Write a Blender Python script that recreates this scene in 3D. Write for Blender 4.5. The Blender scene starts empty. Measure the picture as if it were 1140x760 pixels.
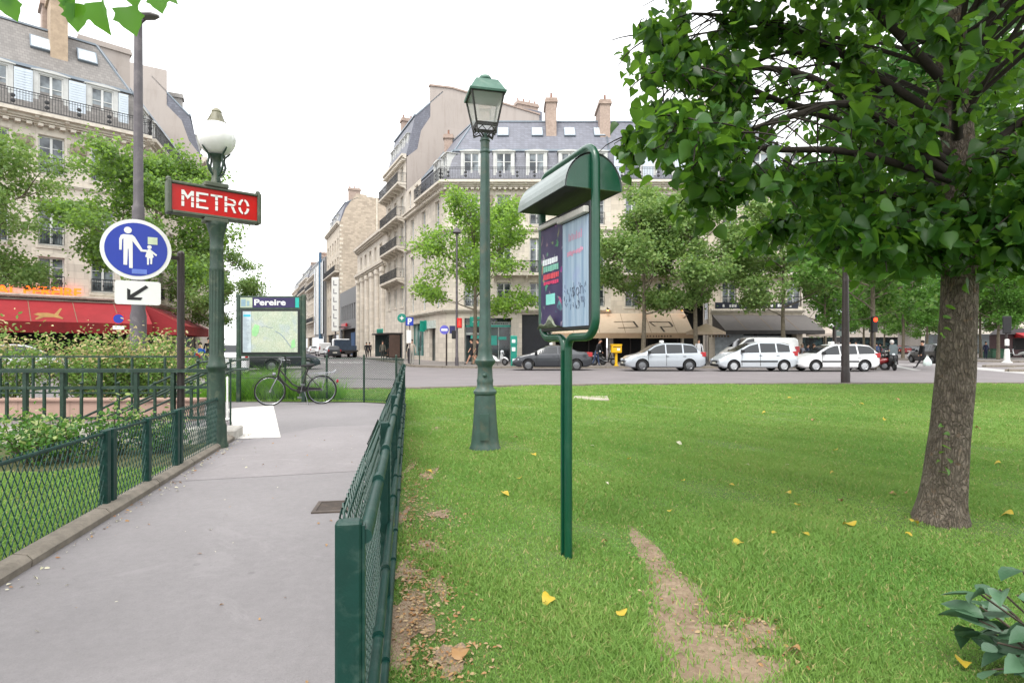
import bpy, bmesh, math, random
import numpy as np
from mathutils import Matrix, Vector
random.seed(7); RNG = np.random.default_rng(7)
SC = bpy.context.scene; COL = SC.collection
PI = math.pi; EYE = 1.35
def XZ(px, d): return (px-570)*d/640.0          # sideways metres of a bearing at a distance d
def HZ(py, d): return EYE+(386-py)*d/640.0      # height of a sight line at a distance d
def GP(px, py):                                  # point of the ground under a sight line
    d = 640*EYE/(py-386); return (XZ(px, d), d)
def lin(h):
    h = h.lstrip('#'); o = []
    for i in (0, 2, 4):
        c = int(h[i:i+2], 16)/255; o.append(c/12.92 if c <= .04045 else ((c+.055)/1.055)**2.4)
    return (*o, 1)
# ---------------------------------------------------------------- materials
def _n(nt, t, **kw):
    n = nt.nodes.new(t)
    for k, v in kw.items():
        if k.startswith('i_'): n.inputs[k[2:].replace('_', ' ')].default_value = v
        else: setattr(n, k, v)
    return n
def newmat(name):
    m = bpy.data.materials.new(name); m.use_nodes = True; nt = m.node_tree
    return m, nt, nt.nodes['Principled BSDF']
def mixc(nt, fac, a, b, mode='MIX'):
    n = nt.nodes.new('ShaderNodeMix'); n.data_type = 'RGBA'; n.blend_type = mode
    for idx, v in ((0, fac), (6, a), (7, b)):
        if hasattr(v, 'links') or isinstance(v, bpy.types.NodeSocket): nt.links.new(v, n.inputs[idx])
        else: n.inputs[idx].default_value = v
    return n.outputs[2]
def ramp(nt, src, a, b, ca=(0, 0, 0, 1), cb=(1, 1, 1, 1)):
    r = nt.nodes.new('ShaderNodeValToRGB'); r.color_ramp.elements[0].position = a; r.color_ramp.elements[1].position = b
    r.color_ramp.elements[0].color = ca; r.color_ramp.elements[1].color = cb
    nt.links.new(src, r.inputs[0]); return r.outputs[0]
def noise(nt, scale, detail=4, rough=.6, vec=None, dist=0):
    n = _n(nt, 'ShaderNodeTexNoise'); n.inputs['Scale'].default_value = scale; n.inputs['Detail'].default_value = detail
    n.inputs['Roughness'].default_value = rough; n.inputs['Distortion'].default_value = dist
    if vec is not None: nt.links.new(vec, n.inputs['Vector'])
    return n.outputs['Fac']
def objco(nt): return nt.nodes.new('ShaderNodeTexCoord').outputs['Object']
def bump(nt, b, h, s, d=.02):
    n = _n(nt, 'ShaderNodeBump'); n.inputs['Strength'].default_value = s; n.inputs['Distance'].default_value = d
    nt.links.new(h, n.inputs['Height']); nt.links.new(n.outputs[0], b.inputs['Normal'])
def pm(name, col, rough=.6, metal=0, var=.25, scale=3, bmp=.1, bscale=60, dirt=None, dscale=1.2, damt=.5, coat=0, spec=.5):
    """plain surface with mottled colour, optional patches of a second colour, fine bump"""
    m, nt, b = newmat(name); c = lin(col) if isinstance(col, str) else col
    co = objco(nt)
    lo = tuple(x*(1-var) for x in c[:3])+(1,); hi = tuple(min(1, x*(1+var)) for x in c[:3])+(1,)
    out = ramp(nt, noise(nt, scale, 6, .65, co), .3, .7, lo, hi)
    if dirt:
        f = ramp(nt, noise(nt, dscale, 8, .7, co, .4), .52, .72, (0, 0, 0, 1), (damt, damt, damt, 1))
        out = mixc(nt, f, out, lin(dirt))
    nt.links.new(out, b.inputs['Base Color'])
    b.inputs['Roughness'].default_value = rough; b.inputs['Metallic'].default_value = metal
    b.inputs['Coat Weight'].default_value = coat; b.inputs['Coat Roughness'].default_value = .08
    b.inputs['Specular IOR Level'].default_value = spec
    if bmp: bump(nt, b, noise(nt, bscale, 4, .6, co), bmp, .01)
    return m
def stone(name, col, course=.45, length=1.1, joint=.8, stain='#6f6557', var=.12, stainamt=.55):
    """coursed ashlar; x along the wall, z up"""
    m, nt, b = newmat(name); co = objco(nt); c = lin(col)
    sep = nt.nodes.new('ShaderNodeSeparateXYZ'); nt.links.new(co, sep.inputs[0])
    cmb = nt.nodes.new('ShaderNodeCombineXYZ'); nt.links.new(sep.outputs[0], cmb.inputs[0]); nt.links.new(sep.outputs[2], cmb.inputs[1])
    br = nt.nodes.new('ShaderNodeTexBrick'); nt.links.new(cmb.outputs[0], br.inputs['Vector'])
    br.inputs['Scale'].default_value = 1; br.inputs['Brick Width'].default_value = length; br.inputs['Row Height'].default_value = course
    br.inputs['Mortar Size'].default_value = .018; br.inputs['Mortar Smooth'].default_value = .4
    br.inputs['Color1'].default_value = tuple(x*(1-var) for x in c[:3])+(1,); br.inputs['Color2'].default_value = tuple(min(1, x*(1+var)) for x in c[:3])+(1,)
    br.inputs['Mortar'].default_value = tuple(x*joint for x in c[:3])+(1,)
    mp = nt.nodes.new('ShaderNodeMapping'); mp.inputs['Scale'].default_value = (1.6, 1.6, .25); nt.links.new(co, mp.inputs[0])
    st = ramp(nt, noise(nt, 1.1, 8, .7, mp.outputs[0], .3), .5, .78, (0, 0, 0, 1), (stainamt,)*3+(1,))
    out = mixc(nt, st, br.outputs['Color'], lin(stain))
    f2 = ramp(nt, noise(nt, .35, 4, .6, co), .35, .7, (0, 0, 0, 1), (.35,)*3+(1,))
    out = mixc(nt, f2, out, tuple(min(1, x*1.12) for x in c[:3])+(1,))
    nt.links.new(out, b.inputs['Base Color']); b.inputs['Roughness'].default_value = .85
    bump(nt, b, br.outputs['Fac'], -.3, .02); return m
def leafmat(name, c1, c2, trans, tw=.45, rough=.45, scale=.6, spec=.35, ct=None, dry=None, dryamt=.15):
    """leaf: hue varies leaf by leaf and in patches; light passes through"""
    m, nt, b = newmat(name); co = objco(nt)
    geo = nt.nodes.new('ShaderNodeNewGeometry')
    a = mixc(nt, geo.outputs['Random Per Island'], lin(c1), lin(c2))
    f = ramp(nt, noise(nt, scale, 3, .6, co), .35, .7)
    a = mixc(nt, f, a, mixc(nt, .5, a, lin(ct or c2)))
    if dry:
        m2 = nt.nodes.new('ShaderNodeMath'); m2.operation = 'MULTIPLY'; m2.inputs[1].default_value = 7.31; nt.links.new(geo.outputs['Random Per Island'], m2.inputs[0])
        fr = nt.nodes.new('ShaderNodeMath'); fr.operation = 'FRACT'; nt.links.new(m2.outputs[0], fr.inputs[0])
        ls = nt.nodes.new('ShaderNodeMath'); ls.operation = 'LESS_THAN'; ls.inputs[1].default_value = dryamt; nt.links.new(fr.outputs[0], ls.inputs[0]); a = mixc(nt, ls.outputs[0], a, lin(dry))
    nt.links.new(a, b.inputs['Base Color']); b.inputs['Roughness'].default_value = rough; b.inputs['Specular IOR Level'].default_value = spec
    tr = nt.nodes.new('ShaderNodeBsdfTranslucent'); tr.inputs[0].default_value = lin(trans)
    mx = nt.nodes.new('ShaderNodeMixShader'); mx.inputs[0].default_value = tw
    nt.links.new(b.outputs[0], mx.inputs[1]); nt.links.new(tr.outputs[0], mx.inputs[2])
    nt.links.new(mx.outputs[0], nt.nodes['Material Output'].inputs[0]); return m
def glassmat(name, dark='#20262b', light='#7f8a90', amt=.5):
    """window pane: dark room, pale curtain on some, shiny"""
    m, nt, b = newmat(name); co = objco(nt); oi = nt.nodes.new('ShaderNodeObjectInfo')
    vm = nt.nodes.new('ShaderNodeVectorMath'); vm.operation = 'ADD'; nt.links.new(co, vm.inputs[0])
    sc = nt.nodes.new('ShaderNodeMath'); sc.operation = 'MULTIPLY'; sc.inputs[1].default_value = 37.; nt.links.new(oi.outputs['Random'], sc.inputs[0])
    nt.links.new(sc.outputs[0], vm.inputs[1])
    f = ramp(nt, noise(nt, .9, 3, .5, vm.outputs[0]), .42, .62, (0, 0, 0, 1), (amt,)*3+(1,))
    nt.links.new(mixc(nt, f, lin(dark), lin(light)), b.inputs['Base Color'])
    b.inputs['Roughness'].default_value = .06; b.inputs['Specular IOR Level'].default_value = .7; return m
def emis(name, col, s):
    m, nt, b = newmat(name); b.inputs['Base Color'].default_value = lin(col)
    b.inputs['Emission Color'].default_value = lin(col); b.inputs['Emission Strength'].default_value = s; return m
def slate(name, col):
    m, nt, b = newmat(name); co = objco(nt); c = lin(col)
    sep = nt.nodes.new('ShaderNodeSeparateXYZ'); nt.links.new(co, sep.inputs[0])
    ad = nt.nodes.new('ShaderNodeMath'); ad.operation = 'ADD'; nt.links.new(sep.outputs[0], ad.inputs[0]); nt.links.new(sep.outputs[1], ad.inputs[1])
    cmb = nt.nodes.new('ShaderNodeCombineXYZ'); nt.links.new(ad.outputs[0], cmb.inputs[0]); nt.links.new(sep.outputs[2], cmb.inputs[1])
    br = nt.nodes.new('ShaderNodeTexBrick'); nt.links.new(cmb.outputs[0], br.inputs['Vector'])
    br.inputs['Scale'].default_value = 1; br.inputs['Brick Width'].default_value = .32; br.inputs['Row Height'].default_value = .22; br.inputs['Mortar Size'].default_value = .012
    br.inputs['Color1'].default_value = tuple(x*.85 for x in c[:3])+(1,); br.inputs['Color2'].default_value = tuple(x*1.15 for x in c[:3])+(1,)
    br.inputs['Mortar'].default_value = tuple(x*.6 for x in c[:3])+(1,)
    mp = nt.nodes.new('ShaderNodeMapping'); mp.inputs['Scale'].default_value = (1.5, 1.5, .3); nt.links.new(co, mp.inputs[0])
    st = ramp(nt, noise(nt, .9, 8, .7, mp.outputs[0]), .45, .75, (0, 0, 0, 1), (.5,)*3+(1,))
    nt.links.new(mixc(nt, st, br.outputs['Color'], tuple(x*.62 for x in c[:3])+(1,)), b.inputs['Base Color'])
    b.inputs['Roughness'].default_value = .5; bump(nt, b, br.outputs['Fac'], -.25, .02); return m
# ---------------------------------------------------------------- mesh builder
class MB:
    def __init__(s): s.v = []; s.f = []; s.m = []; s.M = None
    def add(s, vs, fs, m=0):
        o = len(s.v)
        for p in vs:
            p = Vector(p); s.v.append(tuple(s.M @ p) if s.M is not None else tuple(p))
        for f in fs: s.f.append([i+o for i in f]); s.m.append(m)
    def box(s, x0, y0, z0, x1, y1, z1, m=0):
        s.add([(x0,y0,z0),(x1,y0,z0),(x1,y1,z0),(x0,y1,z0),(x0,y0,z1),(x1,y0,z1),(x1,y1,z1),(x0,y1,z1)],
              [(3,2,1,0),(4,5,6,7),(0,1,5,4),(1,2,6,5),(2,3,7,6),(3,0,4,7)], m)
    def rbox(s, x0, y0, z0, x1, y1, z1, b, m=0):          # box with chamfered edges all round
        v = []; 
        for (x, sx) in ((x0, 1), (x1, -1)):
            for (y, sy) in ((y0, 1), (y1, -1)):
                for (z, sz) in ((z0, 1), (z1, -1)): v += [(x, y+sy*b, z+sz*b), (x+sx*b, y, z+sz*b), (x+sx*b, y+sy*b, z)]
        bm = bmesh.new()
        for p in v: bm.verts.new(p)
        r = bmesh.ops.convex_hull(bm, input=bm.verts[:])
        bmesh.ops.dissolve_limit(bm, angle_limit=.01, verts=bm.verts[:], edges=bm.edges[:])
        bm.verts.index_update(); s.add([q.co[:] for q in bm.verts], [[q.index for q in f.verts] for f in bm.faces], m); bm.free()
    def quad(s, a, b, c, d, m=0): s.add([a, b, c, d], [(0, 1, 2, 3)], m)
    def poly(s, pts, m=0): s.add(pts, [tuple(range(len(pts)))], m)
    def prism(s, pts, vec, m=0, m2=None):
        n = len(pts); vec = Vector(vec); top = [tuple(Vector(p)+vec) for p in pts]
        s.add(list(pts)+top, [tuple(reversed(range(n)))], m); o = len(s.v)-2*n
        s.f.append([o+n+i for i in range(n)]); s.m.append(m if m2 is None else m2)
        for i in range(n):
            j = (i+1) % n; s.f.append([o+i, o+j, o+n+j, o+n+i]); s.m.append(m)
    def tube(s, pts, r, n=8, m=0, closed=False, caps=True, flat=1.):
        P = [Vector(p) for p in pts]; N = len(P); R = r if isinstance(r, (list, tuple)) else [r]*N
        t0 = (P[1]-P[0]).normalized(); up = Vector((0, 0, 1)) if abs(t0.z) < .9 else Vector((1, 0, 0))
        nx = t0.cross(up).normalized(); vs = []; prev = t0
        for i in range(N):
            if closed: t = (P[(i+1) % N]-P[i-1]).normalized()
            else: t = (P[min(i+1, N-1)]-P[max(i-1, 0)]).normalized()
            q = prev.rotation_difference(t); nx = (q @ nx).normalized(); prev = t
            by = t.cross(nx).normalized()
            for k in range(n):
                a = 2*PI*k/n; vs.append(P[i]+nx*(math.cos(a)*R[i])+by*(math.sin(a)*R[i]*flat))
        fs = []
        for i in range(N if closed else N-1):
            for k in range(n):
                a = i*n+k; b = i*n+(k+1) % n; i2 = (i+1) % N; c = i2*n+(k+1) % n; d = i2*n+k; fs.append((a, b, c, d))
        if caps and not closed: fs += [tuple(reversed(range(n))), tuple((N-1)*n+k for k in range(n))]
        s.add(vs, fs, m)
    def bar(s, a, b, w, h=None, m=0):                     # square-section bar
        h = h or w; a = Vector(a); b = Vector(b); t = (b-a).normalized(); up = Vector((0, 0, 1)) if abs(t.z) < .95 else Vector((0, 1, 0))
        x = t.cross(up).normalized()*w/2; y = x.cross(t).normalized()*h/2
        s.add([a-x-y, a+x-y, a+x+y, a-x+y, b-x-y, b+x-y, b+x+y, b-x+y], [(3,2,1,0),(4,5,6,7),(0,1,5,4),(1,2,6,5),(2,3,7,6),(3,0,4,7)], m)
    def lathe(s, prof, n=24, c=(0, 0, 0), m=0, sx=1, sy=1, a0=0, caps=True):
        vs = []; fs = []
        for (r, z) in prof:
            for k in range(n):
                a = 2*PI*k/n+a0; vs.append((c[0]+math.cos(a)*r*sx, c[1]+math.sin(a)*r*sy, c[2]+z))
        for i in range(len(prof)-1):
            for k in range(n): fs.append((i*n+k, i*n+(k+1) % n, (i+1)*n+(k+1) % n, (i+1)*n+k))
        if caps: fs += [tuple(reversed(range(n))), tuple((len(prof)-1)*n+k for k in range(n))]
        s.add(vs, fs, m)
    def ball(s, c, r, m=0, nu=16, nv=10, sc=(1, 1, 1)):
        pr = [(max(.0005, math.sin(PI*i/nv))*r, -math.cos(PI*i/nv)*r*sc[2]) for i in range(nv+1)]
        s.lathe(pr, nu, c, m, sc[0], sc[1])
    def loft(s, rings, m=0, caps=True):
        n = len(rings[0]); vs = [p for r in rings for p in r]; fs = []
        for i in range(len(rings)-1):
            for k in range(n): fs.append((i*n+k, i*n+(k+1) % n, (i+1)*n+(k+1) % n, (i+1)*n+k))
        if caps: fs += [tuple(reversed(range(n))), tuple((len(rings)-1)*n+k for k in range(n))]
        s.add(vs, fs, m)
    def mesh(s, name, mats, smooth=None):
        me = bpy.data.meshes.new(name); me.from_pydata(s.v, [], s.f)
        for x in (mats if isinstance(mats, (list, tuple)) else [mats]): me.materials.append(x)
        me.polygons.foreach_set('material_index', s.m)
        if smooth:
            me.polygons.foreach_set('use_smooth', [True]*len(s.f)); me.set_sharp_from_angle(angle=math.radians(smooth))
        me.update(); return me
    def build(s, name, mats, parent=None, loc=(0, 0, 0), rz=0, smooth=None, bevel=0):
        o = bpy.data.objects.new(name, s.mesh(name, mats, smooth)); COL.objects.link(o); o.location = loc; o.rotation_euler = (0, 0, rz)
        if parent: o.parent = parent
        if bevel:
            b = o.modifiers.new('b', 'BEVEL'); b.width = bevel; b.segments = 2; b.limit_method = 'ANGLE'
        return o
def tag(o, label=None, cat=None, group=None, kind=None):
    for k, v in (('label', label), ('category', cat), ('group', group), ('kind', kind)):
        if v: o[k] = v
    return o
def thing(name, label, cat, loc=(0, 0, 0), rz=0, group=None):
    o = bpy.data.objects.new(name, None); COL.objects.link(o); o.location = loc; o.rotation_euler = (0, 0, rz); o.empty_display_size = .2
    return tag(o, label, cat, group)
def inst(name, me, parent=None, loc=(0, 0, 0), rz=0, scale=None):
    o = bpy.data.objects.new(name, me); COL.objects.link(o); o.location = loc; o.rotation_euler = (0, 0, rz); o.parent = parent
    if scale: o.scale = scale
    return o
def kids(o): return [c for c in bpy.data.objects if c.parent == o]
def copy_tree(o, parent=None, table=None):
    if table is None:
        table = {}
        for c in bpy.data.objects:
            if c.parent: table.setdefault(c.parent.name, []).append(c)
    c = o.copy(); COL.objects.link(c); c.parent = parent
    for ch in table.get(o.name, []): copy_tree(ch, c, table)
    return c
def npmesh(name, V, F, mats, mi=None, smooth=False):
    me = bpy.data.meshes.new(name); n = len(V); k = F.shape[1]; nf = len(F)
    me.vertices.add(n); me.vertices.foreach_set('co', V.astype(np.float32).ravel())
    me.loops.add(nf*k); me.loops.foreach_set('vertex_index', F.astype(np.int32).ravel())
    me.polygons.add(nf); me.polygons.foreach_set('loop_start', np.arange(0, nf*k, k, dtype=np.int32))
    for x in mats: me.materials.append(x)
    if mi is not None: me.polygons.foreach_set('material_index', mi.astype(np.int32))
    if smooth: me.polygons.foreach_set('use_smooth', np.ones(nf, dtype=bool))
    me.update(calc_edges=True); me.validate(); return me
def text_into(mb, s, size, M, depth=.004, m=0, align='CENTER', bold=0, shear=0, sx=1):
    cu = bpy.data.curves.new('t', 'FONT'); cu.body = s; cu.size = size; cu.extrude = depth/2; cu.align_x = align; cu.align_y = 'CENTER'; cu.offset = bold; cu.shear = shear; cu.resolution_u = 3
    o = bpy.data.objects.new('t', cu); COL.objects.link(o)
    me = o.to_mesh(); old = mb.M; mb.M = (old @ M if old is not None else M) @ Matrix.Diagonal((sx, 1, 1, 1))
    mb.add([v.co[:] for v in me.vertices], [tuple(p.vertices) for p in me.polygons], m); mb.M = old
    o.to_mesh_clear(); bpy.data.objects.remove(o); bpy.data.curves.remove(cu)
def upright(x, y, z, rz=0):            # text plane standing up, reading along +x, facing -y
    return Matrix.Translation((x, y, z)) @ Matrix.Rotation(rz, 4, 'Z') @ Matrix.Rotation(PI/2, 4, 'X')
def arc(c, r, a0, a1, n, plane='xz'):
    o = []
    for i in range(n+1):
        a = a0+(a1-a0)*i/n; u = math.cos(a)*r; w = math.sin(a)*r
        o.append({'xz': (c[0]+u, c[1], c[2]+w), 'xy': (c[0]+u, c[1]+w, c[2]), 'yz': (c[0], c[1]+u, c[2]+w)}[plane])
    return o
def applied(o, extra=()):
    """evaluate modifiers into a plain mesh"""
    bpy.context.view_layer.update(); dg = bpy.context.evaluated_depsgraph_get()
    me = bpy.data.meshes.new_from_object(o.evaluated_get(dg)); o.modifiers.clear(); o.data = me; return me
# ---------------------------------------------------------------- leaves
def leaf_verts(kind):
    if kind == 'heart':     # broad pointed leaf folded along the midrib: 10 verts
        half = [(0, 0), (.22, -.09), (.42, 0), (.52, .2), (.46, .45), (.28, .72), (.1, .93), (0, 1.08)]
    elif kind == 'oval': half = [(0, 0), (.17, .15), (.26, .42), (.2, .72), (.09, .9), (0, 1.02)]
    elif kind == 'lobed': half = [(0, 0), (.2, .04), (.42, .1), (.38, .28), (.44, .42), (.52, .54), (.37, .6), (.3, .74), (.14, .88), (0, 1.02)]
    else: half = [(0, 0), (.22, .2), (.36, .42), (.22, .62), (0, .95)]
    L = [(-x, y, abs(x)*.35-.12*y*y) for x, y in half[1:-1]]; R = [(x, y, abs(x)*.35-.12*y*y) for x, y in half[1:-1]]
    mid = [(0, 0, 0), (0, half[-1][1], -.13)]
    n = len(L); V = [mid[0]]+L+[mid[1]]+R     # 0, 1..n, n+1, n+2..2n+1
    midr = [(0, y, -.12*y*y) for x, y in half[1:-1]]
    V += midr; a = 2*n+2
    F = []
    for s0, sg in ((1, -1), (n+2, 1)):
        for i in range(n-1):
            q = [s0+i, s0+i+1, a+i+1, a+i]; F.append(q if sg > 0 else q[::-1])
        q = [0, s0, a, a]; F.append(q if sg > 0 else q[::-1]); q = [s0+n-1, n+1, n+1, a+n-1]; F.append(q if sg > 0 else q[::-1])
    return np.array(V, float), F
def make_leaves(name, pos, size, dirs, ups, kind, mats, mi=None):
    """pos (N,3) stalk points; dirs (N,3) leaf direction; ups (N,3) leaf face normals"""
    V0, F0 = leaf_verts(kind); tris = []
    for f in F0:
        q = [];
        for i in f:
            if i not in q: q.append(i)
        if len(q) == 4: tris += [[q[0], q[1], q[2]], [q[0], q[2], q[3]]]
        else: tris.append(q)
    T = np.array(tris); N = len(pos)
    d = dirs/np.linalg.norm(dirs, axis=1, keepdims=True); x = np.cross(d, ups); x /= (np.linalg.norm(x, axis=1, keepdims=True)+1e-9); u = np.cross(x, d)
    S = size.reshape(-1, 1, 1)
    V = pos[:, None, :]+S*(V0[None, :, 0:1]*x[:, None]+V0[None, :, 1:2]*d[:, None]+V0[None, :, 2:3]*RNG.uniform(.3, 2.2, N)[:, None, None]*u[:, None])
    F = (T[None]+(np.arange(N)*len(V0))[:, None, None]).reshape(-1, 3)
    m = None if mi is None else np.repeat(mi, len(T))
    return npmesh(name, V.reshape(-1, 3), F, mats, m, smooth=True)
def rnd_dirs(n, zbias=0, zs=1):
    d = RNG.normal(size=(n, 3)); d[:, 2] = d[:, 2]*zs+zbias; return d/np.linalg.norm(d, axis=1, keepdims=True)
# ================================================================ palette
TEAL = pm('teal_paint', '#06322b', .48, var=.25, dirt='#566a60', dscale=14, damt=.35, scale=6, spec=.35)
GREENP = pm('green_paint', '#06442f', .33, var=.15, dirt='#47604f', dscale=12, damt=.25, coat=.3)
OLIVE = pm('weathered_green_iron', '#273d31', .45, var=.3, dirt='#6d725c', dscale=7, damt=.5, scale=8)
LAMPG = pm('lamp_green_iron', '#374f47', .45, var=.25, dirt='#75644f', dscale=6, damt=.4, scale=7)
RAILG = pm('railing_green', '#183327', .4, var=.2, dirt='#667a6c', dscale=9, damt=.35)
BROWNP = pm('brown_paint', '#2a211f', .45, var=.2, dirt='#5a5553', dscale=4, damt=.4)
GREYP = pm('mast_grey', '#4d484c', .5, var=.2, dirt='#76716f', dscale=3, damt=.5)
BLACK = pm('black_plastic', '#0d0d0e', .45, var=.1)
DARK = pm('dark_void', '#0b0a0a', .8, var=.2)  # near-black colour standing in for the shade inside openings
WHITE = pm('white_paint', '#d9d9d5', .4, var=.06)
SIGNW = pm('sign_white', '#dfe0dc', .35, var=.04)
BLUE = pm('sign_blue', '#0a2f9c', .3, var=.06)
RED = pm('enamel_red', '#b8120f', .3, var=.1)
CHROME = pm('bright_metal', '#9a9ca0', .25, .9, var=.1)
RUBBER = pm('rubber', '#121213', .8, var=.2)
YELLOW = pm('post_yellow', '#d9a802', .35, var=.06)
IRON = pm('black_ironwork', '#1b1c1f', .5, var=.2)
# ================================================================ ground
def asphalt(name, c, specks=.35, patch=None, sc=1.0):
    m, nt, b = newmat(name); co = objco(nt); cc = lin(c)
    lo = tuple(x*.86 for x in cc[:3])+(1,); hi = tuple(x*1.12 for x in cc[:3])+(1,)
    out = ramp(nt, noise(nt, .55*sc, 8, .62, co, .3), .3, .7, lo, hi)
    out = mixc(nt, ramp(nt, noise(nt, 140, 2, .5, co), .35, .7, (0, 0, 0, 1), (specks,)*3+(1,)), out, tuple(x*.62 for x in cc[:3])+(1,))
    out = mixc(nt, ramp(nt, noise(nt, 2.3*sc, 10, .75, co, 1.2), .6, .66, (0, 0, 0, 1), (.14,)*3+(1,)), out, tuple(x*.7 for x in cc[:3])+(1,))
    vo = nt.nodes.new('ShaderNodeTexVoronoi'); vo.feature = 'DISTANCE_TO_EDGE'; vo.inputs['Scale'].default_value = .28
    wv = nt.nodes.new('ShaderNodeVectorMath'); wv.operation = 'ADD'; nn = nt.nodes.new('ShaderNodeTexNoise'); nn.inputs['Scale'].default_value = 1.6; nn.inputs['Detail'].default_value = 6
    nt.links.new(co, nn.inputs['Vector']); nt.links.new(co, wv.inputs[0]); nt.links.new(nn.outputs['Color'], wv.inputs[1]); nt.links.new(wv.outputs[0], vo.inputs['Vector'])
    out = mixc(nt, ramp(nt, vo.outputs['Distance'], .001, .003, (.1, .1, .1, 1), (0, 0, 0, 1)), out, tuple(x*.5 for x in cc[:3])+(1,))
    if patch:
        out = mixc(nt, ramp(nt, noise(nt, 17, 4, .7, co), .3, .75), mixc(nt, .0, out, out), mixc(nt, 1., out, (.86, .86, .86, 1), 'MULTIPLY'))
        out = mixc(nt, ramp(nt, noise(nt, 55, 3, .8, co), .6, .68, (0, 0, 0, 1), (.4,)*3+(1,)), out, tuple(x*.6 for x in cc[:3])+(1,))
        gv = nt.nodes.new('ShaderNodeTexVoronoi'); gv.inputs['Scale'].default_value = 2.2; nt.links.new(co, gv.inputs['Vector'])
        out = mixc(nt, ramp(nt, gv.outputs['Distance'], .035, .06, (.45,)*3+(1,), (0, 0, 0, 1)), out, tuple(x*.5 for x in cc[:3])+(1,))
        sx = nt.nodes.new('ShaderNodeSeparateXYZ'); nt.links.new(co, sx.inputs[0])
        out = mixc(nt, ramp(nt, sx.outputs[1], .0, .002) if False else ramp(nt, noise(nt, .9, 10, .8, co, .8), .56, .60, (0, 0, 0, 1), (.3,)*3+(1,)), out, tuple(min(1, x*1.18) for x in cc[:3])+(1,))
    nt.links.new(out, b.inputs['Base Color']); b.inputs['Roughness'].default_value = .82
    bump(nt, b, noise(nt, 190, 3, .7, co), .35, .006); return m
M_ROAD = asphalt('road_asphalt', '#777172'); M_PATH = asphalt('path_asphalt', '#837f80', .3, True); M_WALK = asphalt('pavement_asphalt', '#7f7875', .3)
M_KERB = pm('granite_kerb', '#7d756a', .8, var=.25, scale=9, dirt='#4c463c', dscale=4, damt=.6, bmp=.4)
M_LINE = pm('road_paint', '#a8a6a4', .6, var=.12, dirt='#6f6a6b', dscale=5, damt=.6)
def sheet(name, poly, z, mat, kind='structure', thick=0):
    mb = MB()
    if thick: mb.prism([(x, y, z-thick) for x, y in poly], (0, 0, thick))
    else: mb.poly([(x, y, z) for x, y in poly])
    o = mb.build(name, mat); return tag(o, kind=kind)
sheet('ground', [(-700, -60), (700, -60), (700, 900), (-700, 900)], 0, M_ROAD)
kx = lambda y: -2.86-.2235*(y-3.21)            # left kerb line
fx = lambda y: -.36-.178*(y-1.27)              # right fence line
PATH = [(.2, -1.5), (fx(1.3)+.02, 1.3), (fx(6)-.0, 6), (fx(13), 13), (-2.75, 13.45), (-3.6, 13.85), (-7.0, 14.0), (-7.4, 13.7), (-6.25, 12.5), (-4.05, 8.35), (kx(5), 5), (kx(-1.5), -1.5)]
sheet('path', PATH, .012, M_PATH)
sheet('path_patch', [(kx(5.7)-.0, 5.7), (fx(6.3)-.03, 6.3), (fx(9.9)-.03, 9.9), (-3.2, 9.6), (kx(8.0), 8.0)], .0145, asphalt('patched_asphalt', '#8b8687', .3, True, 1.4))
sheet('white_slab', [(-6.15, 12.45), (-5.46, 13.15), (-3.42, 8.5), (-4.0, 8.35)], .017, pm('pale_concrete', '#c9c6c1', .7, var=.06, scale=2, dirt='#a09a94', damt=.4))
# kerb stones along the left edge
mb = MB(); y = -1.5; r_ = random.Random(3)
while y < 8.2:
    L = 1.0; y2 = min(y+L, 8.3); rings = []
    for (yy) in (y+.006, y2-.006):
        x0 = kx(yy); rings.append([(x0, yy, .0), (x0+.005, yy, .055), (x0-.03, yy, .085), (x0-.115, yy, .09), (x0-.14, yy, .07), (x0-.145, yy, 0)])
    mb.loft(rings); y = y2
tag(mb.build('kerb', M_KERB, smooth=50), kind='structure')
mb = MB(); mb.rbox(-.13, -.28, 0, .1, .28, .16, .02)
tag(mb.build('kerb_end_stone', pm('pale_stone', '#a9a59e', .75, dirt='#6d6860', dscale=6), loc=(-4.14, 8.5, 0), rz=.25), 'pale stone block ending the kerb at the foot of the metro lamp', 'stone block')
# lawns
LAWN = [(.2, -1.5), (fx(1.3)+.022, 1.3), (fx(6)+.003, 6), (fx(13)+.003, 13), (-2.68, 13.5), (-3.6, 13.93), (-7.1, 14.08), (-8.6, 15.0), (-8.8, 17.6), (-3.4, 17.9), (0, 19.1), (4, 19.9), (18.3, 20.5), (42, 21), (42, -1.5)]
BED = [(kx(-1.5)-.145, -1.5), (kx(8.2)-.145, 8.2), (-4.6, 8.2), (-14, 7.3), (-14, -1.5)]
def soil(name, a, b_, c):
    m, nt, b = newmat(name); co = objco(nt)
    o = ramp(nt, noise(nt, 1.7, 8, .7, co, .3), .35, .65, lin(a), lin(b_))
    o = mixc(nt, ramp(nt, noise(nt, 26, 5, .7, co), .45, .7, (0, 0, 0, 1), (.7,)*3+(1,)), o, lin(c))
    nt.links.new(o, b.inputs['Base Color']); b.inputs['Roughness'].default_value = .95; bump(nt, b, noise(nt, 60, 6, .7, co), .8, .02); return m
M_LAWN = soil('turf', '#4a6a2c', '#5f7c38', '#6d6a40'); M_SOIL = soil('bare_earth', '#7d6855', '#96826c', '#ab9880'); M_BED = soil('bed_earth', '#3c5220', '#4d4a2c', '#6a4f38')
sheet('lawn', LAWN, .02, M_LAWN); sheet('planted_bed', BED, .02, M_BED)
mb = MB()                                       # low kerb along the road side of the lawn
edge = [(-8.9, 17.75), (-3.4, 18.05), (0, 19.25), (4, 20.05), (18.3, 20.65), (42, 21.15)]
for a, b in zip(edge, edge[1:]): mb.bar((*a, .03), (*b, .03), .14, .1)
tag(mb.build('lawn_kerb', M_KERB), kind='structure')
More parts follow.
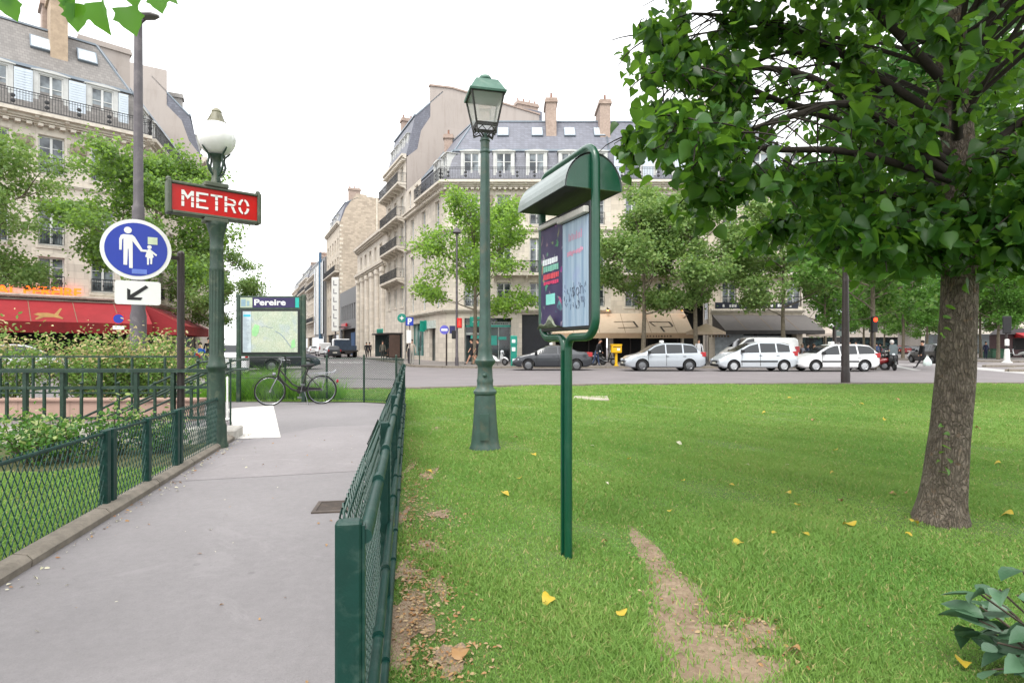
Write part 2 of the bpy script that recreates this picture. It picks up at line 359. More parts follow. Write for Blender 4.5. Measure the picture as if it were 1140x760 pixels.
def inpoly(P, poly):
    x, y = P[:, 0], P[:, 1]; ins = np.zeros(len(P), bool); n = len(poly)
    for i in range(n):
        x1, y1 = poly[i]; x2, y2 = poly[(i+1) % n]
        if y1 == y2: continue
        c = ((y1 > y) != (y2 > y)) & (x < (x2-x1)*(y-y1)/(y2-y1)+x1); ins ^= c
    return ins
def wob(cx, cy, n=26, amp=.35, rx=1, ry=1, rot=0, seed=0):
    r = random.Random(seed); ph = [r.uniform(0, 6.3) for _ in range(6)]; o = []
    for i in range(n):
        a = 2*PI*i/n; k = 1+amp*(.5*math.sin(2*a+ph[0])+.4*math.sin(3*a+ph[1])+.35*math.sin(5*a+ph[2])+.25*math.sin(9*a+ph[3]))
        x, y_ = math.cos(a)*rx*k, math.sin(a)*ry*k; o.append((cx+x*math.cos(rot)-y_*math.sin(rot), cy+x*math.sin(rot)+y_*math.cos(rot)))
    return o
def strip_poly(pts):                             # (px, py, half width in px) along the worn track
    L = []; R = []
    rj = random.Random(77)
    for (a, b_) in zip(pts, pts[1:]):
        for k in range(4):
            f = k/4; px, py, w = (a[i]+(b_[i]-a[i])*f for i in range(3)); L.append(GP(px-w*rj.uniform(.7, 1.25), py)); R.append(GP(px+w*rj.uniform(.7, 1.25), py))
    return L+R[::-1]
bare = [strip_poly([(700, 585, 2), (710, 602, 10), (724, 622, 15), (738, 640, 22), (750, 662, 30), (756, 684, 40), (766, 704, 44), (786, 722, 66), (796, 745, 70), (800, 790, 80)]),
        wob(*GP(852, 712), amp=.5, rx=.1, ry=.16, rot=.5, seed=2), wob(*GP(830, 700), amp=.5, rx=.06, ry=.12, rot=.5, seed=5)]
for i, (px, py, rx, ry) in enumerate([(462, 690, .09, .22), (488, 655, .05, .16), (474, 612, .12, .12), (490, 575, .06, .14), (478, 530, .06, .34), (484, 480, .06, .4), (452, 640, .07, .2), (447, 700, .08, .3), (444, 580, .05, .3), (500, 740, .08, .1), (449, 530, .05, .5)]):
    bare.append(wob(*GP(px, py), amp=.6, rx=rx, ry=ry, seed=10+i))
thin = [wob(*GP(1050, 590), amp=.5, rx=.5, ry=.4, seed=30), wob(*GP(975, 587), amp=.6, rx=.3, ry=.12, seed=33), wob(*GP(635, 640), amp=.5, rx=.35, ry=.3, seed=34), wob(*GP(500, 600), amp=.6, rx=.5, ry=.9, seed=41), wob(*GP(820, 690), amp=.6, rx=.35, ry=.5, seed=42), wob(*GP(930, 680), amp=.6, rx=.4, ry=.25, seed=43), wob(*GP(700, 560), amp=.6, rx=.5, ry=.35, seed=44), wob(*GP(470, 560), amp=.6, rx=.25, ry=1.4, seed=45)]
mb = MB()
for i, p in enumerate(bare): mb.poly([(x, y, .022+.0006*i) for x, y in p])
tag(mb.build('bare_earth', M_SOIL), kind='structure')
sl = MB(); sl.prism([(*GP(px, py), .02) for px, py in ((637, 447), (678, 447), (676, 442.6), (640, 442.6))], (0, 0, .03))
tag(sl.build('stone_slab', pm('slab_stone', '#a59d8e', .8, dirt='#6f6757')), 'flat pale stone slab set in the lawn behind the display panel', 'slab')
# grass blades
def grass(name, poly, dens, ymin, ymax, xl, xr, hmin, hmax, mats, skip=(), wk=1.0, lush=None):
    n = int(dens*1.0); Y = ymin*(ymax/ymin)**RNG.random(n)   # density falls with distance
    X = xl(Y)+(xr(Y)-xl(Y))*RNG.random(n); P = np.stack([X, Y], 1); k = inpoly(P, poly)
    for s in skip:
        q = inpoly(P+RNG.normal(size=P.shape)*.045, s); k &= ~(q & (RNG.random(n) > .04))
    for s in thin:
        q = inpoly(P+RNG.normal(size=P.shape)*.12, s); k &= ~(q & (RNG.random(n) > .42))
    # thin clumps: patchy coverage
    pn = np.sin(X*1.9+2*np.sin(Y*1.3))+np.sin(Y*2.3+1.7*np.sin(X*2.1))+.8*np.sin(X*6.1+Y*4.7)
    k &= RNG.random(n) < np.clip(.85+.16*pn, .5, 1)
    P = P[k]; pn = pn[k]; n = len(P); d = P[:, 1]
    h = (hmin+(hmax-hmin)*RNG.random(n)**1.6)*np.clip(1+.28*pn, .4, 1.7); a = RNG.random(n)*2*PI; w = (.0013+.0008*d)*wk
    lean = RNG.normal(size=(n, 2))*.55*h[:, None]; cx, sx = np.cos(a)*w, np.sin(a)*w; z0 = np.full(n, .018)
    b0 = np.stack([P[:, 0]-cx, P[:, 1]-sx, z0], 1); b1 = np.stack([P[:, 0]+cx, P[:, 1]+sx, z0], 1)
    m0 = np.stack([P[:, 0]-cx*.75+lean[:, 0]*.35, P[:, 1]-sx*.75+lean[:, 1]*.35, z0+h*.6], 1); m1 = np.stack([P[:, 0]+cx*.75+lean[:, 0]*.35, P[:, 1]+sx*.75+lean[:, 1]*.35, z0+h*.6], 1)
    t = np.stack([P[:, 0]+lean[:, 0], P[:, 1]+lean[:, 1], z0+h], 1)
    V = np.stack([b0, b1, m1, m0, t], 1).reshape(-1, 3); I = (np.arange(n)*5)[:, None]
    F = np.concatenate([I+np.array([[0, 1, 2]]), I+np.array([[0, 2, 3]]), I+np.array([[3, 2, 4]])], 0)
    o = inst(name, npmesh(name, V, F, mats)); return tag(o, kind='stuff')
M_GRASS = leafmat('grass_blade', '#527d3b', '#779f4e', '#9cc05e', .36, .55, .5, .2, '#9dae62', '#b3a575', .075)
grass('lawn_grass', LAWN, 1300000, 2.0, 21, lambda y: np.maximum(-.18*y-.4, -.9*y), lambda y: .92*y+2.2, .012, .038, [M_GRASS], bare)
grass('far_lawn_grass', LAWN, 110000, 13, 21, lambda y: -10+0*y, lambda y: .9*y, .03, .06, [M_GRASS])
grass('bed_grass', [(kx(-1.5)-.2, -1.5), (kx(6.2)-.2, 6.2), (-9, 5.6), (-9, -1.5)], 150000, 2.2, 6.4, lambda y: -.95*y-.5, lambda y: kx(y)-.15, .02, .06, [M_GRASS])
M_TALL = leafmat('tall_grass_blade', '#4f8a22', '#7fb040', '#93c04a', .4, .5, .8, .3)
grass('tall_grass', [(-7.3, 14.15), (-8.6, 15), (-8.6, 16), (-4.4, 15.3), (-4.3, 14.2)], 16000, 14, 16, lambda y: -9+0*y, lambda y: -4.2+0*y, .2, .62, [M_TALL], wk=.55)
# stray straws and fallen leaves
V_, F_ = leaf_verts('oval')
def leafmesh(name, kind, mat, curl):
    V, F = leaf_verts(kind); mb = MB(); mb.add([(x, y-.5, z*1.2+curl*math.sin(y*5+x*4)+.03) for x, y, z in V], [list(dict.fromkeys(f)) for f in F]); return mb.mesh(name, mat, 60)
M_YL = leafmat('yellow_leaf', '#b3962f', '#c2ab3c', '#c2ab3c', .2); M_BL = leafmat('brown_leaf', '#8a5a30', '#a9865a', '#a9865a', .1); M_PL = leafmat('pale_leaf', '#b9b79a', '#cfcab0', '#cfcab0', .1)
lm = [leafmesh('fallen_leaf', 'heart', M_YL, .1), leafmesh('fallen_leaf', 'heart', M_BL, .16), leafmesh('fallen_leaf', 'oval', M_PL, .12)]
def fleaf(px, py, k, s, label):
    x, y = GP(px, py); r = random.random()
    o = inst('fallen_leaf', lm[k], None, (x, y, .05), r*6.3, (s*.78, s*.78, s*.78)); o.rotation_euler = (random.uniform(-.3, .3), random.uniform(-.3, .3), r*6.3)
    tag(o, label, 'leaf', 'fallen leaves on the lawn')
fleaf(820, 614, 0, .1, 'yellow leaf lying alone in the open grass right of the worn track'); fleaf(944, 590, 0, .11, 'big yellow leaf in the grass left of the tree foot')
fleaf(691, 692, 0, .075, 'yellow leaf in the grass left of the bare earth track'); fleaf(609, 679, 0, .09, 'yellow leaf below the foot of the display panel')
fleaf(1073, 751, 0, .075, 'yellow leaf beside the dark shrub at the frame edge'); fleaf(883, 735, 1, .07, 'orange brown leaf right of the wide bare patch')
fleaf(756, 497, 2, .13, 'large pale leaf standing out in the mid lawn'); fleaf(512, 737, 1, .1, 'tan dry leaf near the green fence foot')
fleaf(1120, 579, 0, .1, 'yellow leaf in the grass right of the tree'); fleaf(1019, 588, 0, .08, 'small yellow leaf just left of the tree foot')
for (px, py, k, s) in [(563,555,0,.09),(578,538,0,.07),(478,529,0,.08),(676,543,2,.06),(660,500,2,.09),(595,510,0,.08),(833,522,2,.06),(876,522,2,.06),(877,554,0,.06),(815,545,0,.06),(888,568,0,.06),(898,602,0,.06),(863,600,0,.05),(1013,603,0,.06),(994,555,1,.07),(926,531,0,.06),(745,575,0,.05),(700,515,0,.06),(760,540,0,.05),(936,563,1,.05),(548,480,0,.09),(575,490,1,.07),(672,610,1,.05),(1007,555,1,.05),(790,470,2,.08),(850,462,0,.1),(905,470,1,.09),(960,452,0,.13),(1000,447,1,.14),(880,445,0,.14),(985,470,0,.1),(1090,480,1,.1),(1110,520,0,.08),(930,505,0,.07)]:
    fleaf(px, py, k, s, 'small dry leaf scattered on the green lawn')
# drain grate in the path
t = thing('drain_grate', 'cast iron drain grate let into the grey path beside the fence', 'drain', (-1.49, 4.8, .013), .15)
mb = MB()
for a in ((-.15, -.17, .15, -.14), (-.15, .14, .15, .17), (-.15, -.14, -.12, .14), (.12, -.14, .15, .14)): mb.box(a[0], a[1], 0, a[2], a[3], .012)
for i in range(8): mb.box(-.12, -.125+i*.034, 0, .12, -.105+i*.034, .008)
mb.build('grating', pm('rusty_iron', '#4a413b', .7, dirt='#7a6a5a', dscale=15), t); mb = MB(); mb.box(-.12, -.14, -.004, .12, .14, .001); mb.build('sump', DARK, t)
# dry leaf scraps along the fence and on the worn ground
n = 2600; yy = 1.3*(9/1.3)**RNG.random(n); xx = fx(yy)+.1+np.abs(RNG.normal(size=n))*.13
m2 = 1800; c = np.array([bare[int(i)][int(RNG.integers(0, len(bare[int(i)])))] for i in RNG.integers(0, len(bare), m2)]); q = np.concatenate([np.stack([xx, yy], 1), c+RNG.normal(size=(m2, 2))*.13]); k = inpoly(q, LAWN); q = q[k]; n = len(q)
o = inst('leaf_litter', make_leaves('leaf_litter', np.concatenate([q, np.full((n, 1), .032)], 1), RNG.uniform(.006, .03, n), rnd_dirs(n, 0, .15), rnd_dirs(n, 2, .4), 'oval', [M_BL, leafmat('straw_scrap', '#b59f78', '#94795a', '#b59f78', .05)], (RNG.random(n) < .6).astype(int))); tag(o, kind='stuff')
n = 260; yy = 2+7*RNG.random(n); xx = np.where(RNG.random(n) < .75, kx(yy)+.03+np.abs(RNG.normal(size=n))*.08, kx(yy)+(fx(yy)-kx(yy))*RNG.random(n)); o = inst('path_litter', make_leaves('path_litter', np.stack([xx, yy, np.full(n, .02)], 1), RNG.uniform(.008, .035, n), rnd_dirs(n, 0, .1), rnd_dirs(n, 2, .3), 'oval', [M_BL, M_PL], (RNG.random(n) < .5).astype(int))); tag(o, kind='stuff')
# ================================================================ fences
def wire_panel(mb, p0, p1, z0, z1, sp, tall, r, off=0, wave=.0, ext=0):
    p0 = Vector(p0); p1 = Vector(p1); L = (p1-p0).length; d = (p1-p0)/L; nrm = Vector((d.y, -d.x, 0)); H = z1-z0; run = H*sp/tall
    for s in (1, -1):
        k = -int(run/sp)-1
        while k*sp < L+run:
            a = k*sp if s > 0 else k*sp+run*0; x0 = k*sp; x1 = x0+run
            if s < 0: x0, x1 = x1, x0
            ts = []
            lo, hi = 0., 1.
            if x1 != x0:
                ta, tb = (0-x0)/(x1-x0), (L-x0)/(x1-x0); lo = max(lo, min(ta, tb)); hi = min(hi, max(ta, tb))
            if hi-lo > .03:
                n = max(2, int((hi-lo)*H/tall*2)+1) if wave else 2; pts = []
                for i in range(n):
                    t = lo+(hi-lo)*i/(n-1); u = x0+(x1-x0)*t
                    w = off+s*r*.9+(wave*math.cos(PI*i) if wave else 0); q = p0+d*u+nrm*w; pts.append((q.x, q.y, z0+H*t))
                mb.tube(pts, r, 5, caps=False)
            k += 1
M_WIRE = pm('fence_wire', '#0f3a33', .45, var=.2, dirt='#5c6a62', dscale=20, damt=.3)
t = thing('wire_fence', 'teal wire mesh fence with tube rails running along the right of the path', 'fence', (fx(1.27), 1.27, 0))
base = Vector((fx(1.27), 1.27, 0)); FD = Vector((fx(13)-fx(1.27), 13-1.27, 0)).normalized(); FN = Vector((FD.y, -FD.x, 0)); ROT = math.atan2(FD.y, FD.x)
ptY = [1.27+1.675*i for i in range(8)]
for i, yy in enumerate(ptY):
    p = Vector((fx(yy), yy, 0))-base; mb = MB(); mb.M = Matrix.Translation(p) @ Matrix.Rotation(ROT, 4, 'Z')
    mb.rbox(-.008, -.028, 0, .03, .03, .965, .006); mb.box(-.004, -.034, .02, .022, -.0285, .955)
    mb.build('post', TEAL, t)
far = Vector((-2.72, 13.55, 0))-base
for i in range(7):
    a = Vector((fx(ptY[i]), ptY[i], 0))-base; b = Vector((fx(ptY[i+1]), ptY[i+1], 0))-base
    mb = MB(); wire_panel(mb, a+FD*.035-FN*.02, b-FD*.01-FN*.02, .05, .985, .045, .055, .0026 if i < 3 else .004, wave=.004)
    mb.build('mesh_panel', M_WIRE, t)
    for nm, z in (('top_rail', .93), ('middle_rail', .44), ('bottom_rail', .06)):
        mb = MB(); dz = 0; q0 = a+FN*.034+Vector((0, 0, z)); q1 = b+FN*.034+Vector((0, 0, z)); m_ = [q0.lerp(q1, k/6)+Vector((0, 0, -.012*math.sin(PI*k/6))) for k in range(7)]
        mb.tube(m_, .0165, 10)
        for f in (.33, .66): mb.tube([q0.lerp(q1, f)-FD*.02, q0.lerp(q1, f)+FD*.02], .019, 10)
        mb.build(nm, TEAL, t, smooth=40)
# chain link across the far end of the path
FARL = [(fx(13), 13.0), (-2.72, 13.5), (-3.6, 13.98), (-4.55, 14.12), (-5.6, 14.2), (-6.75, 14.25), (-7.6, 14.6), (-8.2, 15.4)]
t = thing('chain_link_fence', 'low curved chain link fence closing the path behind the parked bicycle', 'fence', (-2.45, 13, 0)); ob = Vector((-2.45, 13, 0))
for p in FARL[1:]:
    mb = MB(); q = Vector((*p, 0))-ob; mb.tube([q, q+Vector((0, 0, 1.14))], .024, 10); mb.ball((q.x, q.y, 1.14), .027); mb.build('post', RAILG, t, smooth=40)
for a, b in zip(FARL, FARL[1:]):
    a = Vector((*a, 0))-ob; b = Vector((*b, 0))-ob
    mb = MB(); wire_panel(mb, a, b, .05, 1.06, .055, .055, .0034); mb.build('mesh_panel', M_WIRE, t)
    for nm, z in (('top_rail', 1.07), ('middle_wire', .58), ('bottom_wire', .07)):
        mb = MB(); mb.tube([a+Vector((0, 0, z)), b+Vector((0, 0, z))], .013 if nm == 'top_rail' else .006, 6); mb.build(nm, RAILG, t)
mb = MB(); 
for i in range(9): mb.tube(arc((0, 0, 0), .05, 0, PI, 6, 'xz'), .004, 5)
# low fence at the left of the path
lx = lambda y: -3.3-.203*(y-4.7)
t = thing('low_wire_fence', 'knee high green wire fence between path kerb and planted bed', 'fence', (lx(4.7), 4.7, 0)); ob = Vector((lx(4.7), 4.7, 0))
LD = Vector((-.203, 1, 0)).normalized(); LR = math.atan2(LD.y, LD.x)
def lp(y): return Vector((lx(y), y, 0))-ob
for yy in (1.9, 4.7, 5.43, 6.2):
    for dy in ((-.05, .05) if yy != 5.43 else (0,)):
        mb = MB(); mb.M = Matrix.Translation(lp(yy+dy)) @ Matrix.Rotation(LR, 4, 'Z'); mb.rbox(-.034, -.03, 0, .034, .03, .68, .006); mb.build('post', TEAL, t)
mb = MB(); e = lp(7.8); pts = [e+Vector((0, 0, 0)), e+Vector((0, 0, .6)), e+LD*-.02+Vector((0, 0, .66)), e-LD*.08+Vector((0, 0, .69))]; mb.tube(pts, .022, 8); mb.build('post', TEAL, t, smooth=40)
for y0, y1 in ((-1, 1.85), (1.95, 4.63), (4.77, 5.4), (5.46, 6.13), (6.27, 7.78)):
    mb = MB(); wire_panel(mb, lp(y0), lp(y1), .05, .69, .062, .12, .0034); mb.build('mesh_panel', M_WIRE, t)
    for nm, z in (('top_rail', .655), ('bottom_rail', .06)):
        mb = MB(); mb.tube([lp(y0)+Vector((0, 0, z)), lp(y1)+Vector((0, 0, z))], .014, 8); mb.build(nm, TEAL, t, smooth=40)
# ================================================================ metro entrance
M_PINK = stone('pink_stone', '#a78b7d', .37, .95, .75, '#6f5a50', .06); M_PALE = pm('pale_coping', '#b5b0a8', .75, dirt='#6d685f', dscale=4, damt=.6)
mb = MB(); mb.box(-13, 10.5, 0, -5.75, 10.75, .36); mb.box(-13.02, 10.46, .362, -5.72, 10.79, .4)
tag(mb.build('stone_parapet', M_PINK), 'low pink stone parapet on the far side of the metro stairs', 'parapet')
mb = MB(); mb.box(-13, 7.86, 0, -4.3, 8.16, .22); tag(mb.build('stone_plinth', M_PALE), 'low white stone plinth under the near green metro railing', 'plinth')
def railing(name, label, p0, p1, zt, zm, zb, n, legs, w):
    a = Vector((*p0, 0)); b = Vector((*p1, 0)); t = thing(name, label, 'railing', tuple(a)); d = b-a
    mb = MB(); mb.bar((0, 0, zt), d+Vector((0, 0, zt)), w*1.5, w*.9); mb.build('top_rail', RAILG, t)
    for z in (zm, zb):
        mb = MB(); mb.bar((0, 0, z), d+Vector((0, 0, z)), w*.7, w*.8); mb.build('rail', RAILG, t)
    for i in range(n+1):
        q = d*(i/n); mb = MB(); mb.bar(q+Vector((0, 0, legs)), q+Vector((0, 0, zt-.02)), w, w); mb.build('post', RAILG, t)
        if i < n:
            q = d*((i+.5)/n); mb = MB(); mb.bar(q+Vector((0, 0, zb)), q+Vector((0, 0, zm+.03)), w*.6, w*.6); mb.ball(tuple(q+Vector((0, 0, zm+.06))), w*.5, nu=8, nv=6); mb.build('baluster', RAILG, t)
railing('metro_railing', 'dark green iron railing along the near side of the metro stairs', (-12.0, 7.55), (-4.2, 7.98), 1.02, .79, .37, 16, .0, .05)
railing('metro_railing', 'thin green railing on the pink parapet behind the metro stairs', (-12.5, 10.62), (-5.8, 10.62), 1.17, .94, .5, 11, .4, .035)
t = thing('stair_handrail', 'pair of sloping handrails following the metro stairs down', 'handrail', (-5.2, 9.2, 0))
for dy, nm in ((-.5, 0), (.5, 1)):
    for dz in (0, -.16):
        mb = MB(); mb.tube([(-1.6, dy, .14+dz), (.5, dy, 1.12+dz), (.75, dy, 1.14+dz)], .018, 8); mb.build('rail', RAILG, t, smooth=40)
    for x, z in ((-.55, .6), (.45, 1.1)):
        mb = MB(); mb.tube([(x, dy, 0), (x, dy, z)], .016, 8); mb.ball((x, dy, z+.03), .03, nu=10, nv=6); mb.build('post', RAILG, t, smooth=40)
# ---- metro candelabrum
t = thing('metro_lamp', 'green cast iron metro lamp with white globe carrying the red sign', 'street lamp', (-3.93, 7.65, 0))
mb = MB(); mb.lathe([(0.143, 0), (0.143, .05), (0.126, .08), (0.122, .3), (0.105, .36), (0.101, 1.0), (0.105, 1.04), (0.126, 1.07), (0.128, 1.1), (0.105, 1.13), (0.101, 1.2), (0.088, 1.24), (0.084, 2.0), (0.084, 2.36), (0.090, 2.38), (0.084, 2.4), (0.082, 2.62), (0.090, 2.64), (0.082, 2.66), (0.082, 2.78), (0.092, 2.84), (0.122, 2.95), (0.126, 2.97), (0.126, 3.0), (0.050, 3.0), (0.046, 3.5), (0.059, 3.53), (0.046, 3.6), (0.050, 3.7), (0.050, 3.78), (0.059, 3.84), (0.101, 3.88), (0.105, 3.895), (0.042, 3.9)], 28)
for k in range(14):
    a = 2*PI*k/14; mb.bar((math.cos(a)*.084, math.sin(a)*.084, 1.25), (math.cos(a)*.083, math.sin(a)*.083, 2.35), .011, .011)
mb.build('column', OLIVE, t, smooth=45)
mb = MB(); mb.ball((0, 0, 4.12), .235, nu=32, nv=20); 
m_, nt, b = newmat('opal_glass'); b.inputs['Base Color'].default_value = lin('#e6e6e2'); b.inputs['Roughness'].default_value = .18; b.inputs['Subsurface Weight'].default_value = .4; b.inputs['Subsurface Radius'].default_value = (.1, .1, .1); b.inputs['Coat Weight'].default_value = .4
mb.build('globe', m_, t, smooth=80)
mb = MB(); mb.lathe([(.135, 4.305), (.13, 4.33), (.105, 4.345), (.1, 4.36), (.085, 4.38), (.075, 4.43), (.06, 4.46), (.066, 4.47), (.05, 4.5), (.02, 4.52)], 12)
for k in range(4):
    a = PI/4+k*PI/2; mb.bar((math.cos(a)*.11, math.sin(a)*.11, 4.33), (math.cos(a)*.05, math.sin(a)*.05, 4.46), .018, .018)
mb.build('crown', pm('crown_iron', '#77745f', .5, dirt='#45463a', dscale=9), t, smooth=30)
for k in range(4):
    a = PI/4+k*PI/2+.3; mb = MB(); ca, sa = math.cos(a), math.sin(a); pts = [(ca*r, sa*r, z) for r, z in ((.05, 3.62), (.1, 3.68), (.13, 3.76), (.11, 3.84), (.12, 3.89), (.17, 3.935), (.205, 3.975))]
    mb.tube(pts, [.014, .017, .015, .013, .013, .012, .008], 8); mb.build('bracket', OLIVE, t, smooth=50)
mb = MB(); mb.box(-.035, -.035, 3.78, .035, .035, 4.02); mb.build('lamp_holder', BLACK, t)
# sign on the lamp
SR = math.radians(41); s = thing('metro_sign', 'red enamel sign reading METRO in an iron frame on the lamp column', 'sign', (-3.945, 7.64, 3.25), SR); s.scale = (.86, 1, .88)
FRM = pm('sign_frame_iron', '#4b5244', .5, var=.25, dirt='#7d7f6c', dscale=10)
mb = MB()
mb.rbox(-.66, -.09, -.235, -.6, .09, .24, .012); mb.rbox(.6, -.09, -.235, .66, .09, .24, .012); mb.rbox(-.6, -.085, -.235, .6, .085, -.19, .01); mb.rbox(-.6, -.085, .19, .6, .085, .232, .01)
for sx in (-.63, .63): mb.ball((sx, 0, .262), .038, nu=12, nv=8)
mb.rbox(-.17, -.1, .232, .17, .1, .30, .012); mb.lathe([(.06, .29), (.06, .34), (.05, .36), (.05, .5)], 16); mb.rbox(-.17, -.1, -.30, .17, .1, -.236, .012)
mb.build('frame', FRM, s, smooth=30)
mb = MB(); mb.box(-.598, -.06, -.188, .598, .06, .188); mb.build('plate', RED, s)
mb = MB()
def seg(pts): mb.prism([(x, -.066, z) for x, z in pts], (0, .004, 0))
def letter(ch, x, w, h, tk):
    def V(x0, x1, cuts=(.3, .36, .64, .70)):
        z = [0, cuts[0], cuts[1], cuts[2], cuts[3], 1]
        for a, b in ((0, 1), (2, 3), (4, 5)): seg([(x+x0*w, z[a]*h-h/2), (x+x1*w, z[a]*h-h/2), (x+x1*w, z[b]*h-h/2), (x+x0*w, z[b]*h-h/2)])
    def Q(*p): seg([(x+a*w, b*h-h/2) for a, b in p])
    k = tk/w
    if ch == 'M': V(0, k); V(1-k, 1); Q((k, 1), (k, .72), (.5, .45), (1-k, .72), (1-k, 1), (.5, .68)); 
    if ch == 'E': V(0, k); Q((k, 0), (1, 0), (1, .13), (k, .13)); Q((k, .44), (.8, .44), (.8, .57), (k, .57)); Q((k, .87), (1, .87), (1, 1), (k, 1))
    if ch == 'T': Q((0, .87), (1, .87), (1, 1), (0, 1)); V(.5-k/2, .5+k/2, (.28, .33, .6, .65))
    if ch == 'R': V(0, k); Q((k, .87), (.8, .87), (.98, .78), (1, .62), (.8, .62), (.75, .75), (k, .87)); Q((k, .44), (.8, .44), (1, .56), (.8, .57), (k, .57)); Q((.55, .4), (.78, .4), (1.02, 0), (.8, 0))
    if ch == 'O':
        for (a0, a1) in ((10, 80), (100, 170), (190, 260), (280, 350)):
            o = []; 
            for i in range(7): a = math.radians(a0+(a1-a0)*i/6); o.append((x+w/2+math.cos(a)*w/2, math.sin(a)*h/2))
            for i in range(7): a = math.radians(a1-(a1-a0)*i/6); o.append((x+w/2+math.cos(a)*(w/2-tk), math.sin(a)*(h/2-tk*.8)))
            seg(o)
lw = .165; x = -.475
for ch in 'METRO': letter(ch, x, lw, .235, .036); x += lw+.032
mb.build('lettering', SIGNW, s)
# ---- round pedestrian sign
t = thing('round_sign', 'round blue sign of adult holding child by the hand, on brown post', 'road sign', (-4.62, 8.02, 0))
mb = MB(); mb.tube([(0, 0, 0), (0, 0, 2.64)], .048, 14); mb.ball((0, 0, 2.64), .048); mb.build('post', BROWNP, t, smooth=50)
RS = math.radians(33); sc_ = Vector((-4.95+4.62, 7.58-8.02, 2.63)); MS = Matrix.Translation(sc_) @ Matrix.Rotation(RS, 4, 'Z') @ Matrix.Scale(.955, 4)
mb = MB(); mb.bar((0, -.01, 2.58), tuple(sc_+Vector((-.03, .055, -.05))), .045, .05); mb.bar(tuple(sc_+Vector((-.02, .05, .1))), tuple(sc_+Vector((-.02, .05, -.72))), .05, .04); mb.build('arm', BROWNP, t)
def disc(mb, r, y0, y1, n=48, m=0): mb.prism([(math.cos(2*PI*i/n)*r, y0, math.sin(2*PI*i/n)*r) for i in range(n)], (0, y1-y0, 0), m)
mb = MB(); mb.M = MS; disc(mb, .415, -.018, .015); mb.build('rim', SIGNW, t)
mb = MB(); mb.M = MS; disc(mb, .365, -.022, -.0175); mb.build('disc_face', BLUE, t)
mb = MB(); mb.M = MS
def sp(pts, k=1): mb.prism([(x, -.026, z) for x, z in pts], (0, .0035, 0))
def circ(cx, cz, r, n=18): sp([(cx+math.cos(2*PI*i/n)*r, cz+math.sin(2*PI*i/n)*r) for i in range(n)])
circ(-.1, .255, .045)
sp([(-.15, .195), (-.05, .195), (-.045, .06), (-.045, -.26), (-.085, -.26), (-.092, .0), (-.10, .0), (-.108, -.22), (-.15, -.22), (-.15, .08)])
sp([(-.15, .195), (-.18, .18), (-.198, .13), (-.198, -.02), (-.17, -.02), (-.165, .12), (-.15, .14)])
sp([(-.05, .195), (-.02, .17), (.07, .005), (.12, .005), (.12, -.025), (.05, -.025), (-.05, .115)])
circ(.15, .045, .027); sp([(.13, .015), (.165, .015), (.185, -.03), (.2, -.09), (.185, -.105), (.18, -.19), (.162, -.19), (.158, -.11), (.148, -.11), (.143, -.2), (.122, -.2), (.12, -.1), (.1, -.09), (.118, -.02)])
sp([(.165, .01), (.24, -.055), (.23, -.075), (.17, -.03)]); mb.build('pictogram', SIGNW, t)
mb = MB(); mb.M = MS; mb.box(.13, -.0265, .085, .245, -.0225, .185); mb.build('sticker', pm('pale_sticker', '#c9d8b8', .5), t)
mb = MB(); mb.M = MS; mb.box(-.055, -.0263, -.335, .12, -.0225, -.27); mb.build('sticker', pm('faded_blue_sticker', '#5f78c4', .5), t)
a_ = thing('arrow_plate', 'small white plate with a black arrow pointing down left, under the round sign', 'road sign', tuple(Vector((-4.62, 8.02, 0))+Vector((sc_.x+.02, sc_.y, 2.06))), RS)
mb = MB(); pr = []
for (cx, cz, a0) in ((.22, .12, 0), (-.22, .12, 90), (-.22, -.12, 180), (.22, -.12, 270)): pr += [(cx+math.cos(math.radians(a0+k*22.5))*.035, -.018, cz+math.sin(math.radians(a0+k*22.5))*.035) for k in range(5)]
mb.prism(pr, (0, .02, 0)); mb.build('plate', SIGNW, a_)
mb = MB()
def ap(pts): mb.prism([(x, -.0215, z) for x, z in pts], (0, .003, 0))
ap([(.085, .105), (.115, .075), (-.05, -.06), (.05, -.06), (.03, -.095), (-.12, -.095), (-.12, .055), (-.085, .035), (-.085, -.03)]); mb.build('arrow', BLACK, a_)
# ---- tall mast
t = thing('lamp_mast', 'very tall grey lamp mast behind the round blue sign', 'street lamp', (-10.4, 16, 0))
mb = MB(); mb.lathe([(.23, 0), (.23, .9), (.2, 1.0), (.2, 2.2), (.165, 2.4), (.15, 5.2), (.14, 5.25), (.125, 5.3), (.1, 10.6), (.02, 10.65)], 20); mb.build('column', GREYP, t, smooth=40)
mb = MB(); mb.tube([(0, 0, 10.3), (.3, -.1, 10.45), (.5, -.15, 10.45)], .04, 8); mb.build('arm', GREYP, t, smooth=40)
mb = MB(); mb.loft([[(x, -.15+w*c-.1, 10.4+.09*sn*h) for c, sn in ((1, 0), (.7, .7), (0, 1), (-.7, .7), (-1, 0), (-.8, -.5), (.8, -.5))] for x, w, h in ((.2, .1, .5), (.3, .16, 1), (.55, .15, 1), (.72, .06, .4))]); mb.build('lantern', pm('lantern_grey', '#5d5a58', .4), t, smooth=50)
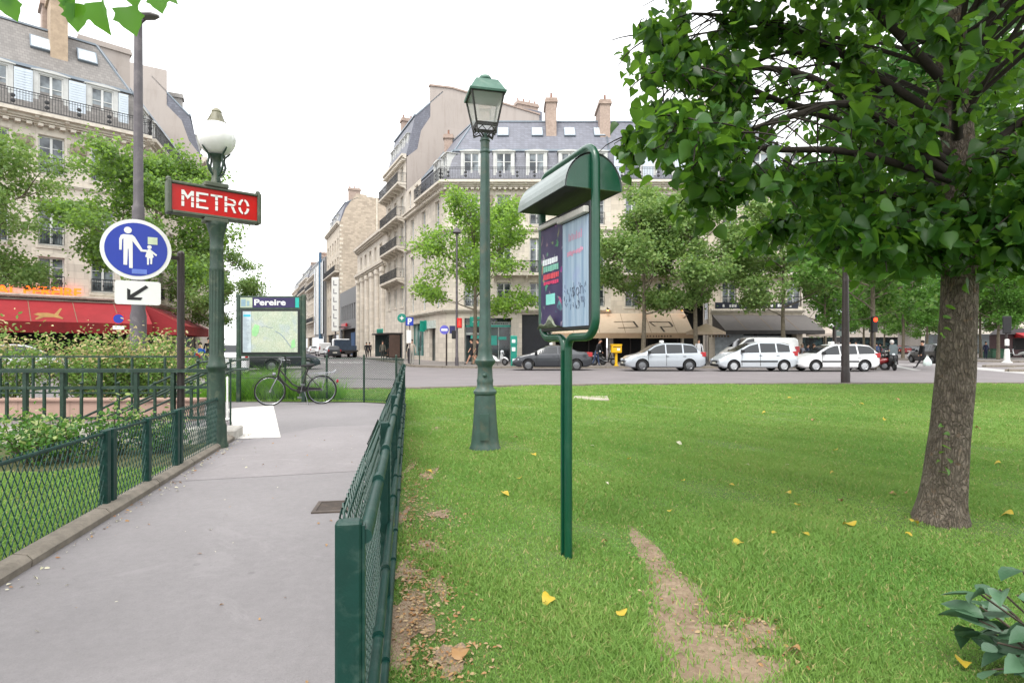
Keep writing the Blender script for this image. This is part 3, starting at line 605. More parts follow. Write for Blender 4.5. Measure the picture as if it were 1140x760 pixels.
# ---- green lamp post in the lawn
t = thing('lamp_post', 'old green lamp post with glazed lantern standing in the lawn', 'street lamp', (-.352, 7.5, 0)); k = .01172
prof = [(17.5, 0), (17.6, 3), (16, 6), (15.4, 10), (13.4, 30), (11.6, 60), (11.4, 62), (12.8, 63.5), (13, 66), (11.2, 68), (9, 71), (8.8, 75), (9.4, 78), (8.6, 80), (8, 92), (8.4, 94), (11, 97), (11.4, 100), (10, 102), (8.2, 106), (7.6, 112), (7.8, 114), (6.9, 117), (6.6, 140), (6.1, 142), (5.9, 200), (5.5, 280), (4.9, 330), (5.6, 331), (5.6, 333), (4.9, 334), (5.0, 343), (5.8, 344), (5.0, 347), (3.0, 348), (2.6, 352)]
mb = MB(); mb.lathe([(r*k, z*k) for r, z in prof], 24); mb.box(-.055, -.2, .16, .055, -.165, .5); mb.ball((0, -.1, .985), .03, nu=10, nv=6); mb.build('column', LAMPG, t, smooth=35)
LR_ = math.radians(14); mb = MB(); mb.M = Matrix.Rotation(LR_, 4, 'Z')
def sq(h, z): return [(-h, -h, z), (h, -h, z), (h, h, z), (-h, h, z)]
mb.loft([sq(.235, 4.60), sq(.24, 4.625), sq(.225, 4.635), sq(.15, 4.77), sq(.14, 4.785)]); mb.lathe([(.06, 4.785), (.06, 4.8), (.085, 4.82), (.09, 4.835), (.07, 4.87), (.03, 4.885)], 16)
mb.build('roof', pm('lantern_roof', '#456a5b', .5, dirt='#7b8f80', dscale=8), t, smooth=30)
mb = MB(); mb.M = Matrix.Rotation(LR_, 4, 'Z')
for sx in (-1, 1):
    for sy in (-1, 1): mb.bar((sx*.21, sy*.21, 4.61), (sx*.13, sy*.13, 4.19), .022, .022); mb.tube([(sx*.13, sy*.13, 4.19), (sx*.125, sy*.125, 4.11), (sx*.06, sy*.06, 4.12), (sx*.02, sy*.02, 4.08)], .011, 6)
for z, h in ((4.2, .132), (4.225, .137), (4.6, .208)):
    c = sq(h, z)
    for i in range(4): mb.bar(c[i], c[(i+1) % 4], .02, .018)
for f in range(4):
    mb.M = Matrix.Rotation(LR_+f*PI/2, 4, 'Z'); mb.tube([(-.12, -.131, 4.13), (-.06, -.131, 4.185), (0, -.131, 4.12), (.06, -.131, 4.185), (.12, -.131, 4.13)], .008, 5)
mb.build('lantern_frame', pm('dark_bronze', '#2b2a27', .5), t)
mg, nt, b = newmat('frosted_glass'); b.inputs['Base Color'].default_value = lin('#e8e8e4'); b.inputs['Roughness'].default_value = .25; tr = nt.nodes.new('ShaderNodeBsdfTranslucent'); tr.inputs[0].default_value = (.85, .85, .83, 1); mx = nt.nodes.new('ShaderNodeMixShader'); mx.inputs[0].default_value = .85; nt.links.new(b.outputs[0], mx.inputs[1]); nt.links.new(tr.outputs[0], mx.inputs[2]); tp = nt.nodes.new('ShaderNodeBsdfTransparent'); m3 = nt.nodes.new('ShaderNodeMixShader'); m3.inputs[0].default_value = .55; nt.links.new(mx.outputs[0], m3.inputs[1]); nt.links.new(tp.outputs[0], m3.inputs[2]); nt.links.new(m3.outputs[0], nt.nodes['Material Output'].inputs[0])
for f in range(4):
    mb = MB(); mb.M = Matrix.Rotation(LR_+f*PI/2, 4, 'Z'); mb.quad((-.128, -.13, 4.22), (.128, -.13, 4.22), (.2, -.203, 4.59), (-.2, -.203, 4.59)); mb.build('glass_pane', mg, t)
# ---- display panel
DR = math.atan2(-.933, .36); t = thing('poster_panel', 'green tube framed poster panel with curved hood on twin legs in the lawn', 'display panel', (.345, 3.65, 0), DR)
def leg(sx):
    R = .11; p = [(sx*.026, 0, 0), (sx*.026, 0, 1.34)]
    p += [(sx*(.026+.07-.07*math.cos(a)), 0, 1.34+.07*math.sin(a)) for a in (i*PI/12 for i in range(1, 7))]
    p += [(sx*(.375-R+R*math.sin(a)), 0, 1.41+R-R*math.cos(a)) for a in (i*PI/12 for i in range(0, 7))]
    p += [(sx*.375, 0, 1.6), (sx*.375, 0, 2.2)]
    p += [(sx*(.375-R+R*math.cos(a)), 0, 2.52-R+R*math.sin(a)) for a in (i*PI/12 for i in range(0, 7))]; p += [(0, 0, 2.52)]
    return p
for sx in (1, -1):
    mb = MB(); mb.tube(leg(sx), .0255, 12); mb.build('frame_tube', GREENP, t, smooth=50)
mb = MB(); mb.bar((0, -.02, .05), (0, -.02, 1.33), .008, .03); mb.build('joint_plate', GREENP, t)
mb = MB(); n = 18; R = .188
def hood(r): return [(-math.cos(PI*i/n)*r, 2.262+math.sin(PI*i/n)*r*1.12) for i in range(n+1)]
o_, i_ = hood(R), hood(R-.008)
for (A, flip) in ((o_, 0), (i_, 1)):
    for i in range(n):
        q = [(-.36, A[i][0], A[i][1]), (.36, A[i][0], A[i][1]), (.36, A[i+1][0], A[i+1][1]), (-.36, A[i+1][0], A[i+1][1])]; mb.quad(*(q if flip else q[::-1]))
for x in (-.43, .43): 
    for j in (0, n): pass
MH = pm('hood_plastic', '#7d8785', .5, var=.12, dirt='#6f7672', dscale=5, damt=.5, coat=.3); mb.build('hood', MH, t, smooth=60)
for x in (.345, -.355):
    mb = MB(); mb.prism([(x, a, b_) for a, b_ in hood(R-.009)], (.012, 0, 0)); mb.build('hood_end', GREENP, t)
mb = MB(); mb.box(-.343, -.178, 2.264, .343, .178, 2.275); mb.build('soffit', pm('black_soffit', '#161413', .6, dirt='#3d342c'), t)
mb = MB(); mb.rbox(-.352, -.022, 1.452, .352, .022, 2.2, .006); mb.build('backboard', pm('dark_frame', '#23282a', .4), t)
m_, nt, b = newmat('light_blue_poster'); co = objco(nt); mp = nt.nodes.new('ShaderNodeMapping'); mp.inputs['Scale'].default_value = (14, 14, .8); nt.links.new(co, mp.inputs[0])
c0 = ramp(nt, noise(nt, 2, 5, .6, mp.outputs[0]), .35, .65, lin('#7891a8'), lin('#a3b6c4')); c0 = mixc(nt, ramp(nt, noise(nt, 7, 5, .6, co), .55, .75, (0, 0, 0, 1), (.5, .5, .5, 1)), c0, lin('#8c93bd')); nt.links.new(c0, b.inputs['Base Color']); b.inputs['Roughness'].default_value = .3
mb = MB(); mb.box(.0, -.0265, 1.475, .335, -.0225, 2.12); mb.build('poster', m_, t)
mb = MB()
rr = random.Random(5)
for i in range(11): mb.box(.07+i*.019, -.0285, 1.90+rr.uniform(0, .012)+i*.0012, .07+i*.019+.012, -.0268, 1.925+rr.uniform(0, .012)+i*.0012)
for i in range(9): mb.box(.09+i*.02, -.0285, 2.0, .09+i*.02+.006, -.0268, 2.03+rr.uniform(0, .02))
mb.build('printed_line', pm('poster_pink', '#c88aa0', .4), t)
mb = MB()
for i in range(46):
    x = .02+rr.random()*.29; z = 1.60+rr.random()*.14; mb.bar((x, -.0275, z), (x+rr.uniform(-.015, .015), -.0275, z-rr.uniform(.015, .04)), .0025, .002)
def loop(cx, cz, a, b_, a0=0, a1=2*PI): mb.tube([(cx+math.cos(a0+(a1-a0)*i/12)*a, -.0275, cz+math.sin(a0+(a1-a0)*i/12)*b_) for i in range(13)], .0028, 4)
loop(.15, 1.70, .015, .012, .5, 4.2); loop(.15, 1.675, .017, .014, -2.2, 1.6); loop(.205, 1.685, .018, .022); mb.tube([(.245, -.0275, 1.665), (.245, -.0275, 1.71), (.262, -.0275, 1.712), (.275, -.0275, 1.70), (.277, -.0275, 1.665)], .0028, 4)
mb.build('ink_drawing', pm('poster_ink', '#4a5568', .5), t)
mb = MB(); mb.box(-.335, -.0265, 1.475, -.004, -.0225, 2.14)
m_, nt, b = newmat('purple_poster'); co = objco(nt); vo = nt.nodes.new('ShaderNodeTexVoronoi'); vo.inputs['Scale'].default_value = 11; nt.links.new(co, vo.inputs['Vector'])
c0 = mixc(nt, ramp(nt, noise(nt, 6, 3, .5, co), .4, .7), lin('#25243f'), lin('#474058')); c0 = mixc(nt, ramp(nt, noise(nt, 11, 2, .5, co, 1.), .58, .66, (0, 0, 0, 1), (.6,)*3+(1,)), c0, vo.outputs['Color'], 'MIX'); nt.links.new(mixc(nt, .45, c0, lin('#3a3560')), b.inputs['Base Color']); b.inputs['Roughness'].default_value = .35
mb.build('poster', m_, t)
rows = [(1.90, .036, '#d8dde0', -.30, -.07), (1.85, .04, '#79b3a0', -.29, -.06), (1.80, .036, '#c94a55', -.29, -.055), (1.765, .022, '#c93a63', -.285, -.06)]
for z, h, c, x0, x1 in rows:
    mb = MB(); x = x0
    while x < x1:
        w = rr.uniform(.018, .034); mb.box(x, -.029, z+rr.uniform(-.003, .003), min(x+w, x1), -.0268, z+h); x += w+.008
    mb.build('printed_line', pm('poster_print', c, .4), t)
mb = MB(); mb.rbox(-.25, -.029, 1.63, -.11, -.0268, 1.70, .0009); mb.build('printed_box', pm('poster_mint', '#7cc8bd', .4), t)
mb = MB(); N = 10
P = [[(-.335+(.36*i/N), -.028-.02*math.sin(PI*j/3)*(.3+i/N)-.01*j, 1.475+.07*(1-abs(2*i/N-1.1))*(j/3)+.02*math.sin(i*1.3)*j/3) for i in range(N+1)] for j in range(4)]
for j in range(3):
    for i in range(N): mb.quad(P[j][i], P[j][i+1], P[j+1][i+1], P[j+1][i])
mb.build('peeling_paper', pm('torn_paper', '#6d7563', .7, dirt='#c9c9bd', dscale=14), t, smooth=60)
mb = MB(); mb.rbox(-.02, -.06, 2.125, .345, -.024, 2.165, .005); mb.rbox(-.345, -.05, 2.145, -.03, -.024, 2.175, .005); mb.build('poster_clip', pm('clip_plastic', '#b9b7b0', .4), t)
# ---- map panel
t = thing('map_panel', 'green framed district map board headed Pereire on two posts', 'map board', (-5.855, 13.98, 0), .0)
for sx in (-1, 1):
    mb = MB(); mb.rbox(sx*.79-.045, -.05, 0, sx*.79+.045, .05, 2.62, .012); mb.build('post', OLIVE, t)
mb = MB(); mb.rbox(-.745, -.06, 1.12, .745, .06, 2.58, .01); mb.build('case', OLIVE, t)
mb = MB(); mb.box(-.70, -.072, 1.17, .72, -.058, 2.26); mb.build('frame', pm('map_frame', '#141b1b', .4), t)
mb = MB(); mb.box(-.42, -.068, 2.30, .60, -.0605, 2.54); mb.build('header', pm('header_purple', '#2a2050', .35), t)
mb = MB(); text_into(mb, 'Pereire', .2, upright(-.39, -.070, 2.42), .004, align='LEFT', bold=.005, sx=1.3); mb.build('lettering', SIGNW, t)
mb = MB(); mb.box(.61, -.068, 2.30, .70, -.0605, 2.54); mb.build('edge_strip', pm('cyan_strip', '#16a79a', .35), t)
mb = MB(); mb.box(-.72, -.068, 2.30, -.43, -.0605, 2.54); mb.build('logo_plate', pm('logo_pale', '#a9b59d', .4), t)
mb = MB(); mb.box(-.70, -.0715, 2.33, -.59, -.0685, 2.5); mb.box(-.56, -.0715, 2.34, -.5, -.0685, 2.46); mb.build('logo_print', pm('logo_blue', '#7f9aa6', .4), t)
m_, nt, b = newmat('map_print'); co = objco(nt); vo = nt.nodes.new('ShaderNodeTexVoronoi'); vo.feature = 'DISTANCE_TO_EDGE'; vo.inputs['Scale'].default_value = 24; nt.links.new(co, vo.inputs['Vector'])
v2 = nt.nodes.new('ShaderNodeTexVoronoi'); v2.feature = 'DISTANCE_TO_EDGE'; v2.inputs['Scale'].default_value = 6.5; nt.links.new(co, v2.inputs['Vector'])
c0 = mixc(nt, ramp(nt, noise(nt, 4, 4, .6, co), .4, .65), lin('#9dab95'), lin('#b0b69e')); c0 = mixc(nt, ramp(nt, noise(nt, 3.1, 2, .5, co), .55, .68, (0, 0, 0, 1), (.5,)*3+(1,)), c0, lin('#93a3b8'))
c0 = mixc(nt, ramp(nt, vo.outputs['Distance'], .01, .05, (.9,)*3+(1,), (0, 0, 0, 1)), c0, lin('#c9cfc2')); c0 = mixc(nt, ramp(nt, v2.outputs['Distance'], .004, .02, (.8,)*3+(1,), (0, 0, 0, 1)), c0, lin('#8b9384'))
nt.links.new(c0, b.inputs['Base Color']); b.inputs['Roughness'].default_value = .25
mb = MB(); mb.box(-.45, -.078, 1.22, .67, -.0725, 2.21); mb.build('map_sheet', m_, t)
mb = MB(); mb.box(-.655, -.078, 1.22, -.455, -.0725, 2.21); mb.build('legend', pm('legend_paper', '#aab6ba', .3), t)
mb = MB(); mb.box(-.64, -.081, 2.08, -.47, -.0785, 2.13); mb.build('legend_title', pm('legend_cyan', '#2aa3b8', .3), t)
mb = MB()
for i in range(26): mb.box(-.64, -.0808, 2.03-i*.031, -.64+rr.uniform(.06, .16), -.0785, 2.042-i*.031)
mb.build('legend_lines', pm('legend_ink', '#8d9aa6', .4), t)
mb = MB(); mb.prism([(x, -.081, z) for x, z in ((-.44, 1.75), (-.36, 1.9), (-.25, 1.86), (-.27, 1.7), (-.33, 1.6), (-.43, 1.62))], (0, .0022, 0)); mb.prism([(x, -.081, z) for x, z in ((.5, 1.3), (.62, 1.35), (.6, 1.55), (.53, 1.5))], (0, .0022, 0)); mb.build('park_print', pm('park_green', '#8fc489', .35), t)
mb = MB(); mb.tube([(.12+.5*f, -.0795, 1.73-.45*f+.05*math.sin(f*5)) for f in (i/10 for i in range(9))], .006, 4); mb.tube([(-.2+.28*f, -.0795, 1.83+.02*math.sin(f*6)) for f in (i/8 for i in range(9))], .004, 4); mb.build('river_print', pm('river_ink', '#6d7fa0', .35), t)
mb = MB(); mb.box(-1.0, 0, 0, 1.0, .02, .0); 
# ---- thin white marker post
mb = MB(); mb.lathe([(.03, 0), (.05, .01), (.05, .03), (.017, .05), (.017, .78), (.012, .8)], 12); tag(mb.build('marker_post', WHITE, loc=(-5.2, 10.5, .01), smooth=40), 'thin white marker post at the edge of the pale slab', 'post')
# ---- bicycle
t = thing('bicycle', 'dark step through city bicycle leaning at the map board', 'bicycle', (-4.98, 13.27, .012), PI+math.atan2(.45, 1.07)); t.rotation_euler.x = math.radians(-4)
BK = pm('bike_black', '#191517', .35, var=.2, coat=.4)
XR, XF, WR = -.56, .56, .335
def wheel(x):
    mb = MB(); mb.tube([(x+math.cos(a)*WR*.965, 0, WR+math.sin(a)*WR*.965) for a in (2*PI*i/40 for i in range(40))], .0155, 8, closed=True); w = mb.build('wheel', RUBBER, t, smooth=60)
    mb = MB(); mb.tube([(x+math.cos(a)*WR*.91, 0, WR+math.sin(a)*WR*.91) for a in (2*PI*i/40 for i in range(40))], .011, 6, closed=True); mb.build('rim', CHROME, w, smooth=60)
    mb = MB()
    for i in range(28):
        a = 2*PI*i/28; mb.tube([(x+math.cos(a+.3*(-1)**i)*.02, .02*(-1)**i, WR+math.sin(a+.3*(-1)**i)*.02), (x+math.cos(a)*WR*.9, 0, WR+math.sin(a)*WR*.9)], .0012, 3)
    mb.tube([(x, -.05, WR), (x, .05, WR)], .018, 8); mb.build('spokes', CHROME, w)
    mb = MB(); fa = [(x+math.cos(a)*(WR+.03), 0, WR+math.sin(a)*(WR+.03)) for a in (math.radians(-15 if x < 0 else 10)+i*math.radians(175 if x < 0 else 115)/18 for i in range(19))]
    mb.tube(fa if x < 0 else fa, .024, 6, flat=.3); mb.build('mudguard', CHROME if x < 0 else BK, t, smooth=50)
wheel(XR); wheel(XF)
mb = MB(); BBx, BBz = -.10, .32; ST = (-.26, 0, .86)
mb.tube([(.40, 0, .62), (.34, 0, .93)], .021, 10)
mb.tube([(.38, 0, .86), (.2, 0, .62), (.08, 0, .48), (-.04, 0, .42), (-.16, 0, .42)], .017, 8); mb.tube([(.40, 0, .7), (.26, 0, .52), (.12, 0, .38), (0, 0, .33), (BBx, 0, BBz)], .019, 8)
mb.tube([(BBx, 0, BBz), ST], .017, 8)
for s_ in (-.05, .05): mb.tube([(BBx, 0, BBz), (XR, s_, WR)], .01, 6); mb.tube([(-.22, 0, .72), (XR, s_, WR)], .009, 6)
mb.build('frame', BK, t, smooth=50)
mb = MB()
for s_ in (-.05, .05): mb.tube([(.41, s_*.8, .64), (.45, s_, .56), (.52, s_, .42), (XF, s_, WR)], [.014, .014, .011, .009], 8)
mb.build('fork', CHROME, t, smooth=50)
mb = MB(); mb.tube([(.34, 0, .9), (.32, 0, 1.02), (.36, 0, 1.06)], .014, 8); mb.tube([(.14, -.29, 1.04), (.26, -.27, 1.06), (.37, -.12, 1.07), (.37, .12, 1.07), (.26, .27, 1.06), (.14, .29, 1.04)], .012, 8); mb.build('handlebar', CHROME, t, smooth=50)
for s_ in (-1, 1): mb = MB(); mb.tube([(.25, s_*.272, 1.058), (.12, s_*.292, 1.038)], .018, 8); mb.build('grip', RUBBER, t, smooth=50)
mb = MB(); mb.loft([[(x, w*c, .9+.035*sn*h+zz) for c, sn in ((1, 0), (.7, .8), (0, 1), (-.7, .8), (-1, 0), (-.5, -.8), (.5, -.8))] for x, w, h, zz in ((-.40, .07, .7, .025), (-.36, .11, 1.2, .02), (-.27, .1, 1.1, .01), (-.16, .04, .8, .0), (-.09, .025, .5, 0))]); mb.build('saddle', RUBBER, t, smooth=60)
mb = MB(); mb.tube([(-.255, 0, .8), (-.265, 0, .9)], .013, 8); mb.build('seat_post', CHROME, t)
mb = MB()
for s_ in (-.05, .05): mb.tube([(-.26, s_, .72), (-.4, s_, .725), (-.86, s_, .745)], .006, 6); mb.tube([(XR, s_, WR), (-.66, s_, .735)], .005, 5)
for x in (-.45, -.6, -.75, -.86): mb.tube([(x, -.05, .73), (x, .05, .73)], .005, 5)
mb.tube([(-.80, 0, .745), (-.88, 0, .8)], .012, 6); mb.build('luggage_rack', CHROME, t)
mb = MB(); mb.lathe([(.03, 0), (.045, .03), (.045, .06), (.02, .075)], 12); o = mb.build('headlight', CHROME, t, smooth=50); o.location = (.44, 0, .72); o.rotation_euler = (0, PI/2, 0)
mb = MB(); mb.rbox(-.935, -.025, .50, -.89, .025, .57, .01); mb.build('tail_light', pm('lamp_red', '#a8182a', .25), t)
mb = MB(); mb.prism([(x, -.045, z) for x, z in ((BBx+.11, .32), (BBx+.06, .41), (BBx-.05, .42), (XR+.02, .375), (XR+.02, .345), (BBx-.06, .30), (BBx+.05, .25))], (0, .012, 0)); mb.build('chain_guard', BK, t)
mb = MB(); mb.tube([(BBx, -.07, BBz), (BBx, .07, BBz)], .014, 8); mb.tube([(BBx, -.075, BBz), (BBx+.03, -.08, BBz-.165)], .009, 6); mb.tube([(BBx, .075, BBz), (BBx-.03, .08, BBz+.165)], .009, 6); mb.box(BBx-.02, -.16, BBz-.18, BBx+.075, -.08, BBz-.155); mb.box(BBx-.075, .08, BBz+.155, BBx+.02, .16, BBz+.18); mb.build('crank', CHROME, t)
mb = MB(); mb.tube([(BBx-.08, .05, .3), (BBx-.16, .15, .01)], .009, 6); mb.build('kickstand', CHROME, t)
# ================================================================ buildings
LIME = stone('limestone', '#c8bfb2', .42, 1.0, .78); LIME2 = stone('limestone_pale', '#cfc7bb', .42, 1.1, .82); LIME3 = stone('limestone_warm', '#c6bbab', .4, .95, .8)
LIME4 = stone('limestone_grey', '#b3aa9f', .45, 1.2, .82); PINKR = stone('gable_render', '#a69d96', 3.1, 4.2, .94, '#83766d', .04, .6); RUBB = stone('gable_rubble', '#b3a593', .3, .55, .8, '#84745f', .2, .35)
GREYC = pm('grey_cladding', '#6f7072', .5, var=.12); TRIM = pm('stone_trim', '#cac2b5', .8, var=.12, dirt='#6e6453', dscale=2.2, damt=.55, scale=2)
SLATE = slate('slate_roof', '#6a6c76'); ZINC = pm('zinc_sheet', '#7d8790', .4, .3, var=.15, scale=1.5, dirt='#5b636b', dscale=1.5)
DORM = pm('dormer_paint', '#bfc0bd', .6, var=.08, dirt='#8b8b86', damt=.4); WFR = pm('window_white', '#cfd0cd', .45, var=.05); SHUT = pm('shutter_paint', '#c3cdd6', .5, var=.06); SHUT2 = pm('shutter_stone', '#b4ada3', .6, var=.08)
GL = glassmat('window_glass', '#2c343a', '#a3adb2', .7); SHOPG = glassmat('shop_glass', '#14181a', '#3f5254', .5); BRICK = pm('chimney_brick', '#a18f83', .85, var=.2, scale=6, dirt='#6a5345', dscale=2); POT = pm('terracotta', '#85604f', .8)
def R2(th): return Matrix.Rotation(th, 3, 'Z')
WC = {}
def winmesh(w, h, kind):
    key = (round(w, 2), round(h, 2), kind)
    if key in WC: return WC[key]
    mb = MB(); f = .075
    mb.box(-w/2, -.05, 0, -w/2+f, .05, h); mb.box(w/2-f, -.05, 0, w/2, .05, h); mb.box(-w/2+f, -.05, h-f, w/2-f, .05, h); mb.box(-w/2+f, -.05, 0, w/2-f, .05, f*1.6)
    mb.box(-.06, -.06, f*1.6, .06, .04, h-f)
    for k in ((.36, .70) if h > 1.7 else (.55,)):
        for x0, x1 in ((-w/2+f, -.06), (.06, w/2-f)): mb.box(x0, -.03, h*k-.02, x1, .03, h*k+.02)
    fm = mb.mesh('window', WFR); g = MB(); g.box(-w/2+.03, .0, .04, w/2-.03, .02, h-.03); gm = g.mesh('pane', GL)
    rm = None
    if kind in ('bar', 'barshut'):
        r = MB(); z1 = min(1.0, h*.42); r.box(-w/2, -.36, z1-.03, w/2, -.32, z1+.02); r.box(-w/2, -.355, .06, w/2, -.325, .09)
        n = max(4, int(w/.11))
        for i in range(n+1): x = -w/2+.01+(w-.02)*i/n; r.box(x-.011, -.351, .09, x+.011, -.329, z1-.03)
        for i in range(0, n, 2): x = -w/2+(w)*(i+1)/n; r.ball((x, -.34, z1*.5), .05, nu=6, nv=4, sc=(1, .3, 1.6))
        rm = r.mesh('window_rail', IRON)
    sm = None
    WC[key] = (fm, gm, rm, sm); return WC[key]
class Bld:
    def __init__(s, name, label, cat, loc): s.o = Vector((*loc, 0)); s.r = thing(name, label, cat, (*loc, 0))
    def part(s, mb, name, mats, p0, th, smooth=None, parent=None, label=None):
        o = mb.build(name, mats, parent or s.r, tuple(Vector((*p0, 0))-s.o), th, smooth); 
        if label: o['label'] = label
        return o
    def win(s, p0, th, u, dep, z, w, h, kind='case'):
        fm, gm, rm, sm = winmesh(w, h, kind); q = R2(th) @ Vector((u, dep, 0)); l = Vector((*p0, z))+q-s.o
        o = inst('window', fm, s.r, tuple(l), th); inst('pane', gm, o)
        if rm: inst('window_rail', rm, o)
        if sm: inst('shutter', sm, o)
        return o
    def wall(s, p0, th, W, z0, z1, ops, mat, dep=.3, name='wall', trims=True, wmax=999):
        xs = sorted({0, W, *[v for o in ops for v in o[:2]]}); zs = sorted({z0, z1, *[v for o in ops for v in o[2:4]]}); mb = MB(); tr = MB()
        for i in range(len(xs)-1):
            for j in range(len(zs)-1):
                cx, cz = (xs[i]+xs[i+1])/2, (zs[j]+zs[j+1])/2
                if any(o[0] < cx < o[1] and o[2] < cz < o[3] for o in ops): continue
                mb.quad((xs[i], 0, zs[j]), (xs[i+1], 0, zs[j]), (xs[i+1], 0, zs[j+1]), (xs[i], 0, zs[j+1]))
        for o in ops:
            a, b, c, d = o[:4]; k = o[4] if len(o) > 4 else 'case'
            mb.quad((a, 0, c), (a, dep, c), (a, dep, d), (a, 0, d)); mb.quad((b, dep, c), (b, 0, c), (b, 0, d), (b, dep, d)); mb.quad((a, 0, d), (a, dep, d), (b, dep, d), (b, 0, d)); mb.quad((a, dep, c), (a, 0, c), (b, 0, c), (b, dep, c))
            if k != 'hole':
                s.win(p0, th, (a+b)/2, dep-.06, c, b-a, d-c, k)
                if trims:
                    e = .13
                    tr = MB(); tr.box(a-e, -.05, c-.18, b+e, -.002, c-.03); tr.box(a-e, -.045, d+.03, b+e, -.002, d+.26); tr.box(a-e, -.03, c-.03, a-.01, -.002, d+.03); tr.box(b+.01, -.03, c-.03, b+e, -.002, d+.03); s.part(tr, 'window_surround', TRIM, p0, th)
        s.part(mb, name, mat, p0, th)
    def band(s, p0, th, x0, x1, z0, z1, proj, name='cornice', mat=None, dent=0):
        mb = MB(); h = z1-z0
        mb.box(x0-.0, -proj, z0+h*.55, x1, -.004, z1); mb.box(x0, -proj*.72, z0+h*.25, x1, -.004, z0+h*.55-.002); mb.box(x0, -proj*.4, z0, x1, -.004, z0+h*.25-.002)
        if dent:
            n = int((x1-x0)/dent)
            for i in range(n): x = x0+(i+.5)*(x1-x0)/n; mb.box(x-dent*.25, -proj*.9, z0-.16, x+dent*.25, -.006, z0-.003)
        s.part(mb, name, mat or TRIM, p0, th)
    def balcony(s, p0, th, x0, x1, z, proj=.8, brk=True, label=None, slab=True, h=1.0):
        mb = MB()
        if slab: mb.box(x0, -proj, z-.2, x1, -.008, z)
        else: mb.box(x0, -proj, z-.04, x1, -.008, z)
        if brk:
            n = max(2, int((x1-x0)/1.35))
            for i in range(n+1):
                x = x0+.15+(x1-x0-.3)*i/n; mb.prism([(x-.1, -.01, z-.7), (x-.1, -.01, z-.203), (x-.1, -proj*.85, z-.203), (x-.1, -proj*.8, z-.32), (x-.1, -.2, z-.5)], (.2, 0, 0))
        o = s.part(mb, 'balcony', TRIM, p0, th, label=label); r = MB(); y = -proj+.05
        def run(a, b):
            a = Vector(a); b = Vector(b); L = (b-a).length
            r.bar(a+Vector((0, 0, h)), b+Vector((0, 0, h)), .045, .035); r.bar(a+Vector((0, 0, .08)), b+Vector((0, 0, .08)), .03, .03); r.bar(a+Vector((0, 0, h*.86)), b+Vector((0, 0, h*.86)), .02, .02)
            n = max(2, int(L/.13))
            for i in range(n+1):
                p = a.lerp(b, i/n); r.bar(p+Vector((0, 0, .08)), p+Vector((0, 0, h)), .022, .022)
            m = max(1, int(L/1.4))
            for i in range(m):
                p = a.lerp(b, (i+.5)/m)
                for dz in (.3, .6): r.ball((p.x, p.y, p.z+dz), .12, nu=8, nv=5, sc=(1, .25, 1))
        run((x0+.03, y, z), (x1-.03, y, z)); run((x0+.03, -.02, z), (x0+.03, y, z)); run((x1-.03, y, z), (x1-.03, -.02, z))
        b = r.build('balcony_railing', IRON, o)
    def dormer(s, p0, th, u, z, w=1.35, h=2.4, dep=.35, long=1.5, mat=None, shut=None, top=None, curved=True):
        key = ('d', w, h, long, shut is None, curved)
        if key not in WC:
            mb = MB(); a = w/2+.24
            mb.box(-a, 0, 0, -w/2, long, h+.1); mb.box(w/2, 0, 0, a, long, h+.1); mb.box(-w/2, 0, h-.02, w/2, long, h+.1)
            pts = [(-a-.1, -.1, h+.1)]+[(x, -.1, h+.14+(.12 if curved else .05)*math.cos(x/(a+.1)*PI/2)) for x in (-a-.1, -a*.66, -a*.33, 0, a*.33, a*.66, a+.1)]+[(a+.1, -.1, h+.1)]
            mb.prism(pts[::-1], (0, long+.1, 0), 0)
            WC[key] = mb.mesh('dormer', mat or DORM)
        q = R2(th) @ Vector((u, dep, 0)); l = Vector((*p0, z))+q-s.o; o = inst('dormer', WC[key], s.r, tuple(l), th)
        fm, gm, _, _ = winmesh(w, h, 'case'); inst('window', fm, o, (0, .12, 0)); inst('pane', gm, o, (0, .13, 0))
        if shut:
            k2 = ('ds', w, h)
            if k2 not in WC:
                WC[k2] = []
                for sx in (-1, 1):
                    m = MB(); x0, x1 = sorted((sx*(w/2+.26), sx*(w/2+.26+w*.45))); m.box(x0, -.06, .05, x1, -.01, h)
                    for i in range(int(h/.15)-1): m.box(x0+.05, -.075, .12+i*.15, x1-.05, -.062, .2+i*.15)
                    WC[k2].append(m.mesh('shutter', SHUT))
            for q in WC[k2]: inst('shutter', q, o)
    def mansard(s, poly, z0, z1, z2, in1, in2, mat=None):
        mat = mat or SLATE
        def inset(ins):
            n = len(poly); L = []
            for i in range(n):
                a = Vector(poly[i]); b = Vector(poly[(i+1) % n]); d = (b-a).normalized(); nn = Vector((-d.y, d.x)); L.append((a+nn*ins[i], d))
            out = []
            for i in range(n):
                (a, d), (b, e) = L[i-1], L[i]; den = d.x*e.y-d.y*e.x
                t = ((b.x-a.x)*e.y-(b.y-a.y)*e.x)/den; out.append(a+d*t)
            return out
        A = [Vector(p) for p in poly]; B = inset(in1); C_ = inset(in2); n = len(poly); o2 = Vector((s.o.x, s.o.y)); mb = MB()
        P = lambda v, z: (v.x-o2.x, v.y-o2.y, z)
        for i in range(n):
            j = (i+1) % n
            mb.quad(P(A[i], z0), P(A[j], z0), P(B[j], z1), P(B[i], z1)); mb.quad(P(B[i], z1), P(B[j], z1), P(C_[j], z2), P(C_[i], z2))
        mb.build('roof', mat, s.r)
        z = MB(); z.poly([P(v, z2) for v in C_])
        for i in range(n):
            j = (i+1) % n
            if in1[i] > 0: z.bar(P(B[i], z1+.03), P(B[j], z1+.03), .28, .16); z.bar(P(C_[i], z2+.02), P(C_[j], z2+.02), .22, .12)
        for i in range(n):
            if in1[i] > 0 or in1[i-1] > 0: z.bar(P(B[i], z1), P(C_[i], z2+.02), .12, .12)
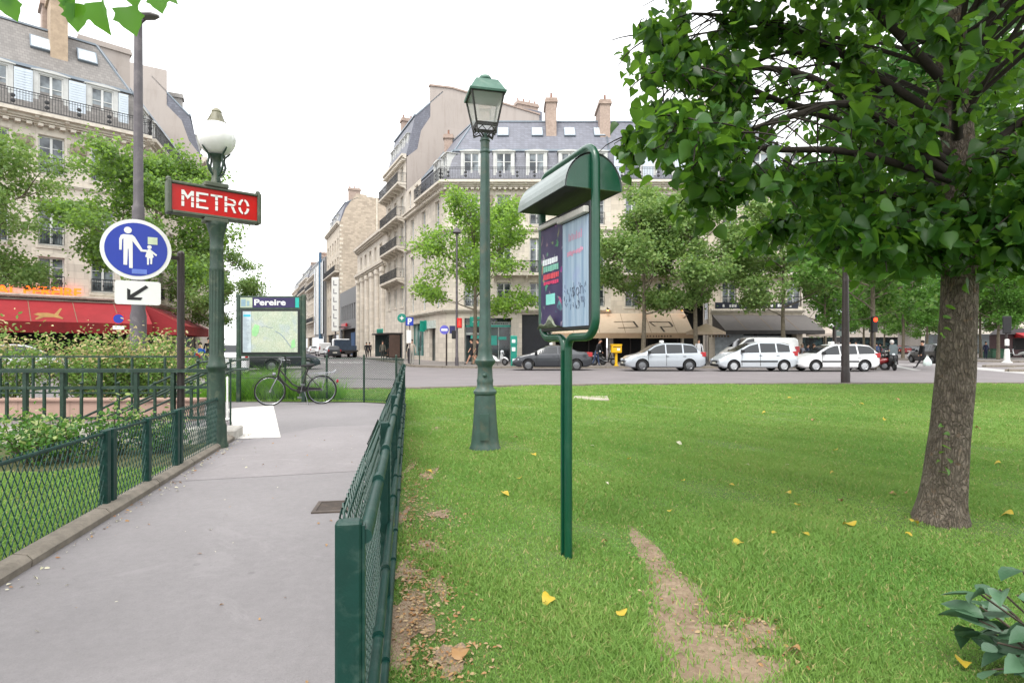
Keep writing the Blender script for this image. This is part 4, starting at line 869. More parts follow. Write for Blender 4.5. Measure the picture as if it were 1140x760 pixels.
        z.build('zinc_flashing', ZINC, s.r)
    def chimney(s, x, y, z0, z1, lx, ly, th=0, pots=3, mat=None, label=None):
        mb = MB(); mb.box(-lx/2, -ly/2, z0, lx/2, ly/2, z1); mb.box(-lx/2-.12, -ly/2-.12, z1-.35, lx/2+.12, ly/2+.12, z1-.15); mb.box(-lx/2-.06, -ly/2-.06, z1-.148, lx/2+.06, ly/2+.06, z1+.05)
        o = mb.build('chimney', mat or BRICK, s.r, (x-s.o.x, y-s.o.y, 0), th)
        for i in range(pots):
            m = MB(); L = max(lx, ly); u = -L/2+.2+(L-.4)*(i/(max(1, pots-1))); m.lathe([(.1, z1+.05), (.085, z1+.5), (.1, z1+.5)], 10, (u, 0, 0) if lx > ly else (0, u, 0)); m.build('chimney_pot', POT, o)
    def skylight(s, x, y, z, th, ang, w=.75, h=1.0):
        mb = MB(); mb.M = Matrix.Rotation(ang, 4, 'X'); mb.box(-w/2-.07, -h/2-.07, -.05, w/2+.07, h/2+.07, .1)
        o = mb.build('skylight', ZINC, s.r, (x-s.o.x, y-s.o.y, z), th); g = MB(); g.M = mb.M; g.box(-w/2, -h/2, .102, w/2, h/2, .112); g.box(-.02, -h/2, .113, .02, h/2, .13); g.build('pane', pm('skylight_glass_%d' % len(bpy.data.materials), '#c3ccd2', .1), o)
SV = Vector((-.43, .903)); TH_S = math.atan2(-.903, .43); A0 = Vector((-5.47, 48))
def onS(t, off=0): return A0+SV*t+Vector((-.903, -.43))*off
def floors(us, w, fl): return [(u-w/2, u+w/2, a, b, k) for (a, b, k) in fl for u in us]
# ---- corner building, right
B = Bld('corner_building', 'cream stone corner building with slate mansard, bank shopfront and dark double door', 'building', (-5.47, 48)); p = (-5.47, 48)
us = [2.07, 4.79, 7.53, 10.27, 12.6]; FL = [(4.7, 6.7, 'bar'), (7.5, 10.4, 'bar'), (11.55, 14.0, 'bar')]
B.wall(p, 0, 13.72, 0, 14.8, floors(us, 1.15, FL)+[(1.5, 5.4, .08, 3.75, 'hole'), (6.3, 8.75, 0, 4.05, 'hole'), (9.1, 13.5, 0, 4.05, 'hole')], LIME)
B.band(p, 0, -.3, 13.72, 14.55, 14.9, .55, dent=.45); B.balcony(p, 0, -.5, 13.72, 15.1, .8, True); B.band(p, 0, -.25, 13.72, 4.2, 4.55, .3); B.band(p, 0, -.12, 13.72, 10.95, 11.2, .2); B.balcony(p, 0, 3.9, 13.5, 7.45, .7)
for u in us: B.dormer(p, 0, u, 15.12, 1.3, 2.5, dep=.22)
mb = MB()
for u in (3.43, 6.16, 8.9, 11.5): mb.rbox(u-.45, -.16, 13.2, u+.45, -.003, 14.0, .05); mb.ball((u, -.12, 13.6), .32, nu=10, nv=7, sc=(1, .5, 1)); mb.rbox(u-.3, -.2, 12.9, u+.3, -.003, 13.2, .04)
B.part(mb, 'carved_panel', pm('carved_stone', '#8f8474', .9, var=.3, scale=8, bmp=.6, bscale=20), p, 0)
q = onS(12.8); sus = [2.4, 6.3, 10.4]
B.wall(tuple(q), TH_S, 12.8, 0, 14.8, floors(sus, 1.15, [(4.7, 6.7, 'case'), (7.5, 10.3, 'case'), (11.55, 14.0, 'case')])+[(2.2, 6.3, .5, 3.6, 'hole'), (8.0, 9.8, .08, 3.5, 'hole')], LIME)
B.band(tuple(q), TH_S, 0, 12.95, 14.55, 14.9, .5, dent=.45); B.balcony(tuple(q), TH_S, 5.5, 12.95, 15.1, .78, True); B.band(tuple(q), TH_S, 0, 12.95, 4.2, 4.55, .28); B.band(tuple(q), TH_S, 0, 12.9, 10.95, 11.2, .18)
mb = MB(); mb.tube([(.12, -.12, 0), (.12, -.12, 14.4)], .07, 8); B.part(mb, 'downpipe', pm('pipe_grey', '#8b8a86', .5), tuple(q), TH_S)
for u in (9.4, 11.6): B.dormer(tuple(q), TH_S, u, 15.12, 1.1, 2.5, dep=.22)
B.wall(tuple(q), TH_S, 5.4, 14.9, 17.4, floors([1.4, 3.9], 1.0, [(15.3, 17.1, 'case')]), LIME, trims=False, name='attic_wall')
B.mansard([(-5.47, 48.0), (8.25, 48.0), (8.25, 60), (-10.97, 59.56)], 15.0, 18.0, 21.4, [.9, 0, .9, .9], [3.3, 0, 3.3, 3.3])
for u in (5.0, 10.6, 7.8): pass
for px in (560, 598, 634, 667): B.skylight(XZ(px, 50.4), 50.35, 20.13, 0, math.atan2(3.4, 2.4), .85, 1.0)
B.chimney(XZ(613, 51), 51.2, 19.0, 23.0, .9, 2.2, pots=3); B.chimney(XZ(678, 51)-.5, 51.3, 19.0, 22.8, .9, 2.6, pots=3); B.chimney(-6.2, 57, 18, 22, .8, 2.0, pots=2); B.chimney(-2.6, 56, 20, 24.3, .9, 2.5, pots=3)
mb = MB()                                # bank front
mb.box(1.5, .5, .08, 5.4, .52, 3.75); B.part(mb, 'shop_window', SHOPG, p, 0)
mb = MB(); mb.box(1.55, .38, 3.0, 5.35, .48, 3.45); mb.box(1.6, .3, 2.35, 3.0, .48, 2.55); 
for x in (1.52, 3.1, 3.2, 4.3, 5.3): mb.box(x, .36, .1, x+.08, .46, 3.0)
B.part(mb, 'shop_frame', pm('shop_frame_grey', '#9aa09d', .4), p, 0)
mb = MB(); mb.box(1.55, .374, 3.02, 5.35, .379, 3.18); mb.box(2.0, .32, 1.9, 2.9, .45, 2.3); mb.box(3.5, .33, 1.5, 4.2, .45, 2.3); mb.box(4.3, .33, 1.95, 5.0, .45, 2.2); B.part(mb, 'shop_display', pm('bank_teal', '#2f9a8c', .4, var=.2), p, 0)
mb = MB(); rr = random.Random(9); x = 3.3
while x < 5.1: w = rr.uniform(.08, .14); mb.box(x, .368, 3.24, x+w, .373, 3.37); x += w+.05
B.part(mb, 'shop_lettering', pm('sign_dark', '#3c4a49', .5), p, 0)
mb = MB(); mb.rbox(1.95, -.18, 3.0, 2.85, .02, 3.85, .05); o = B.part(mb, 'shop_emblem', pm('emblem_teal', '#0b8a78', .35), p, 0); 
mb = MB(); mb.prism([(2.4+math.cos(a)*r, -.186, 3.43+math.sin(a)*r) for a, r in ((PI*i/4, .1 if i % 2 else .24) for i in range(8))], (0, .004, 0)); mb.build('star', WHITE, o)
mb = MB(); mb.box(6.3, .3, 0, 8.75, .36, 4.05); 
for x in (6.4, 7.58):
    for z, h in ((.15, 1.0), (1.3, 1.9), (3.35, .55)): mb.box(x+.08, .27, z, x+1.0, .298, z+h)
B.part(mb, 'double_door', pm('door_navy', '#15171f', .45), p, 0)
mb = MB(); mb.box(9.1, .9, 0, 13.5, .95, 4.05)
B.part(mb, 'shop_window', DARK, p, 0)  # dark sheet, its colour stands in for the unlit cafe interior
mb = MB()
for x in (9.1, 10.5, 11.9, 13.3): mb.box(x, .5, 0, x+.1, .6, 2.6)
mb.box(9.1, .5, 2.6, 13.5, .6, 2.7); B.part(mb, 'shop_frame', pm('cafe_wood', '#2a1d17', .5), p, 0)
qq = tuple(q); mb = MB(); mb.box(2.2, .3, .5, 6.3, .34, 3.6); B.part(mb, 'shop_window', glassmat('shop_glass_pale', '#4a5f60', '#9fb5b3', .8), qq, TH_S)
mb = MB()
for x in (2.2, 3.5, 4.9, 6.2): mb.box(x, .2, .5, x+.1, .29, 3.6)
mb.box(2.2, .18, .3, 6.3, .3, .5); B.part(mb, 'shop_frame', pm('frame_teal', '#54807a', .4), qq, TH_S)
mb = MB(); mb.box(8.0, .35, .08, 9.8, .4, 3.5); B.part(mb, 'shop_door', SHOPG, qq, TH_S)
mb = MB(); mb.box(6.9, -.12, 3.0, 10.0, -.01, 3.7); o = B.part(mb, 'shop_sign', pm('sign_pale', '#b9c2bc', .4), qq, TH_S); mb = MB(); mb.rbox(7.0, -.6, 2.75, 7.1, -.13, 3.75, .02); mb.box(6.9, -.14, 2.9, 7.6, -.123, 3.8); mb.build('sign_emblem', pm('emblem_teal2', '#128673', .4), o)
# ---- awning of the cafe
def awning(name, label, p0, th, x0, x1, zt, zb, out, val, mat, mat2, marks=None, cheeks=False, arms=True):
    t = thing(name, label, 'awning', (*p0, 0), th); mb = MB(); n = max(1, int((x1-x0)/.9)); sag = .05
    mb.prism([(x0, -.06, zt), (x0, -out, zb), (x0, -out, zb-.03), (x0, -.06, zt-.03)], (x1-x0, 0, 0))
    mb.build('canvas', mat, t); v = MB(); k = int((x1-x0)/.35)
    v.box(x0, -out-.012, zb-val, x1, -out+.0, zb-.002); v.build('valance', mat2, t)
    x = x0+1.7; sm = pm('seam_%d' % len(bpy.data.materials), '#7d6a55', .8)
    while x < x1-.6: s = MB(); s.bar((x, -.07, zt+.012), (x, -out+.02, zb+.014), .035, .008); s.build('seam', sm, t); x += 2.05
    if cheeks:
        c = MB(); c.poly([(x1, -.06, zt), (x1, -out, zb), (x1, -out, zb-val), (x1, -.06, zb-val)]); c.build('cheek', mat, t); c = MB(); c.poly([(x0, -.06, zt), (x0, -.06, zb-val), (x0, -out, zb-val), (x0, -out, zb)]); c.build('cheek', mat, t)
    if marks: marks(t, lambda x, f: (x, -.06+(-out+.06)*f, zt+(zb-zt)*f+.012))
    return t
TAN = pm('awning_beige', '#bba892', .8, var=.08, scale=1.5, dirt='#9d8368', dscale=1.5, damt=.35); TAN2 = pm('valance_beige', '#a98e72', .8, var=.1)
def cafemarks(t, f):
    m = MB(); K = .17
    def st(pts):
        for a, b in zip(pts, pts[1:]): m.bar(f(*a), f(*b), K, .006)
    st([(5.1, .45), (6.7, .43), (6.9, .72), (5.3, .75)]); st([(8.0, .45), (9.6, .45), (9.75, .68), (8.75, .70), (8.9, .95)]); st([(8.0, .45), (8.35, .68)]); st([(11.0, .22), (11.35, .08)]); st([(10.9, .22), (11.1, .27)])
    m.build('lettering', pm('awning_ink', '#3a332c', .8), t)
    m = MB(); rr = random.Random(3)
    for x0, x1 in ((7.0, 9.4), (12.4, 14.0)):
        x = x0
        while x < x1: w = rr.uniform(.1, .17); m.box(x, -2.52, 2.12, x+w, -2.514, 2.27); x += w+.1
    m.build('small_lettering', pm('valance_ink', '#6d5a48', .8), t)
awning('cafe_awning', 'wide beige cafe awning with dark curved marks under the slate roofed building', (3.2, 48), 0, 0, 11.2, 4.15, 2.45, 2.5, .42, TAN, TAN2, cafemarks)
for i, x in enumerate((7.9, 11.0, 14.0)):
    t = thing('wall_lamp', ['lit wall lamp above the left end of the beige awning', 'lit wall lamp above the middle of the beige awning', 'lit wall lamp above the right end of the beige awning'][i], 'lamp', (x, 47.9, 4.5), 0, 'lamps over the cafe awning')
    mb = MB(); mb.tube([(0, .1, .05), (0, -.35, .12), (0, -.5, .02)], .025, 6); mb.lathe([(.03, .02), (.16, -.1), (.15, -.11)], 12, (0, -.5, 0)); mb.build('bracket', BLACK, t)
    mb = MB(); mb.ball((0, -.5, -.1), .1, nu=10, nv=8); mb.build('bulb', emis('warm_bulb_%d' % i, '#ff9a4a', 4), t)
# ---- second building
B = Bld('apartment_building', 'cream stone building with shuttered dormers and grey cafe awning, ending at the avenue', 'building', (8.25, 48)); p = (8.25, 48)
us = [1.8+2.7*i for i in range(6)]
ops = floors(us, 1.15, FL[1:])+floors([1.8, 4.5, 9.9, 12.6, 15.3], 1.15, FL[:1])+[(.2, 5.9, 0, 4.05, 'hole'), (6.1, 8.2, 0, 5.8, 'hole'), (8.7, 15.5, 0, 3.95, 'hole')]
B.wall(p, 0, 16.0, 0, 14.8, ops, LIME3); B.band(p, 0, .003, 16.2, 14.55, 14.9, .55, dent=.45); B.balcony(p, 0, .003, 16.6, 15.1, .8, True); B.band(p, 0, 8.3, 16.15, 4.2, 4.5, .3); B.band(p, 0, .003, 16.1, 10.95, 11.2, .2); B.balcony(p, 0, .6, 16.0, 7.45, .7)
for u in us[:6]: B.dormer(p, 0, u, 15.12, 1.3, 2.5, dep=.22, shut=True)
pe = (24.25, 48); eus = [2+3*i for i in range(8)]
B.wall(pe, PI/2, 25, 0, 14.8, floors(eus, 1.15, [(4.7, 6.7, 'case'), (7.5, 10.3, 'case'), (11.5, 14, 'case')])+[(2, 8, .2, 3.6, 'hole')], LIME3); B.band(pe, PI/2, 0, 25, 14.6, 15.1, .5)
mb = MB(); mb.box(2, .3, .2, 8, .32, 3.6); B.part(mb, 'shop_window', SHOPG, pe, PI/2)
B.mansard([(8.25, 48), (24.25, 48), (24.25, 73), (8.25, 73)], 15.0, 18.0, 21.4, [.9, .9, 0, 0], [3.3, 3.3, 0, 0])
for px in (703, 738, 790): B.skylight(XZ(px, 50.4), 50.35, 20.13, 0, math.atan2(3.4, 2.4), .8, 1.0)
B.chimney(16.5, 51.5, 19, 22.8, .9, 2.4, pots=3)
mb = MB(); mb.box(.2, .9, 0, 5.9, .95, 4.05); mb.box(6.1, 1.5, 0, 8.2, 1.6, 5.8); B.part(mb, 'shop_window', DARK, p, 0)  # dark boards stand in for shade in the cafe and the open passage
mb = MB()
for x in (.3, 1.7, 3.1, 4.5, 5.7): mb.box(x, .5, 0, x+.1, .6, 2.6)
B.part(mb, 'shop_frame', pm('cafe_wood2', '#2a1d17', .5), p, 0)
mb = MB(); mb.box(8.7, .1, 0, 11.1, .2, 3.3)
for i in range(20): mb.box(8.7, .085, .05+i*.16, 11.1, .099, .16+i*.16)
B.part(mb, 'roller_shutter', pm('shutter_grey', '#a5acb0', .5, .2), p, 0)
mb = MB(); mb.box(11.1, .8, 0, 15.5, .85, 3.95); B.part(mb, 'shop_window', SHOPG, p, 0)
mb = MB(); mb.box(8.7, -.1, 4.55, 15.6, -.01, 5.05); o = B.part(mb, 'shop_sign', pm('sign_navy', '#161c2c', .4), p, 0)
mb = MB(); rr = random.Random(12); x = 9.3
while x < 15: 
    w = rr.uniform(.1, .22); mb.box(x, -.106, 4.68, x+w, -.101, 4.68+rr.uniform(.12, .24)); x += w+rr.choice([.06, .06, .4])
mb.build('lettering', SIGNW, o)
awning('terrace_awning', 'dark grey sloping awning over the terrace at the avenue corner', (16.9, 48), 0, -.2, 7.6, 4.0, 2.65, 3.0, .3, pm('awning_grey', '#5c5856', .8, var=.1), pm('valance_grey', '#3a3736', .8), cheeks=True)
# ---- street buildings, right side
B = Bld('balcony_building', 'narrow tall stone building with four stacked iron balconies and a blank gable', 'building', tuple(onS(12.8))); q = onS(21.6)
B.wall(tuple(q), TH_S, 8.8, 0, 21.0, floors([1.6, 4.4, 7.2], 1.1, [(5.6, 7.6, 'case'), (8.7, 10.9, 'case'), (12.0, 14.1, 'case'), (15.1, 17.2, 'case'), (18.5, 20.4, 'case')]), LIME2)
for i, z in enumerate((8.5, 11.8, 14.9, 18.3)): B.balcony(tuple(q), TH_S, .5 if z < 18 else .0, 8.4 if z < 18 else 8.9, z, .95, True)
B.band(tuple(q), TH_S, 0, 8.9, 20.8, 21.3, .5, dent=.5)
pl = [onS(12.8), None]
E = Vector((.903, .43)); c0, c1 = onS(12.8), onS(21.6); c2, c3 = c1+E*16, c0+E*16
B.mansard([tuple(c1), tuple(c0), tuple(c3), tuple(c2)], 21.2, 25.5, 28.5, [1.0, 0, 0, 0], [4, 0, 0, 0])
for u in (1.5, 3.5, 5.5, 7.4): B.dormer(tuple(q), TH_S, u, 21.35, 1.0, 2.3, curved=False)
gb = MB(); gl = [(0.05, 0), (15.6, 0), (15.6, 28.0), (5, 29.0), (2.6, 28.8), (2.6, 25.6), (1.6, 24.0), (1.2, 22.0), (.05, 21.0)]
gb.prism([(x, -.06, z) for x, z in gl], (0, .3, 0)); B.part(gb, 'gable_wall', PINKR, tuple(c0), math.atan2(.43, .903))
gb = MB(); gb.bar((2.5, .09, 28.9), (5, .09, 29.1), .5, .18); gb.bar((5, .09, 29.1), (15.7, .09, 28.1), .5, .18); B.part(gb, 'gable_coping', BRICK, tuple(c0), math.atan2(.43, .903))
pc = c0+E*14; B.chimney(pc.x, pc.y+1.2, 26, 29.5, 2.6, .9, math.atan2(.43, .903), pots=4); pc = c1-SV*2+E*2.4; B.chimney(pc.x, pc.y, 23, 27.6, .8, 2.2, TH_S, pots=3)
mb = MB(); mb.ball((6.4, -.75, 15.5), .5, nu=10, nv=7); mb.ball((5.4, -.75, 15.35), .42, nu=10, nv=7); mb.ball((7.3, -.75, 15.4), .45, nu=10, nv=7)
B2 = Bld('columned_building', 'pale stone building with tall pilasters and small arches at street level', 'building', tuple(onS(21.6))); q = onS(39.7); W = 18.1
pu = [1.3+3.1*i for i in range(6)]
ops = floors([2.85+3.1*i for i in range(5)], 1.3, [(12.2, 13.9, 'case'), (7.6, 9.6, 'case'), (4.9, 6.8, 'case')])+floors([2.85+3.1*i for i in range(5)], 1.7, [(.3, 3.4, 'case')])
B2.wall(tuple(q), TH_S, W, 0, 14.9, ops, LIME2, dep=.4); B2.band(tuple(q), TH_S, 0, W+.1, 14.7, 15.4, .6); B2.band(tuple(q), TH_S, 0, W, 10.9, 11.7, .5)
for u in pu: mb = MB(); mb.rbox(u-.36, -.4, .0, u+.36, -.006, 10.9, .06); mb.rbox(u-.5, -.5, 0, u+.5, -.008, .8, .05); mb.rbox(u-.48, -.48, 10.3, u+.48, -.008, 10.88, .05); B2.part(mb, 'pilaster', LIME2, tuple(q), TH_S)
for i in range(5):
    u = 2.85+3.1*i; mb = MB(); mb.prism([(u+math.cos(a)*r, -.05, 3.4+math.sin(a)*r) for r, rng in ((1.1, range(0, 13)), (.85, range(12, -1, -1))) for a in (PI*k/12 for k in rng)], (0, .046, 0)); mb.build('arch', TRIM, B2.r, tuple(Vector((*q, 0))-B2.o), TH_S)
c0, c1 = onS(21.6), onS(39.7); mb = MB(); o2 = Vector((*onS(21.6), 0)); mb.poly([tuple(Vector((*v, 15.0))-o2) for v in (c1, c0, c0+E*14, c1+E*14)]); mb.build('roof', ZINC, B2.r)
B3 = Bld('grey_building', 'low dark grey modern building with a strip of windows and a wide dark opening', 'building', tuple(onS(39.7))); q = onS(56, .0); W = 16.3
B3.wall(tuple(q), TH_S, W, 0, 10.4, [(2+1.9*i, 3.1+1.9*i, 5.6, 8, 'case') for i in range(7)]+[(1.0, 14.5, 0, 4.2, 'hole')], GREYC, trims=False)
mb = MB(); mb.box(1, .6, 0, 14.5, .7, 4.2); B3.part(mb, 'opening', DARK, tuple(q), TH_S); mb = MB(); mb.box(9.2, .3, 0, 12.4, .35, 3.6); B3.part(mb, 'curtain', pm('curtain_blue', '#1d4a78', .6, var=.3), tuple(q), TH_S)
mb = MB(); mb.rbox(4.2, -.4, 4.3, 8.4, -.1, 5.1, .05); B3.part(mb, 'shop_sign', pm('sign_red', '#b01822', .4), tuple(q), TH_S)
mb = MB(); c0, c1 = onS(39.7), onS(56); o2 = Vector((*onS(39.7), 0)); mb.poly([tuple(Vector((*v, 10.3))-o2) for v in (c1, c0, c0+E*14, c1+E*14)]); mb.build('roof', ZINC, B3.r)
B4 = Bld('stone_building', 'tall stone building with a bare rubble gable rising over the low grey one', 'building', tuple(onS(56))); q = onS(72); W = 16
B4.wall(tuple(q), TH_S, W, 0, 22.5, floors([2, 5, 8, 11, 14], 1.2, [(5+3.3*i, 7.1+3.3*i, 'case') for i in range(5)])+[(1, 15, 0, 3.6, 'hole')], LIME3, trims=False)
mb = MB(); mb.box(1, .6, 0, 15, .7, 3.6); B4.part(mb, 'shopfront', SHOPG, tuple(q), TH_S); B4.band(tuple(q), TH_S, 0, W, 22.3, 22.9, .5); B4.balcony(tuple(q), TH_S, .5, 15.5, 14.4, .8, False)
c0, c1 = onS(56), onS(72); B4.mansard([tuple(c1), tuple(c0), tuple(c0+E*14), tuple(c1+E*14)], 22.8, 26.2, 27.2, [1.0, 0, 0, 0], [3, 0, 0, 0])
for u in (3, 7, 11): B4.dormer(tuple(q), TH_S, u, 22.9, 1.1, 2, curved=False)
gb = MB(); gb.prism([(x, -.06, z) for x, z in [(.05, 0), (13.5, 0), (13.5, 27.4), (4.6, 27.6), (4.6, 27.9), (2.8, 27.9), (1, 25.2), (.05, 22.6)]], (0, .3, 0)); B4.part(gb, 'gable_wall', RUBB, tuple(c0), math.atan2(.43, .903))
gb = MB(); rr = random.Random(4)
for i in range(30): gb.box(.0, -.09, .2+i*.75, rr.choice([.3, .55, .4]), -.062+.02, .2+i*.75+.36)
gb.box(6.2, -.16, 10.5, 6.45, -.062, 28.4); B4.part(gb, 'quoins', pm('pale_quoin', '#d0c7b6', .8), tuple(c0), math.atan2(.43, .903))
pc = c0+SV*3+E*3; B4.chimney(pc.x, pc.y, 26, 29.5, .8, 2.0, TH_S, pots=3)
B5 = Bld('glass_building', 'slim modern building of dark and white vertical glass strips', 'building', tuple(onS(72))); q = onS(88, .4); W = 16
mb = MB(); mb.box(0, 0, 0, W, 10, 19.0); B5.part(mb, 'wall', GREYC, tuple(q), TH_S); 
for i in range(6): mb = MB(); mb.box(.5+i*2.6, -.2, 4, .5+i*2.6+1.5, -.01, 18.4); B5.part(mb, 'glass_strip', WHITE if i in (1, 2, 4) else SHOPG, tuple(q), TH_S)
mb = MB(); mb.box(.4, -.1, 0, 15.6, -.01, 3.4); B5.part(mb, 'shopfront', SHOPG, tuple(q), TH_S); mb = MB(); mb.box(11, -.5, 3, 11.4, .0, 20.5); B5.part(mb, 'fin', pm('fin_blue', '#4a6a86', .4), tuple(q), TH_S)
def row_building(name, label, p0, th, W, H, n, mat, depth=12, roofh=4.5, gf=True, nfl=5):
    b = Bld(name, label, 'building', tuple(p0)); fh = (H-4.4)/nfl; u0 = W/(2*n)
    b.wall(tuple(p0), th, W, 0, H, floors([u0*(2*i+1) for i in range(n)], 1.2, [(4.6+fh*i, 4.6+fh*i+min(2.2, fh-1), 'bar' if i % 2 else 'case') for i in range(nfl)])+[(.6, W-.6, 0, 3.6, 'hole')], mat)
    m = MB(); m.box(.6, .5, 0, W-.6, .6, 3.6); b.part(m, 'shopfront', SHOPG, tuple(p0), th); b.band(tuple(p0), th, 0, W, H-.3, H+.25, .5)
    b.balcony(tuple(p0), th, .3, W-.3, 4.4+fh*(nfl-1), .8, False); b.balcony(tuple(p0), th, .3, W-.3, 4.4+fh, .8, False)
    d = R2(th) @ Vector((1, 0, 0)); i_ = R2(th) @ Vector((0, 1, 0)); a = Vector((*p0, 0)); c = a+d*W
    P = [tuple((a).to_2d()), tuple(c.to_2d()), tuple((c+i_*depth).to_2d()), tuple((a+i_*depth).to_2d())]
    b.mansard(P, H+.2, H+.2+roofh*.65, H+.2+roofh, [.9, 0, 0, 0], [3, 0, 0, 0])
    for i in range(n): b.dormer(tuple(p0), th, u0*(2*i+1), H+.25, 1.1, 1.9, curved=False)
    g = MB()
    for x in (-.06, W-.24): g.prism([(x, .12, 0), (x, depth, 0), (x, depth, H+roofh+.4), (x, 3, H+roofh+.4), (x, 1.1, H+roofh*.65+.3), (x, .12, H+.1)], (.3, 0, 0))
    b.part(g, 'gable_wall', PINKR, tuple(p0), th)
    for x in (.6, W-.6): cc = a+d*x+i_*4; b.chimney(cc.x, cc.y, H+2, H+roofh+2.2, .8, 2.2, th, pots=3)
    return b
row_building('row_building', 'distant stone street house just beyond the modern glass building', onS(106), TH_S, 18, 17.5, 6, LIME3)
row_building('row_building', 'farther street house on the right, second beyond the glass building', onS(126), TH_S, 20, 18.5, 6, LIME4)
row_building('row_building', 'last street house seen on the right side of the long street', onS(150), TH_S, 24, 18, 7, LIME3)
# ---- left building
CL = Vector((-23.8, 37)); FD1 = Vector((.722, .692)); TH1 = math.atan2(.692, .722); P1 = CL-FD1*22; QL = Vector((-29.3, 54.2)); dL = (QL-CL); LL = dL.length; TH2 = math.atan2(dL.y, dL.x)
B = Bld('cafe_building', 'stone apartment house at left with slate roof, white shutters and red cafe awning', 'building', tuple(CL)); us = [22-2.07-2.5*i for i in range(8)]
B.wall(tuple(P1), TH1, 22, 0, 14.6, floors(us, 1.2, [(4.7, 6.6, 'bar'), (7.3, 9.9, 'bar'), (11.5, 13.7, 'bar')])+[(.5, 21.3, 0, 4.0, 'hole')], LIME)
B.band(tuple(P1), TH1, 0, 22.2, 14.25, 14.6, .5, dent=.5); B.balcony(tuple(P1), TH1, 0, 22.4, 14.8, .8, True); B.band(tuple(P1), TH1, 0, 22.2, 4.15, 4.4, .3); B.band(tuple(P1), TH1, 0, 22.2, 10.8, 11.05, .18)
for i, u in enumerate(us): B.dormer(tuple(P1), TH1, u, 14.82, 1.15, 2.55, dep=.25, shut=True)
mb = MB()
for u in (22-3.3, 22-5.8, 22-8.3): mb.rbox(u-.4, -.16, 12.9, u+.4, -.003, 13.5, .05); mb.ball((u, -.12, 13.2), .28, nu=10, nv=7, sc=(1, .5, 1))
B.part(mb, 'carved_panel', pm('carved_stone2', '#8f8474', .9, var=.3, scale=8, bmp=.6, bscale=20), tuple(P1), TH1)
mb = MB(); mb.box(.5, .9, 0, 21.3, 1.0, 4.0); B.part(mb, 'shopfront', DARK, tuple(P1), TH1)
mb = MB()
for i in range(12): mb.box(.6+i*1.85, .6, 0, .72+i*1.85, .8, 3.2)
B.part(mb, 'shop_frame', pm('cafe_red_wood', '#4a1512', .5), tuple(P1), TH1)
u2 = [1.6+2.7*i for i in range(6)]
B.wall(tuple(CL), TH2, LL, 0, 14.6, floors(u2, 1.2, [(4.7, 6.6, 'bar'), (7.3, 9.9, 'bar'), (11.5, 13.7, 'bar')])+[(.5, 8.5, 0, 3.8, 'hole'), (9.5, 17.5, .2, 3.6, 'hole')], LIME3)
mb = MB(); mb.box(.5, .9, 0, 8.5, 1, 3.8); mb.box(9.5, .4, .2, 17.5, .5, 3.6); B.part(mb, 'shopfront', SHOPG, tuple(CL), TH2)
B.band(tuple(CL), TH2, 0, LL, 14.25, 14.6, .5, dent=.5); B.balcony(tuple(CL), TH2, 0, LL, 14.8, .8, True); B.band(tuple(CL), TH2, 0, LL, 4.15, 4.4, .3)
for u in u2: B.dormer(tuple(CL), TH2, u, 14.82, 1.15, 2.2)
B.mansard([tuple(P1), tuple(CL), tuple(QL), tuple(QL+Vector((-14, -6)))], 14.75, 17.7, 21.2, [.7, .7, 0, 0], [3.2, 3.2, 0, 0], slate('old_slate', '#77736f'))
def on1(u, off): return P1+FD1*u+Vector((-.692, .722))*off
for u in (22-4.9, 22-2.6, 22-8.6): c = on1(u, 2.15); B.skylight(c.x, c.y, 19.86, TH1, math.atan2(3.5, 2.3), .9, 1.0)
c = on1(22-4.05, 2.6); B.chimney(c.x, c.y, 18.6, 23.2, .85, 1.9, TH1, pots=2, mat=pm('chimney_beige', '#a8957f', .85, var=.2)); c = on1(22-4.3, 4.4); B.chimney(c.x, c.y, 19, 23.4, .8, 1.4, TH1, pots=2)
c = on1(22-1.0, 7); B.chimney(c.x, c.y, 18, 23.0, 3.0, 1.0, TH1, pots=0, mat=PINKR); c = on1(22-7.5, 5); B.chimney(c.x, c.y, 20, 23.4, .5, .5, TH1, pots=1, mat=pm('flue_grey', '#9a9a98', .5))
RN = pm('awning_red', '#8f2128', .75, var=.1, scale=1.5, dirt='#7d1014', dscale=1, damt=.5); RN2 = pm('valance_red', '#7a0f12', .75)
def catmark(t, f):
    m = MB(); m.M = None
    pts = [(14.6, .62), (14.9, .52), (15.6, .5), (16.1, .56), (16.6, .2), (16.75, .22), (16.35, .62), (16.7, .78), (16.6, .84), (16.0, .74), (15.3, .76), (14.75, .92), (14.65, .86), (15.0, .7)]
    m.poly([f(16.5+(q[0]-14.6)*.62, .2+q[1]*.8) for q in pts]); m.build('painted_animal', pm('awning_gold', '#957443', .7), t)
awning('red_awning', 'long red cafe awning with gold leaping animal at left', tuple(P1), TH1, .3, 22.1, 4.05, 2.75, 2.2, .62, RN, RN2, catmark)
awning('red_awning', 'short red awning end wrapping round the corner of the left cafe', tuple(CL), TH2, -.2, 8.0, 4.05, 2.75, 2.4, .62, RN, RN2, cheeks=True)
NE = emis('neon_orange', '#ff5a12', 1.5); s = thing('neon_sign', 'orange lit letters AL PEREIRE over the red awning', 'sign', (*P1, 0), TH1); mb = MB(); text_into(mb, 'AL PEREIRE', .72, upright(15.0, -.25, 4.55), .06, align='LEFT', bold=.02, sx=1.08); mb.build('lettering', NE, s); mb = MB(); mb.box(14.8, -.12, 4.14, 20.4, -.05, 4.3); mb.build('mounting', BLACK, s)
